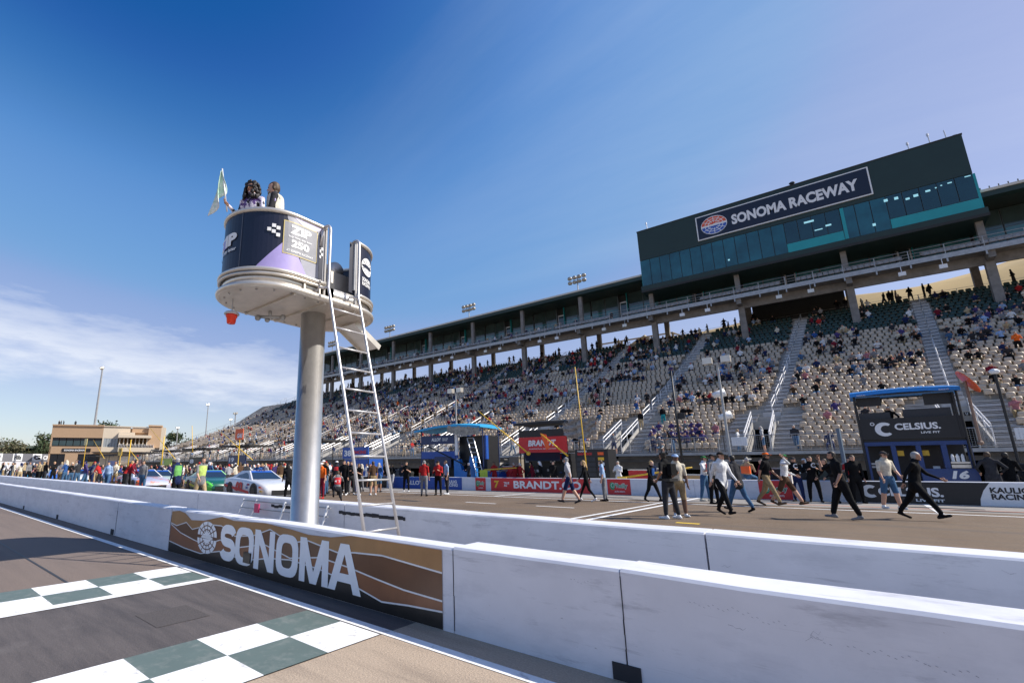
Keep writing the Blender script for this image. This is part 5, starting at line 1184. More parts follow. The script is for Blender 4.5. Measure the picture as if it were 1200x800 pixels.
st2 = copy_tree(stt); st2.location = (-72, 84, 10.5); st2.scale = (1, 1, .95); st2['label'] = 'sunlit steel stair tower farther left, seen through the ladder'
# dark block under the press box between columns
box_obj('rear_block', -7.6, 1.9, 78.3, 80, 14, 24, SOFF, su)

# ---------------------------------------------------------------- pit wall, banners
PY = 27.0
pw = empty('pit_wall', (0, 0, 0), 0, 'low white pit wall with sponsor banners between pit road and the pits', 'wall')
def pz(x): return gz(x, PY)
def wall_seg(x0, x1, m=BARR):
    b = MB(); n = max(1, int((x1-x0)/4))
    b.rings([[(x0+(x1-x0)*i/n, y, pz(x0+(x1-x0)*i/n)+z) for y, z in ((PY, -.1), (PY, .82), (PY+.02, .84), (PY+.48, .84), (PY+.5, .82), (PY+.5, -.1))] for i in range(n+1)]); return b.build('wall_panel', m, pw)
X = -150
while X < 26: wall_seg(X+.01, X+6); X += 6
def banner(x0, x1, m, parts=()):
    b = MB(); n = max(1, int((x1-x0)/3))
    for i in range(n):
        a, c = x0+(x1-x0)*i/n, x0+(x1-x0)*(i+1)/n; b.face([(a, PY-.012, pz(a)+.02), (c, PY-.012, pz(c)+.02), (c, PY-.012, pz(c)+.82), (a, PY-.012, pz(a)+.82)])
    o = b.build('banner', m, pw)
    for s_, x, z, h_, w_, mm in parts: write(s_, mm, o, (x, PY-.02, pz(x)+z), (1, 0, .0085), (0, 0, 1), h_, w_, .035)
    return o
b1 = banner(-17.55, -11.1, RED, (('7', -17.3, .2, .45, .35, YEL), ('TRUE\nAG', -16.6, .30, .28, .40, WHITE), ('BRANDT.CO', -15.9, .20, .46, 4.3, WHITE)))
def oreilly(x0, x1):
    o = banner(x0, x1, RED); w_ = x1-x0; b = MB(); cx_ = x0+w_*.22; k = 16
    b.face([(cx_+.14*math.cos(2*math.pi*i/k), PY-.016, pz(x0)+.46+.20*math.sin(2*math.pi*i/k)) for i in range(k)]); b.build('round_mark', GRN, o)
    write("O'Reilly", WHITE, o, (x0+w_*.16, PY-.022, pz(x0)+.30), (1, 0, 0), (0, 0, 1), .32, w_*.72, .06)
    write("O'Reilly", GRN, o, (x0+w_*.18, PY-.026, pz(x0)+.32), (1, 0, 0), (0, 0, 1), .28, w_*.68, .02)
    write('AUTO PARTS', WHITE, o, (x0+w_*.3, PY-.022, pz(x0)+.14), (1, 0, 0), (0, 0, 1), .08, w_*.45, .02)
for a, c in ((-10.15, -8.95), (-3.42, -2.25), (-18.75, -17.95), (-32.0, -31.0), (-45, -44)): oreilly(a, c)
banner(-26.3, -19.85, BLUE, (('ALLOY', -24.9, .28, .3, 1.6, WHITE), ('KAULIG\nRACING', -21.3, .22, .42, 1.1, WHITE)))
b2 = banner(-.45, 3.05, BLACK, (('CELSIUS.', .45, .28, .34, 1.75, WHITE), ('LIVE FIT', 1.45, .10, .10, .75, WHITE)))
b = MB(); k = 14   # the big C mark
for i in range(k):
    a0, a1 = R(50+260*i/k), R(50+260*(i+1)/k); t0, t1 = [.10+.06*math.sin(math.pi*j/k) for j in (i, i+1)]
    b.face([(x, PY-.02, pz(0)+z) for x, z in ((.22+.25*math.cos(a0), .45+.25*math.sin(a0)), (.22+(.25-t0)*math.cos(a0), .45+(.25-t0)*math.sin(a0)), (.22+(.25-t1)*math.cos(a1), .45+(.25-t1)*math.sin(a1)), (.22+.25*math.cos(a1), .45+.25*math.sin(a1)))])
b.build('c_mark', WHITE, b2)
b3 = banner(3.05, 9, WHITE, (('KAULIG\nRACING', 3.35, .24, .42, .95, BLACK),))
b = MB(); b.face([(x, PY-.016, pz(3)+z) for x, z in ((3.05, .02), (2.55, .02), (3.05, .82), (3.38, .82), (3.2, .55), (3.08, .25))]); b.build('curved_edge', BLACK, b3)
banner(-43.5, -37, DKBL, (('38', -42.5, .2, .5, .8, WHITE),)); banner(-37, -33, RED); banner(-31, -27, BLACK); banner(-58, -49, BLUE); banner(-70, -62, ORNG); banner(-86, -74, WHITE)

# ---------------------------------------------------------------- pit boxes
def frame_tubes(b, pts, r=.04): [b.tube([p, q], r, 6) for p, q in pts]
def curl_canopy(name, x0, x1, y0, y1, z, sag, m, parent, th=.12, drop=.0):
    b = MB(); n = 10; rg = []
    for i in range(n+1):
        t = i/n; x = x0+(x1-x0)*t; zz = z+sag*math.sin(math.pi*t)+drop*t+.02*math.sin(t*31)
        rg.append([(x, y0, zz-.06), (x, y0-.02, zz-.14), (x, y0, zz+.02), (x, (y0+y1)/2, zz+.18), (x, y1, zz+.02), (x, y1, zz-th)])
    b.rings(rg); return b.build(name, m, parent)
# black and blue box: CELSIUS
p1 = empty('pit_box', (0, 0, 0), 0, 'two-storey black pit box with CELSIUS panel and bright blue canopy', 'pit box')
x0, x1, y0, y1 = .32, 3.42, 29.5, 31.2
b = MB(); frame_tubes(b, [((x, y, 0), (x, y, 4.55)) for x in (x0, x1) for y in (y0, y1)]+[((x0, y0, 4.5), (x1, y0, 4.5)), ((x0, y1, 4.5), (x1, y1, 4.5)), ((x1-.12, y0, 2.6), (x1-.12, y0, 4.4))]); b.build('frame', BLACK, p1)
curl_canopy('canopy', x0-.12, x1+.1, y0-.35, y1+.2, 4.56, .08, SKYB, p1)
write('CAMPING WORLD', WHITE, p1, (x0+.6, y0-.32, 4.60), (1, 0, .02), (0, .45, 1), .10, 1.6, .04); write('KAULIG', WHITE, p1, (x0+.1, y0-.38, 4.45), (1, 0, 0), (0, 0, 1), .05, .28, .02); write('KAULIG', WHITE, p1, (x1-.5, y0-.38, 4.47), (1, 0, 0), (0, 0, 1), .05, .28, .02)
box_obj('upper_panel', x0+.02, x1-.02, y0-.02, y0+.06, 2.55, 3.45, BLACK, p1)
write('CELSIUS.', WHITE, p1, (x0+1.1, y0-.035, 2.93), (1, 0, 0), (0, 0, 1), .28, 1.35, .035); write('LIVE FIT', WHITE, p1, (x0+1.85, y0-.035, 2.76), (1, 0, 0), (0, 0, 1), .085, .55, .025)
b = MB(); k = 16
for i in range(k):
    a0, a1 = R(45+270*i/k), R(45+270*(i+1)/k); t0, t1 = [.10+.09*math.sin(math.pi*j/k) for j in (i, i+1)]; c0, c1 = x0+.77, 2.98
    b.face([(x, y0-.03, z) for x, z in ((c0+.30*math.cos(a0), c1+.30*math.sin(a0)), (c0+(.30-t0)*math.cos(a0), c1+(.30-t0)*math.sin(a0)), (c0+(.30-t1)*math.cos(a1), c1+(.30-t1)*math.sin(a1)), (c0+.30*math.cos(a1), c1+.30*math.sin(a1)))])
b.build('c_mark', WHITE, p1)
b = MB(); b.rings([[(x0+.42+r_*math.cos(t), y0-.032, 3.22+r_*math.sin(t)) for t in [2*math.pi*j/12 for j in range(12)]] for r_ in (.045, .075)], cap=(False, False)); b.build('degree_mark', WHITE, p1)
box_obj('back_rest_row', x0+.05, x0+1.05, y0+.1, y0+.2, 3.46, 3.72, mat('dark_box_panel', (.025, .028, .035), .5), p1); box_obj('back_rest_row', x0+1.45, x1-.25, y0+.1, y0+.2, 3.46, 3.80, mat('dark_box_panel', (.025, .028, .035)), p1)
box_obj('deck', x0, x1, y0+.06, y1, 2.45, 2.55, BLACK, p1)
DB = mat('deep_blue_cabinet', (.012, .045, .17), .4, noise=.15)
box_obj('side_screen', x0+.05, x0+.85, y0+.2, y0+.24, 4.02, 4.42, BLACK, p1); box_obj('side_screen', x1-.95, x1-.05, y0+.2, y0+.24, 3.95, 4.42, BLACK, p1)
b = MB(); b.box(x0-.05, x1+.05, y0+.5, y1, .1, .75); b.build('base_cabinet', DB, p1); box_obj('back_panel', x0, x1, y1-.06, y1-.01, .75, 2.45, BLACK, p1)
for xa, xb in ((x0, x0+.12), (x0+.85, x0+1.0), (x0+1.6, x0+1.75), (x1-.78, x1-.62), (x1-.06, x1+.06)): box_obj('post', xa, xb, y0+.02, y0+.3, .1, 2.35, DB, p1)
box_obj('beam', x0, x1, y0+.0, y0+.32, 2.28, 2.44, DB, p1); box_obj('drawer', x1-.60, x1-.08, y0+.0, y0+.4, 1.35, 1.48, STEELW, p1); box_obj('drawer', x1-.60, x1-.08, y0+.0, y0+.4, 1.52, 1.60, STEELW, p1); box_obj('drawer', x0+.14, x0+.82, y0, y0+.4, 1.35, 1.42, GALV, p1); box_obj('drawer', x0+.14, x0+.82, y0, y0+.4, 1.48, 1.55, GALV, p1)
f = box_obj('number_panel', x1-1.5, x1+.08, y0-.10, y0-.03, .7, 1.32, DB, p1); write('16', WHITE, f, (x1-.68, y0-.115, .92), (1, 0, 0), (0, 0, 1), .33, .48, .05, .2)
for xx, zz, mm in ((x0+1.03, 1.85, YEL), (x0+1.78, 1.85, YEL), (x0+2.0, 1.2, WHITE), (x0+1.3, 1.2, WHITE), (x0+2.35, 1.1, RED), (x0+1.85, 1.0, RED), (x0+1.1, .9, WHITE)): box_obj('hung_tool', xx, xx+.2, y0+.34, y0+.4, zz, zz+.22, mm, p1)
for xx in (x1-.52, x1-.38, x1-.24): b = MB(); b.tube([(xx, y0+.1, 1.6), (xx, y0+.1, 1.82), (xx, y0+.1, 1.9)], [.05, .05, .02], 8); b.build('bottle', WHITE, p1)
# the person and crew on top of the box
e, J = person('person in white cap with arms spread on the upper deck of the black pit box', x0+1.05, y0+.75, R(-90), 1.5, HIPS, 'hips', 0, 'black', 'black', 'black', 1, capc='white', z=2.55)
e, J = person('person in tan cap and blue shirt sitting on the pit box upper deck', x0+2.35, y0+.8, R(-80), 1.6, SIT, 'sit', 0, 'blue', 'black', 'black', 1, z=2.25, capc='tan')
# BRANDT box
p2 = empty('pit_box', (0, 0, 0), 0, 'black pit box with bright red BRANDT panel under a dark canopy', 'pit box')
x0, x1, y0, y1 = -16.75, -13.4, 29.5, 31.4
b = MB(); frame_tubes(b, [((x, y, -.1), (x, y, 4.25)) for x in (x0, x1) for y in (y0, y1)]); b.build('frame', BLACK, p2)
curl_canopy('canopy', x0-.2, x1+.3, y0-.3, y1+.2, 4.2, .05, mat('charcoal_canopy', (.03, .028, .028), .8), p2)
RB = box_obj('red_panel', x0-.02, x1+.03, y0-.12, y0+.02, 2.25, 3.28, RED, p2)
write('BRANDT', WHITE, RB, (x0+.68, y0-.135, 2.68), (1, 0, 0), (0, 0, 1), .40, 2.0, .05, .15); write('PROFESSIONAL AGRICULTURE', WHITE, RB, (x0+.75, y0-.135, 2.48), (1, 0, 0), (0, 0, 1), .07, 1.9, .02)
box_obj('black_top_panel', x0, x1, y0-.05, y0+.03, 3.29, 3.75, BLACK, p2)
b = MB(); b.rings([[(x, y, z) for x, z in ((x0+.5, 2.62), (x1-.45, 2.62), (x1-.75, 1.9), (x0+.9, 1.9))] for y in (y0-.8, y0-.125)]); b.build('open_flap', BLACK, p2) if False else None
b = MB(); b.rings([[(x0+.35, y0-.13, 2.27), (x1-.45, y0-.13, 2.27), (x1-.2, y0-.7, 1.75), (x0+.8, y0-.7, 1.75)], [(x0+.35, y0-.13, 2.24), (x1-.45, y0-.13, 2.24), (x1-.2, y0-.7, 1.72), (x0+.8, y0-.7, 1.72)]]); b.build('open_flap', BLACK, p2)
b = MB(); b.box(x0, x1, y0+.4, y1, -.1, 2.2); b.build('cabinet', BLACK, p2); b = MB(); b.box(x0, x1, y0+.02, y1, 2.3, 2.4); b.build('deck', BLACK, p2)
for k in range(16):
    xx = x0+.15+rnd.random()*3; zz = .8+rnd.random()*1.2; box_obj('hung_tool', xx, xx+rnd.uniform(.1, .35), y0+.33, y0+.39, zz, zz+rnd.uniform(.08, .3), rnd.choice((GALV, WHITE, RED, BLACK, DKBL, YEL)), p2)
b = MB(); n = 12; rows = []
for j in range(9):
    rows.append([(x1-.1+2.1*i/n, y0-.2-.12*math.sin(i*1.3)+.07*math.sin(j*2.1+i), 4.28-1.25*j/8*(.75+.25*math.sin(i/n*math.pi))+.03*math.sin(i*2)) for i in range(n+1)])
b.rings(rows, closed=False, cap=(False, False)); b.rings([[(x, y+1.5, z) for x, y, z in r_] for r_ in rows[:1]]+[rows[0]], closed=False, cap=(False, False)); b.build('clear_sheet', CLEARP, p2, smooth=True)
c2 = empty('tool_cart', (0, 0, 0), 0, 'tall black tool cart with rows of sponsor stickers beside the red pit box', 'tool cart')
b = MB(); b.box(-12.75, -10.75, 29.1, 30.4, -.1, 2.4); b.build('cabinet', BLACK, c2); write('GEARWRENCH', RED, c2, (-12.6, 29.09, 2.05), (1, 0, 0), (0, 0, 1), .16, .9, .03); write('TOOLS', WHITE, c2, (-12.6, 29.09, 2.24), (1, 0, 0), (0, 0, 1), .09, .6, .03)
for j, m_ in enumerate((ORNG, YEL, WHITE, ORNG, WHITE)): box_obj('sticker', -11.35, -11.0, 29.07, 29.095, 2.05-j*.3, 2.22-j*.3, m_, c2)
for j in range(5): box_obj('drawer', -12.65, -11.5, 29.06, 29.095, .5+j*.3, .72+j*.3, mat('dark_box_panel', (.025, .028, .035)), c2)
write('7', WHITE, c2, (-11.33, 29.06, 1.2), (1, 0, 0), (0, 0, 1), .28, .2, .05)
# ALLOY box
p3 = empty('pit_box', (0, 0, 0), 0, 'blue pit box with ALLOY panel, teal canopy and a tall ladder', 'pit box')
x0, x1, y0, y1 = -25.6, -19.75, 29.5, 31.6
b = MB(); frame_tubes(b, [((x, y, -.2), (x, y, 4.1)) for x in (x0, -22.2, x1) for y in (y0, y1)], .05); b.build('frame', DKBL, p3)
curl_canopy('canopy', x0-.35, x1+.15, y0-.5, y1+.3, 4.12, .26, TEALB, p3, .1, .1)
b = MB(); n = 12; rows = [[(-22.6+2.9*i/n, y0-.5-.04*math.sin(i*1.7), 4.40-.02*i-j*(.10+.035*math.sin(i/n*math.pi))) for i in range(n+1)] for j in range(6)]; b.rings(rows, closed=False, cap=(False, False)); b.build('canopy_valance', CLEARP, p3)
f = box_obj('name_panel', x0, -22.3, y0-.06, y0+.03, 3.05, 3.72, DKBL, p3); write('ALLOY', WHITE, f, (-24.5, y0-.075, 3.28), (1, 0, 0), (0, 0, 1), .26, .95, .04); write('EMPLOYER\nSERVICES', WHITE, f, (-23.4, y0-.075, 3.28), (1, 0, 0), (0, 0, 1), .22, .55, .02)
box_obj('lower_panel', x0, -22.0, y0-.04, y0+.03, 1.95, 2.5, BLUE, p3); f = box_obj('badge_panel', -24.2, -22.6, y0-.09, y0-.045, 1.3, 2.1, DKBL, p3)
b = MB(); b.box(-22.2, x1, y0+.5, y1, -.2, 3.6); b.box(x0, -22.2, y0+.6, y1, -.2, 1.9); b.build('cabinet', BLACK, p3); box_obj('edge_post', x1-.06, x1+.08, y0+.3, y0+.6, 1.9, 3.6, BLUE, p3)
box_obj('white_mast', -22.2, -21.95, y0-.1, y0+.0, 2.2, 4.0, WHITE, p3)
b = MB(); b.tube([(-24.6, y0-.4, 2.9), (-20.9, y0-.9, 1.55)], .05, 6); b.tube([(-20.9, y0-.9, 1.55), (-20.7, y0-.9, 1.5)], .12, 6); b.build('boom_arm', BLACK, p3)
b = MB(); b.rings([[(x, y, z) for x, z in ((-22.2, .0), (-20.3, .0), (-20.3, 2.1), (-20.75, 2.1), (-20.95, 1.1), (-21.5, 1.1), (-21.7, 1.9), (-22.2, 1.9))] for y in (y0-.25, y0+.1)]); b.build('jib_stand', mat('jib_blue', (.02, .18, .55), .4), p3)
lad = empty('ladder', (0, 0, 0), 0, 'aluminium step ladder leaning on the blue pit box', 'ladder')
for dx in (0, .55): b = MB(); b.tube([(-20.9+dx, 29.2, 3.4), (-19.6+dx, 28.6, .3)], .04, 6); b.build('stile', ALU, lad)
for j in range(9): t = j/9; b = MB(); b.tube([(-20.9+1.3*t, 29.2-.6*t, 3.4-3.1*t), (-20.35+1.3*t, 29.2-.6*t, 3.4-3.1*t)], .025, 5); b.build('rung', ALU, lad)
# blue number box farther left and black canopies beyond
def small_box(label, x, y, w_, h_, m, txt, cm=BLACK, z1=3.1):
    e = empty('pit_box', (x, y, gz(x, y)), 0, label, 'pit box'); b = MB(); b.box(-w_/2, w_/2, 0, 1.8, 0, h_); b.build('cabinet', cm, e)
    f = box_obj('panel', -w_/2-.05, w_/2+.05, -.12, -.02, z1-1.0, z1, m, e); write(txt, WHITE, f, (-w_/2+.2, -.13, z1-.8), (1, 0, 0), (0, 0, 1), .55, w_*.3, .05)
    b = MB(); frame_tubes(b, [((xx, yy, 0), (xx, yy, 4.0)) for xx in (-w_/2, w_/2) for yy in (0, 1.8)]); b.build('frame', BLACK, e)
    return e
e = small_box('royal blue pit box numbered 38 seen left of the ladder', -33.6, 29.6, 3.4, 2.3, BLUE, '38', BLUE, 3.35); write('RACING', RED, e, (-.1, -.14, 2.75), (1, 0, 0), (0, 0, 1), .3, 1.6, .04); b = MB(); b.box(-.1, 1.7, -.14, -.125, 2.42, 2.50); b.build('yellow_stripe', YEL, e)
for i, (X, w_, m_, tx, lb) in enumerate(((-41, 3.6, BLACK, '24', 'black pit box right beside the steel pole'), (-55, 4, DKBL, '19', 'dark pit box just left of the steel pole'), (-66, 4, BLACK, '8', 'black pit box behind the white race car'), (-76, 4, mat('lime_panel', (.42, .55, .10), .5), '5', 'pit box with pale lime panel behind the green vest'), (-88, 4, mat('rose_panel', (.35, .20, .20), .5), '3', 'pit box with dull rose panel left of centre in the far pits'), (-100, 5, BLUE, '1', 'pit box with blue and white panels before the control building'), (-113, 5, YEL, '91', 'pit box with yellow number panel before the control building'))):
    e = small_box(lb, X, 29.6, w_, 2.4, m_, tx); b = MB(); b.box(-w_*.9, w_*.9, -.6, 2.6, 4.1, 4.28); b.build('canopy', mat('charcoal_canopy', (.03, .028, .028)), e)
# pit clutter behind the wall: carts, tyre stacks, fuel cans, tents
def tyre_stack(label, x, y, n):
    e = empty('tyre_stack', (x, y, gz(x, y)), 0, label, 'tyres', 'tyre stacks behind the pit wall')
    for j in range(n): b = MB(); b.tube([(0, 0, .02+j*.3), (0, 0, .06+j*.3), (0, 0, .24+j*.3), (0, 0, .29+j*.3)], [.28, .34, .34, .28], 12); b.build('tyre', RUBBER, e)
spots = [(-9.7, 'tyre stack behind the wall right of the tool cart', 4), (-7.6, 'tyre stack behind the white wall banner gap', 5), (-4.9, 'tyre stack behind the seated man with the orange pack', 4), (-27.5, 'tyre stack left of the blue pit box', 4), (-12.9, 'tyre stack beside the black tool cart', 3), (4.9, 'tyre stack near the right picture edge', 5), (-37, 'tyre stack in the far pits by the blue box', 4)]
for X, lb, n in spots: tyre_stack(lb, X, 30.2, n)
def cart(label, x, y, w_, h_, m, m2=None):
    e = empty('equipment_cart', (x, y, gz(x, y)), rnd.uniform(-.2, .2), label, 'cart', 'equipment carts behind the pit wall'); b = MB(); b.box(-w_/2, w_/2, -.4, .4, .25, h_); b.build('cabinet', m, e)
    b = MB(); b.box(-w_/2-.02, w_/2+.02, -.43, .43, h_, h_+.06); b.build('lid', m2 or GALV, e)
    for sx in (-1, 1):
        b = MB(); b.tube([(sx*w_*.38, -.44, .15), (sx*w_*.38, -.36, .15)], .15, 10); b.build('wheel', RUBBER, e)
    b = MB(); b.tube([(w_/2, -.3, h_-.1), (w_/2+.2, -.3, h_+.1), (w_/2+.2, .3, h_+.1), (w_/2, .3, h_-.1)], .025, 5); b.build('handle', GALV, e)
for a in (('red equipment cart with a tan lid behind the pit wall', -9.0, 29.2, 1.2, 1.25, RED, STEELW), ('tan cart left of the seated man', -6.3, 28.7, 1.2, 1.0, mat('cart_tan', (.40, .26, .12), .6), None), ('grey monitor cart beside the seated man', -4.6, 29.6, .9, 1.7, mat('cart_grey', (.18, .18, .19), .5), None), ('black generator cart behind the leaning crew', -2.6, 30.0, 1.6, 1.3, BLACK, None), ('dark cart between the red shirt and the black pit box', -.9, 30.6, 1.0, 1.5, mat('cart_olive', (.10, .10, .07), .6), None),
          ('wide dark cart at the right picture edge', 6.0, 29.6, 1.8, 1.4, BLACK, None), ('blue cart beside the blue pit box ladder', -18.6, 29.4, 1.0, 1.2, BLUE, None), ('red cart standing beside the red pit box', -17.9, 30.2, .9, 1.5, RED, None), ('tan column-like cart right of the ladder', -18.2, 31.5, .8, 2.2, mat('cart_tan2', (.24, .20, .15), .7), None),
          ('grey cart left of the blue pit box', -28.9, 29.5, 1.4, 1.3, mat('cart_grey', (.18, .18, .19)), None), ('white cart in the far pits', -46, 29.5, 1.6, 1.6, WHITE, None), ('white cart far left in the pits', -60.5, 29.5, 1.6, 1.8, WHITE, None), ('orange cart far left in the pits', -81, 29.5, 1.8, 1.5, ORNG, None)): cart(*a)
# yellow and black booms, signs on poles, lollipop sign
def pole(label, pts, r, m, cat='pole', parts=(), group=None):
    p0 = V(pts[0]); e = empty('boom_pole', tuple(p0), 0, label, cat, group); b = MB(); b.tube([tuple(V(p)-p0) for p in pts], r, 8, r1=r*.6); b.build('shaft', m, e, smooth=True)
    return e
pole('tall yellow boom pole standing beside the red pit box', [(-11.55, 27.9, 0), (-11.66, 27.5, 7.2)], .038, YEL)
e = pole('thin black boom pole before the grandstand right of centre', [(-6.30, 26.7, .8), (-6.28, 26.5, 6.1)], .06, BLACK)
b = MB(); b.box(-.0, .35, -.05, .05, 2.9, 3.2); b.build('clamp', BLACK, e)
e = pole('yellow boom slanting over the left of the red pit box', [(-15.6, 28.5, 2.2), (-19.2, 28.2, 5.2)], .05, YEL); b = MB(); b.ball((0, 0, 0), .14); b.build('tip', YEL, e)
e = pole('yellow boom with orange pennant before the red pit box', [(-12.9, 28.4, 2.0), (-14.5, 28.2, 3.4)], .05, YEL); b = MB(); b.rings([[(-1.75, 0, 1.45), (-1.35, 0, 1.35), (-1.15, 0, .5), (-1.40, 0, .4)], [(-1.75, .02, 1.45), (-1.35, .02, 1.35), (-1.15, .02, .5), (-1.40, .02, .4)]]); b.build('pennant', ORNG, e)
pole('low yellow boom with square tag right of the tool cart', [(-9.9, 28.2, .75), (-6.2, 28.0, 1.35)], .06, YEL); pole('low yellow boom left of the red pit box', [(-18.7, 28.0, 1.15), (-16.2, 28.0, 1.3)], .05, YEL)
box_obj('tag', 0, 0, 0, 0, 0, 0, YEL) if False else None
b = MB(); b.box(-9.95, -9.45, 28.0, 28.04, .45, .85); tag(b.build('number_tag', YEL), 'yellow square tag at the end of the low boom', 'sign'); b = MB(); b.box(-19.0, -18.4, 27.9, 27.94, .6, 1.15); tag(b.build('number_tag', LIME), 'lime square tag by the blue pit box ladder', 'sign')
e = empty('lollipop_sign', (3.62, 28.6, 0), 0, 'orange lollipop sign on a brown pole right of the black pit box', 'sign')
b = MB(); b.tube([(0, 0, 2.3), (.0, 0, 4.7)], .045, 8); b.ball((0, 0, 2.3), .09); b.build('pole', mat('brown_pole', (.22, .14, .10), .6), e)
b = MB(); k = 24; ax = V((.50, 0, -.86)); vw = V((.125, .99, .1)).normalized(); bx_ = (vw*.97+V((-.86, .1, -.5))*.20).normalized(); nn_ = ax.cross(bx_).normalized()
b.rings([[tuple(V((.06, 0, 2.36+2.3))+(ax*math.cos(2*math.pi*j/k)+bx_*math.sin(2*math.pi*j/k))*.50+nn_*dz) for j in range(k)] for dz in (0, .03)]); b.build('disc', ORNG, e)
LBL = ['yellow boom with square yellow sign left of the control building door', 'yellow boom pointing right at the number 9 sign', 'long yellow boom crossing the control building front', 'yellow boom over the lime panelled pit box', 'long yellow boom before the far stand end', 'yellow boom just left of the steel pole']
for lb, (xa, za), (xb, zb), Y in ((LBL[0], (-96, 3.6), (-103, 7.0), 27), (LBL[1], (-80, 3.2), (-86, 5.8), 27), (LBL[2], (-66, 3.0), (-76, 7.8), 27), (LBL[3], (-61.5, 4.0), (-62, 7.4), 27), (LBL[4], (-47, 3.0), (-55, 6.6), 27), (LBL[5], (-35.5, 3.6), (-39.5, 5.6), 27)):
    e = pole(lb, [(xa, Y, za-1), (xb, Y-.2, zb-1)], .05, YEL, group='yellow booms in the far pits')
for lb, X, z, m_, t_x in (('square yellow sign with a black 9 before the control building', -88, 3.0, YEL, '9'), ('plain pale yellow square sign high by the control building', -108, 5.2, mat('pale_yellow', (.75, .62, .25), .5), ''), ('orange and white oval sign before the stand left of the pole', -50, 4.2, ORNG, 'GAS')):
    e = empty('pit_sign', (X, 26.9, 0), 0, lb, 'sign', 'pit signs on poles'); f = box_obj('board', -.85, .85, -.03, .03, z, z+1.2, m_, e)
    if t_x: write(t_x, BLACK if t_x == '9' else WHITE, f, (-.4, -.04, z+.2), (1, 0, 0), (0, 0, 1), .8 if t_x == '9' else .5, .8 if t_x == '9' else 1.2, .05, .2)
    b = MB(); b.tube([(0, .1, 0), (0, .1, z)], .05, 6); b.build('pole', YEL, e)
# yellow post and hose reels far left
for lb, X in (('yellow post standing before the control building right wing', -71), ('second yellow post at the corner of the control building', -84)): pole(lb, [(X, 27, .5), (X, 27, 5.4)], .10, YEL)

# ---------------------------------------------------------------- lamp posts
def lamp_post(label, x, y, z0, h_, r, kind):
    e = empty('lamp_post', (x, y, z0), 0, label, 'lamp post'); b = MB(); b.tube([(0, 0, 0), (0, 0, h_)], r, 8, r1=r*.6); b.tube([(-.55, 0, h_-.05), (.55, 0, h_-.05)], r*.4, 6); b.build('post', GALV, e)
    for dx in (-.55, .55):
        b = MB()
        if kind == 'box': b.box(dx-.28, dx+.28, -.30, .16, h_-.02, h_+.42)
        else: b.tube([(dx, .25, h_+.1), (dx, 0, h_+.1), (dx, -.35, h_-.1)], [.15, .35, .42], 10)
        b.build('lamp', STEELW, e)
    return e
lamp_post('twin box lamp post in front of the stand, right of centre', -6.2, 38.6, 0, 8.4, .11, 'box'); lamp_post('twin box lamp post in front of the stand beside the teal canopy', -28.9, 38.6, 0, 8.6, .11, 'box')
for lb, X, Y, h_, r in (('tall lamp post behind the control building', -150, 38.8, 27.6, .35), ('lamp post just right of the control building', -170, 68.8, 14, .3), ('tall slender lamp post between the control building and the stand', -170, 78.6, 22.8, .25), ('lamp post at the left end of the stand', -122, 62, 13.2, .25), ('thin pale lamp post behind the end of the stand', -190, 98, 20, .2)): lamp_post(lb, X, Y, -1, h_+1, r, 'round') if X != -122 else lamp_post(lb, -118, 62, 3, 11.5, .22, 'box')
for lb, x, y, z, tz in (('white loudspeaker pair on the black boom before the seats, upper', -6.9, 41.5, 6.6, 20), ('white loudspeaker pair on the fence post before the seats, lower', -6.7, 41.5, 4.95, 20)):
    e = empty('loudspeaker', (x, y, z), R(20), lb, 'loudspeaker'); b = MB(); b.tube([(-.3, 0, -.1), (.0, 0, 0), (.45, 0, .12)], [.2, .22, .30], 12); b.build('horn', WHITE, e, smooth=True); b = MB(); b.tube([(0, .1, 0), (0, .1, -z+2.3)], .04, 5); b.build('post', BLACK, e)
e = empty('fence_post', (5.95, 38.5, 0), 0, 'thin dark post with small white lamp in front of the right hand seats', 'post'); b = MB(); b.tube([(0, 0, 0), (0, 0, 6.1)], .06, 6); b.build('post', BLACK, e); b = MB(); b.ball((0, 0, 6.2), .2, .2, .15); b.build('lamp', WHITE, e)
b = MB(); b.tube([(-.55, 38.4, 0), (-.55, 38.4, 3.6)], .10, 6); tag(b.build('fence_post', mat('blue_grey_post', (.13, .17, .22), .5)), 'blue grey post before the fence left of the black pit box', 'post')

# ---------------------------------------------------------------- crowds
SHIRTS = ['black', 'black', 'black', 'black', 'navy', 'navy', 'white', 'white', 'white', 'grey', 'grey', 'dkgrey', 'dkgrey', 'dkgrey', 'blue', 'red', 'maroon', 'ltblue', 'tan', 'cream', 'black', 'navy', 'brown', 'dkgrey', 'silver', 'black', 'denim', 'grey', 'tan', 'cream', 'white', 'dkgrey', 'black', 'plum', 'rose']
TRS = ['denim', 'black', 'khaki', 'navy', 'dkgrey', 'denim', 'tan', 'grey']
HCOL = [HAIR[0], HAIR[1], HAIR[1], HAIR[2], HAIR[3], cloth(C['white']), cloth(C['black']), cloth(C['navy']), cloth(C['red']), cloth(C['tan']), cloth(C['cream'])]
HNAME = ['dark hair', 'brown hair', 'brown hair', 'blond hair', 'grey hair', 'a white cap', 'a black cap', 'a navy cap', 'a red cap', 'a tan hat', 'a cream hat']
CNAME = dict(dkgrey='charcoal', ltblue='azure')
sp_pose = [SIT, SIT2, SIT3, dict(SIT, arms=[(75, 10, 100, .3), (30, 12, 60, .4)]), dict(SIT2, lean=28), dict(SIT, lean=-3, arms=[(10, 30, 80, .9), (40, 10, 40, .4)])]
HI = [human_mesh(('spec', i), p, .034, face=False, fem=bool(i % 2))[0] for i, p in enumerate(sp_pose)]
HIF = [human_mesh(('specl', i), p, .034, face=False, fem=True, longhair=True)[0] for i, p in enumerate(sp_pose[:3])]
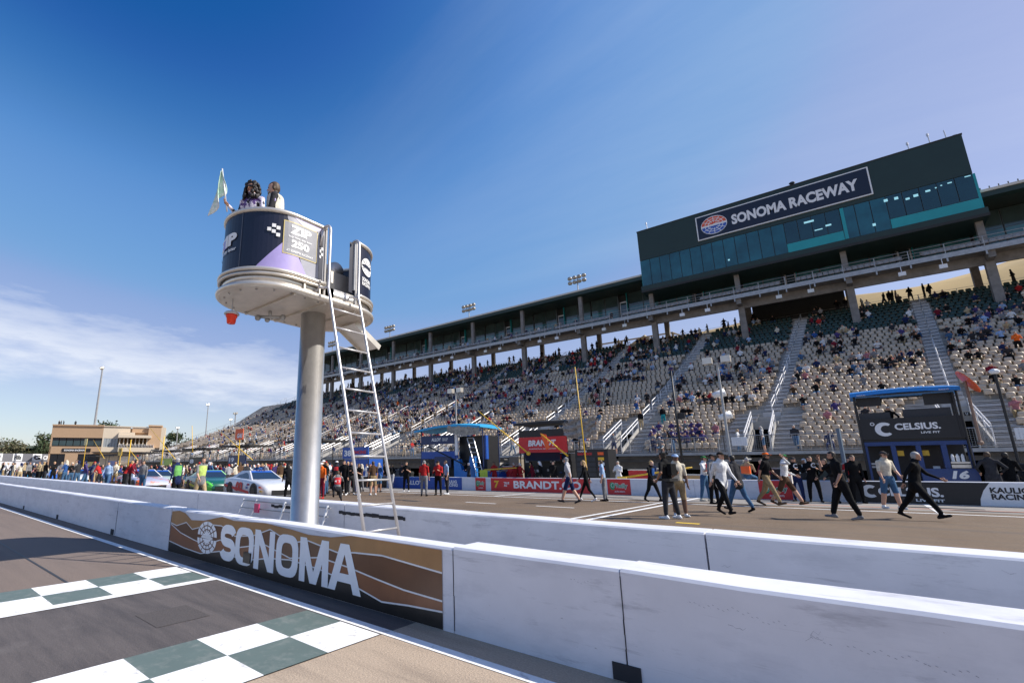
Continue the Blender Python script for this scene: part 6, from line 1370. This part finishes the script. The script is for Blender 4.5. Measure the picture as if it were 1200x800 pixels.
LO = [arrays(human_mesh(('speclo', i), p, .055, face=False, deci=.32)[0]) for i, p in enumerate(sp_pose)]
STD = [human_mesh(('std', i), p, .034, face=False)[0] for i, p in enumerate((STAND, AT_EASE, HIPS, WALK, CAMERA, LEANR))]
STDL = [human_mesh(('stdl', i), p, .034, face=False, fem=True, longhair=True)[0] for i, p in enumerate((STAND, AT_EASE))]
LOST = [arrays(human_mesh(('stlo', i), p, .055, face=False, deci=.32)[0]) for i, p in enumerate((STAND, AT_EASE, HIPS, WALK))]
rc = random.Random(21)
def density(x, i):
    up = i/NR; x = x+3
    if x > 6: return .10 if i < 14 else (.28 if i < 28 else .22)
    if x > -4: return .05+.13*(up > .28)*(up < .75)+.06
    if x > -14: return .12+.14*(up > .25)*(up < .55)+.05*up
    if x > -24: return .20+.20*(up > .45)
    if x > -36: return .30+.28*(up > .3)
    if x > -62: return .34+.22*(up > .25)*(up < .8)
    if x > -85: return .22+.1*up
    if x > -108: return .15
    return .08
cl = {}
def clump(x, i):
    k = (int(math.floor(x/2.1)), i); 
    if k not in cl: cl[k] = rc.choice((0, 0, 0.15, .5, 1.6, 2.6)) if x > -62 else rc.choice((.3, .6, 1, 1.5))
    return cl[k]
taken = [s for s in seats if inview(s[0], s[1], s[2]+.8) and rc.random() < density(s[0], s[3])*clump(s[0], s[3])]
# the purple-shirted group low in the section left of the middle opening
for s in seats:
    if s[3] in (1, 2, 3, 4) and -13.2 < s[0] < -8.8 and s not in taken and rc.random() < .8: taken.append(s)
taken.sort(key=lambda s: s[0]**2+s[1]**2)
NRW = ['front', 'second', 'third', 'fourth', 'fifth', 'sixth', 'seventh', 'eighth', 'ninth', 'tenth', 'eleventh', 'twelfth', 'thirteenth', 'fourteenth', 'fifteenth', 'sixteenth', 'seventeenth', 'eighteenth', 'nineteenth', 'twentieth']
def section(x):
    if x > 5.5: return 'right edge section'
    if x > -4.6: return 'section behind black pit box'
    if x > -14.8: return 'section left of middle opening'
    if x > -25: return 'section above the tool cart'
    if x > -35.2: return 'section above the blue pit box'
    return 'section behind the ladder'
bysec = {}
for s in seats: bysec.setdefault((section(s[0]), s[3]), []).append(s[0])
for k in bysec: bysec[k].sort()
def slots(o, ms):
    for i, m in enumerate(ms): o.material_slots[i].link = 'OBJECT'; o.material_slots[i].material = m
def outfit(purple=False):
    sh = rc.choice(SHIRTS) if not purple else rc.choice(('plum', 'plum', 'navy', 'grey')); tr = rc.choice(TRS); hi = rc.randrange(len(HCOL)); sk = rc.choice(SKIN[:3]+SKIN[4:]+SKIN[:2])
    return sh, [sk, cloth(C[sh]), cloth(C[tr]), cloth(C['dkgrey']), HCOL[hi], cloth(C[sh]) if rc.random() < .25 else sk, cloth(C[tr]) if rc.random() < .6 else sk], hi
far = []
_cnt = {}
def nxt(k):
    _cnt[k] = _cnt.get(k, 0)+1; return ['', ', turned away', ', farther back', ', farthest back'][min(3, _cnt[k]-1)]
for n_, (x, y, z, i) in enumerate(taken):
    pur = i < 5 and -13.4 < x < -8.6; sh, ms, hi = outfit(pur); s_ = rc.uniform(.94, 1.08); q = rc.randrange(6); rz = R(-90+rc.uniform(-22, 22)); zz = z+.56-.93*s_
    if n_ < 300:
        me = HI[q] if (hi > 4 or rc.random() < .6) else HIF[q % 3]
        o = inst('spectator', me, None, (x, y-.03, zz), rz, s_); slots(o, ms)
        col_ = bysec[(section(x), i)]; k_ = sum(1 for v in col_ if v > x+.01)+1
        row = NRW[i] if i < 20 else 'upper %d' % (i+1)
        tag(o, '%s shirt, %s, %s row, seat %d from right, %s' % (CNAME.get(sh, sh), HNAME[hi][2:] if HNAME[hi].startswith('a ') else HNAME[hi], row, k_, section(x)), 'spectator', 'spectators seated in the grandstand')
    else: far.append((LO[q], ms, mtx4(x, y-.03, zz, rz, s_)))
# people standing along the top rail and on the suite balcony
for X in [-8.9, -8.3, 5.1, 5.8, 7.2, -9.5] + [rc.uniform(-104, 18) for _ in range(64)]:
    sh, ms, hi = outfit(); ms = ms if rc.random() < .3 else [SKIN[1], cloth(C['black']), cloth(C['dkgrey']), cloth(C['black']), HAIR[0], cloth(C['black']), cloth(C['dkgrey'])]  # most coloured black to stand as silhouettes against the sky
    far.append((rc.choice(LOST), ms, mtx4(X, yr(NR)+rc.uniform(.3, 2.3), zr(NR), rc.uniform(0, 6.3), rc.uniform(.95, 1.1))))
for k in range(70):
    X = rc.choice((rc.uniform(-98, -19), rc.uniform(-98, -30))); j = rc.randrange(3); sh, ms, hi = outfit(); far.append((rc.choice(LO), ms, mtx4(X, 69.9+j*1.05+.45, 22.33+j*.36+.5-.93, R(-90), 1)))
def merge_people(name, items, label, cat):
    ml = []; idx = {}; out_ = []
    for ar, ms, mt in items:
        mp_ = []
        for m in ms:
            if m.name not in idx: idx[m.name] = len(ml); ml.append(m)
            mp_.append(idx[m.name])
        out_.append((ar[0], ar[1], ar[2], ar[3], np.array(mp_)[ar[4]], mt))
    o = merge(name, out_, ml); tag(o, label, cat, None, 'stuff'); return o
merge_people('spectator_crowd', far, 'spectators filling the rest of the grandstand and its top rail', 'crowd')
# a few standing people that the picture shows among the seats
def loose(label, x, y, z, rz, sh, tr, hair=1, me=None, s=1.0, name='person', group=None, skin=0, sleeve=True):
    o = inst(name, me or STD[0], None, (x, y, z), rz, s); slots(o, [SKIN[skin], cloth(C[sh]), cloth(C[tr]), cloth(C['dkgrey']), HCOL[hair], cloth(C[sh]) if sleeve else SKIN[skin], cloth(C[tr])]); return tag(o, label, 'person', group)
loose('man in grey hoodie and jeans on the stairs right of the middle opening', -2.9, 43.0, 2.45, R(-100), 'dkgrey', 'denim', 4, STD[3])
loose('person in teal trousers standing by the rail above the tool cart section', -12.7, 48.9, zr(7)+.1, R(-60), 'black', 'teal', 1)
loose('blond woman in black top standing on the stairs above the red pit box', -14.4, 48.0, zr(6)+.1, R(-90), 'black', 'tan', 3, STDL[0]); loose('marshal in yellow vest behind the railing right of the black pit box', 3.9, 41.0, 2.33, R(-90), 'lime', 'black', 5, STD[0])
loose('man in orange shirt standing high in the right edge section', 10.6, 58.6, zr(19), R(-90), 'orange', 'black', 1, STD[1]); loose('man in orange shirt standing in the stand just right of the ladder', -58, 60.5, zr(21), R(-90), 'orange', 'black', 1, STD[2])
# people on the front walkway, some walking, some leaning on the rail
for k in range(38):
    X = rc.uniform(-125, -8) if k % 5 else rc.uniform(-60, 8); sh, ms, hi = outfit(); o = inst('person', rc.choice(STD+STDL), None, (X, rc.uniform(40.3, 41.8), 2.33), rc.choice((0, math.pi, R(-90), R(-90)))+rc.uniform(-.4, .4), rc.uniform(.95, 1.08)); slots(o, ms)
    where = 'left of blue box' if X < -26 else ('between blue and red boxes' if X < -16 else 'right of red box')
    tag(o, 'person in %s with %s on walkway, %s' % (CNAME.get(sh, sh), HNAME[hi], where+nxt(where+sh+str(hi))), 'person', 'people on the grandstand front walkway')
# crew behind the pit wall
for k in range(52):
    X = [-5.6, -7.4, -10.3, -13.9, -14.8, -15.7, -16.4, -17.1, -18.5, -20.5, -23.2, -24.4, -27.3, -28.2, -29.6, 5.6, 7.2, -3.2, -1.6, -8.2][k] if k < 20 else rc.uniform(-115, -29)
    sh = rc.choice(('black', 'black', 'dkgrey', 'red', 'navy', 'black', 'maroon', 'white', 'blue') if X > -60 else SHIRTS); _, ms, hi = outfit(); ms[1] = ms[5] = cloth(C[sh]); ms[2] = ms[6] = cloth(C[rc.choice(('black', 'dkgrey', sh))])
    if k in (6, 7, 8): sh = 'red'; ms[1] = ms[2] = ms[5] = ms[6] = cloth(C['red'])
    Y = rc.uniform(28.3, 29.3); o = inst('person', rc.choice(STD+STDL[:1]), None, (X, Y, gz(X, Y)), rc.uniform(-2.6, -.4), rc.uniform(1.0, 1.08)); slots(o, ms)
    where = 'by red box' if -17.5 < X < -12 else ('by blue box' if -26 < X < -17.5 else ('right of centre' if X > -12 else 'in the far pits'))
    tag(o, 'crew in %s with %s behind pit wall, %s' % (CNAME.get(sh, sh), HNAME[hi], where+nxt(where+sh+str(hi))), 'person', 'crew behind the pit wall')
# the crowd on the grid round the cars
cars_xy = [(-22.3, 13.3), (-29.6, 14.3), (-32.5, 11.4), (-37.5, 14.2), (-46.5, 13.8), (-54, 13.5), (-63, 13.5), (-74, 13.2)]
placed = []
special = [((-30.2, 9.6), 'red', 'black', 'person in red and black fire suit by the nose of the silver race car', LEANR), ((-29.0, 9.4), 'maroon', 'dkgrey', 'crew member in red vest bending left of the silver race car', LEANR), ((-28.3, 9.9), 'grey', 'denim', 'man in brown-grey shirt and jeans left of the silver race car', STAND), ((-38.5, 9.3), 'cream', 'cream', 'person in loose cream suit with back turned among the grid crowd', HIPS), ((-47, 9.8), 'black', 'black', 'broad man in all black with his back turned among the grid crowd', AT_EASE), ((-48.8, 9.6), 'black', 'dkgrey', 'man in black jacket left of the broad man in black', STAND),
           ((-60, 9.3), 'cream', 'tan', 'person in white vest among the grid crowd left of the men in black', STAND), ((-67, 9.4), 'cream', 'black', 'man in white waistcoat near the cyan race car', AT_EASE), ((-78, 9.2), 'lime', 'tan', 'person in pale yellow vest near the left edge of the picture', STAND), ((-88, 9.5), 'lime', 'tan', 'second person in yellow vest at the left edge of the picture', STAND), ((-55, 9.6), 'grey', 'black', 'man in grey shirt between the men in black and the white vest', STAND)]
for (x, y), sh, tr, lb, ps in special:
    idx = {id(STAND): 0, id(AT_EASE): 1, id(HIPS): 2, id(LEANR): 5}[id(ps)]; loose(lb, x, y, gz(x, y), rc.uniform(0, 6.3), sh, tr, rc.randrange(8), STD[idx], rc.uniform(1.0, 1.07)); placed.append((x, y))
n_ = 0; tries = 0
while n_ < 205 and tries < 9000:
    tries += 1; t = rc.random(); X = -22-95*t**1.15; Y = rc.choice((rc.uniform(15.5, 24), rc.uniform(15.5, 21), rc.uniform(8.6, 11.5) if X < -34 else rc.uniform(16, 24), rc.uniform(8.8, 10.8) if X < -36 else rc.uniform(15.5, 19)))
    if any(abs(X-cx_) < 2.9 and abs(Y-cy_) < 1.25 for cx_, cy_ in cars_xy) or any((X-a)**2+(Y-c_)**2 < .45 for a, c_ in placed): continue
    placed.append((X, Y)); sh, ms, hi = outfit(); o = inst('person', rc.choice(STD+STDL), None, (X, Y, gz(X, Y)), rc.uniform(0, 6.3), rc.uniform(.98, 1.08)); slots(o, ms); n_ += 1
    where = 'behind the white race car' if X > -34 else ('behind the silver race car' if X > -48 else ('middle of far grid' if X > -75 else 'far left of grid'))
    tag(o, 'person in %s top with %s, %s' % (CNAME.get(sh, sh), HNAME[hi], where+nxt(where+sh+str(hi))), 'person', 'people standing among the race cars')

for k in range(26):
    X, Y = rc.uniform(-33, -19), rc.uniform(19.5, 26); 
    if -18.5 < X+.35*(Y-20) < -14: continue
    sh, ms, hi = outfit(); o = inst('person', rc.choice(STD+STDL), None, (X-6, Y, gz(X, Y)), rc.uniform(0, 6.3), rc.uniform(1.0, 1.07)); slots(o, ms)
    tag(o, 'person in %s with %s near the wall, seen beside the ladder%s' % (CNAME.get(sh, sh), HNAME[hi], nxt('ldr'+sh+str(hi))), 'person', 'people on pit road beside the ladder')
gc = []
for k in range(330):
    X = rc.uniform(-120, -33) if k % 4 else rc.uniform(-45, -26); Y = rc.uniform(15.6, 25.5)
    if any(abs(X-cx_) < 2.9 and abs(Y-cy_) < 1.25 for cx_, cy_ in cars_xy): continue
    sh, ms, hi = outfit(); gc.append((rc.choice(LOST), ms, mtx4(X, Y, gz(X, Y), rc.uniform(0, 6.3), rc.uniform(.98, 1.08))))
merge_people('grid_crowd', gc, 'dense crowd standing farther back among the race cars on pit road', 'crowd')
# ---------------------------------------------------------------- far left: control building, boards, trees, hills
cb = empty('control_building', (0, 0, 0), 0, 'three storey control building, coloured shaded tan and sunlit cream, with dark window bands', 'building')
A_, B_, C_ = V((-149.6, 29.55, 0)), V((-143.1, 39.2, 0)), V((-137.6, 52.5, 0))
def facade(name, p, q, z0, z1, m, t=.4, off=0.0):
    d = (q-p).normalized(); n = V((d.y, -d.x, 0)); b = MB(); pts = [p+n*off, q+n*off, q-n*t, p-n*t]
    b.rings([[(v.x, v.y, z) for v in pts] for z in (z0, z1)]); return b.build(name, m, cb)
def on(p, q, t): return p+(q-p)*t
depth_ = V((-14, 5, 0))
b = MB(); b.rings([[(v.x, v.y, z) for v in (A_+V((-.5, .3, 0)), B_+V((-.6, .3, 0)), C_+V((-.6, 0, 0)), C_+depth_, A_+depth_)] for z in (-1.5, 11.0)]); b.build('core', STUCT, cb)
facade('wall', A_, B_, 8.35, 11.3, STUCT); facade('wall', A_, B_, 4.3, 6.15, STUCT); facade('wall', on(A_, B_, .32), on(A_, B_, .56), -1.5, 4.3, STUCT)
facade('wall', A_, on(A_, B_, .03), -1.5, 8.4, STUCT); facade('cornice', A_, B_, 11.3, 11.65, STUCT, .5, .25)
for i in range(7):
    f = facade('window', on(A_, B_, .03+i*.137), on(A_, B_, .03+(i+1)*.137-.012), 6.15, 8.35, BLACK, .3, -.12); 
    b = MB(); d = (B_-A_).normalized(); nn = V((d.y, -d.x, 0)); p_, q_2 = on(A_, B_, .035+i*.137), on(A_, B_, .02+(i+1)*.137); b.face([tuple(v+nn*-.08+V((0, 0, z))) for v, z in ((p_, 6.4), (q_2, 6.4), (q_2, 7.6), (p_, 7.6))]); b.build('pane', GLASSD, f)
for a, c in ((.03, .17), (.18, .32), (.56, .77), (.78, .97)): facade('window', on(A_, B_, a), on(A_, B_, c), .8, 4.3, BLACK, .3, -.12)
f = facade('sign_strip', on(A_, B_, .25), on(A_, B_, .8), 4.75, 5.65, BLACK, .1, .12); d = (B_-A_).normalized(); o_ = on(A_, B_, .29)+V((d.y, -d.x, 0))*.14
write('SONOMA RACEWAY', WHITE, f, tuple(o_+V((0, 0, 5.0))), tuple(d), (0, 0, 1), .42, 4.9, .05)
facade('wall', B_, on(B_, C_, .42), 8.3, 11.3, STUCC); facade('wall', B_, C_, -1.5, 6.1, STUCC); facade('wall', B_, on(B_, C_, .02), 6.1, 8.3, STUCC); facade('cornice', B_, on(B_, C_, .75), 11.3, 11.5, STUCC, .5, .25)
for i in range(5): facade('window', on(B_, C_, .02+i*.045), on(B_, C_, .02+(i+1)*.045-.004), 6.1, 8.3, mat('pale_window', (.30, .32, .33), .2), .3, -.05)
facade('overhang', on(B_, C_, .25), on(B_, C_, .78), 8.5, 9.2, STUCC, 3, 1.6); facade('overhang', on(B_, C_, .25), on(B_, C_, .50), 9.2, 9.9, STUCC, 3, 1.2)
for i in range(8): facade('column', on(B_, C_, .27+i*.062), on(B_, C_, .285+i*.062), 5.6, 8.5, STUCC, .3, .8)
facade('recess', on(B_, C_, .27), on(B_, C_, .78), 6.0, 8.5, mat('warm_interior', (.35, .20, .08), .8), .2, -.2); facade('balcony', on(B_, C_, .27), on(B_, C_, .85), 4.9, 6.0, STUCC, .3, 1.5)
for i in range(24): facade('rail_post', on(B_, C_, .27+i*.024), on(B_, C_, .2745+i*.024), 6.0, 6.9, RAILW, .1, 1.5)
facade('wall', on(B_, C_, .45), on(B_, C_, .80), 9.9, 11.2, STUCT); facade('tower_block', on(B_, C_, .72), on(B_, C_, .93), 6.0, 11.6, STUCT, 5, .8); facade('tower_block', on(B_, C_, .93), C_, 2, 11.4, STUCC, 5, .8); facade('cornice', on(B_, C_, .71), on(B_, C_, .94), 11.6, 12.0, STUCT, 5, 1.0)
facade('flat_canopy', on(B_, C_, -.1), on(B_, C_, .4), 4.6, 4.75, BLACK, .3, 4); facade('awning', on(B_, C_, .82), C_+V((3, 6, 0)), 5.2, 5.5, CONCD, .3, 4)
for k in range(4):
    p_ = on(A_, B_, (.08, .12, .17, .40)[k]); o = inst('person', STD[k % 4], None, (p_.x-.8, p_.y+.5, 11.0), rc.uniform(0, 6), 1.0); slots(o, [SKIN[0], cloth(C['dkgrey']), cloth(C['black']), cloth(C['black']), HAIR[0], cloth(C['dkgrey']), cloth(C['black'])])
    tag(o, ['leftmost', 'second', 'third', 'rightmost'][k]+' dark onlooker on the control building roof', 'person', 'onlookers on the control building roof')
wb = empty('boundary_wall', (0, 0, 0), 0, 'white boundary wall with a row of sponsor boards at the far left', 'wall')
b = MB(); b.box(-170.2, -170, 6, 33.5, -1.6, 2.6); b.build('wall_base', mat('white_wall', (.62, .62, .66), .7), wb)
for i, (m_, tx, tm) in enumerate(((NAVY, 'ZIP', WHITE), (mat('violet_board', (.16, .10, .42), .5), 'Zip', WHITE), (mat('grey_board', (.16, .16, .18), .5), '', WHITE), (WHITE, 'KW', BLACK), (mat('grey_board', (.16, .16, .18)), '', WHITE), (WHITE, 'Hills', BLACK), (mat('grey_board', (.16, .16, .18)), '', WHITE), (WHITE, 'G', BLACK), (mat('grey_board', (.16, .16, .18)), 'CK', WHITE))):
    y0_ = 15+i*2.15; f = box_obj('sponsor_board', -170.0, -169.85, y0_, y0_+2.1, 2.62, 4.6, m_, wb)
    if tx: write(tx, tm, f, (-169.83, y0_+.3, 3.0), (0, 1, 0), (0, 0, 1), 1.2, 1.5, .04)
# trees: trunk and limbs plus a crown of many small leaf faces
LEAF = [mat('leaf_%d' % i, c, .8, noise=.4, scale=1.5) for i, c in enumerate(((.05, .075, .03), (.09, .10, .045), (.035, .06, .025), (.12, .11, .06)))]
BARK = mat('bark', (.12, .09, .065), .9, noise=.3)
def tree(label, x, y, z, h_, wd_, k, n=1500, group='trees beyond the track'):
    e = empty('tree', (x, y, z), rc.uniform(0, 6), label, 'tree', group); b = MB(); b.tube([(0, 0, 0), (.1, 0, h_*.3), (0, .1, h_*.6)], .03*h_, 6, r1=.012*h_)
    for j in range(6): a = rc.uniform(0, 6.3); b.tube([(0, 0, h_*.25+j*.04*h_), (math.cos(a)*wd_*.35, math.sin(a)*wd_*.35, h_*(.5+.05*j))], .012*h_, 5, r1=.004*h_)
    b.build('trunk', BARK, e); b = MB(); cls = []
    for j in range(16): a = rc.uniform(0, 6.3); rr = wd_*.42*math.sqrt(rc.random()); zc_ = rc.uniform(.35, .95)*h_; cls.append(V((rr*math.cos(a)*(1.15-zc_/h_*.6), rr*math.sin(a)*(1.15-zc_/h_*.6), zc_)))
    for j in range(n):
        c = rc.choice(cls); v = V((rc.gauss(0, 1), rc.gauss(0, 1), rc.gauss(0, .8)))*wd_*.09; p = c+v; s_ = h_*rc.uniform(.018, .034)
        d1 = V((rc.gauss(0, 1), rc.gauss(0, 1), rc.gauss(0, 1))).normalized()*s_; d2 = d1.cross(V((rc.gauss(0, 1), rc.gauss(0, 1), rc.gauss(0, 1)))).normalized()*s_
        b.face([tuple(p+d1), tuple(p+d2), tuple(p-d1), tuple(p-d2)], mi=k if rc.random() < .7 else rc.randrange(4))
    b.build('crown', LEAF, e)
for a in (('olive tree at the left picture edge beyond the boards', -232, 29, 0, 11, 12, 3), ('second olive tree from the left picture edge', -236, 35.5, 0, 10.5, 11, 3), ('rounded green tree standing alone left of the control building', -222, 42.0, 0, 13.0, 8.5, 0), ('low green tree between the lone tree and the control building', -228, 46.5, 0, 8.8, 9, 2), ('low bush left of the lone green tree', -230, 38.8, 0, 6.5, 6, 1), ('olive tree outside the left edge', -238, 20, 0, 12, 12, 3), ('second low green tree touching the control building', -215, 47, 0, 7.5, 7, 1),
          ('dark tree showing above the control building roof', -190, 53, 2, 14.0, 10, 2), ('green tree right of the control building', -240, 88, 0, 14.5, 11, 0), ('dark green tree before the hill right of the control building', -228, 91, 0, 16, 10, 2), ('pale green bush at the left end of the stand', -236, 98, 0, 13, 10, 1), ('green tree behind the end of the stand', -240, 104, 0, 13, 11, 0)): tree(*a)
def hill(name, pts, y0_, y1_, m, amp=1.5):
    """ridge running in x: pts (x, height)"""
    b = MB(); n = 50; xs_ = np.linspace(pts[0][0], pts[-1][0], n); rows = []
    for j in range(10):
        t = j/9; hh = math.sin(min(1, t/.62)*math.pi/2) if t < .62 else math.cos((t-.62)/.38*math.pi/2)
        rows.append([(float(x), y0_+(y1_-y0_)*t, float(np.interp(x, [p[0] for p in pts], [p[1] for p in pts]))*hh+amp*hh*math.sin(x*.11+j)*math.cos(x*.043+j*.7)-2) for x in xs_])
    b.rings(rows, closed=False, cap=(False, False)); o = b.build(name, m, smooth=True); o['kind'] = 'structure'; return o
GOLD = mat('dry_grass_hill', (.42, .29, .12), .95, noise=.25, scale=.04, bump=.3); mix_layer(GOLD, (.30, .22, .10), .35, .5, .7, (1, 1, 1), .6)
hill('golden_hill', [(-110, 20), (-80, 36), (-40, 43), (-19, 44.0), (6, 45.8), (15, 45.6), (28, 47.0), (40, 50), (80, 66), (160, 70)], 100, 210, GOLD, .8)
DG = mat('wooded_hill', (.055, .065, .035), .95, noise=.5, scale=.08, bump=.6)
hill('wooded_hill', [(-420, 10), (-330, 20), (-270, 22), (-230, 19), (-180, 15), (-150, 8)], 130, 240, DG, 2)
hill('far_hill', [(-1600, 30), (-1200, 36), (-900, 30), (-700, 26)], -200, 500, DG, 3)
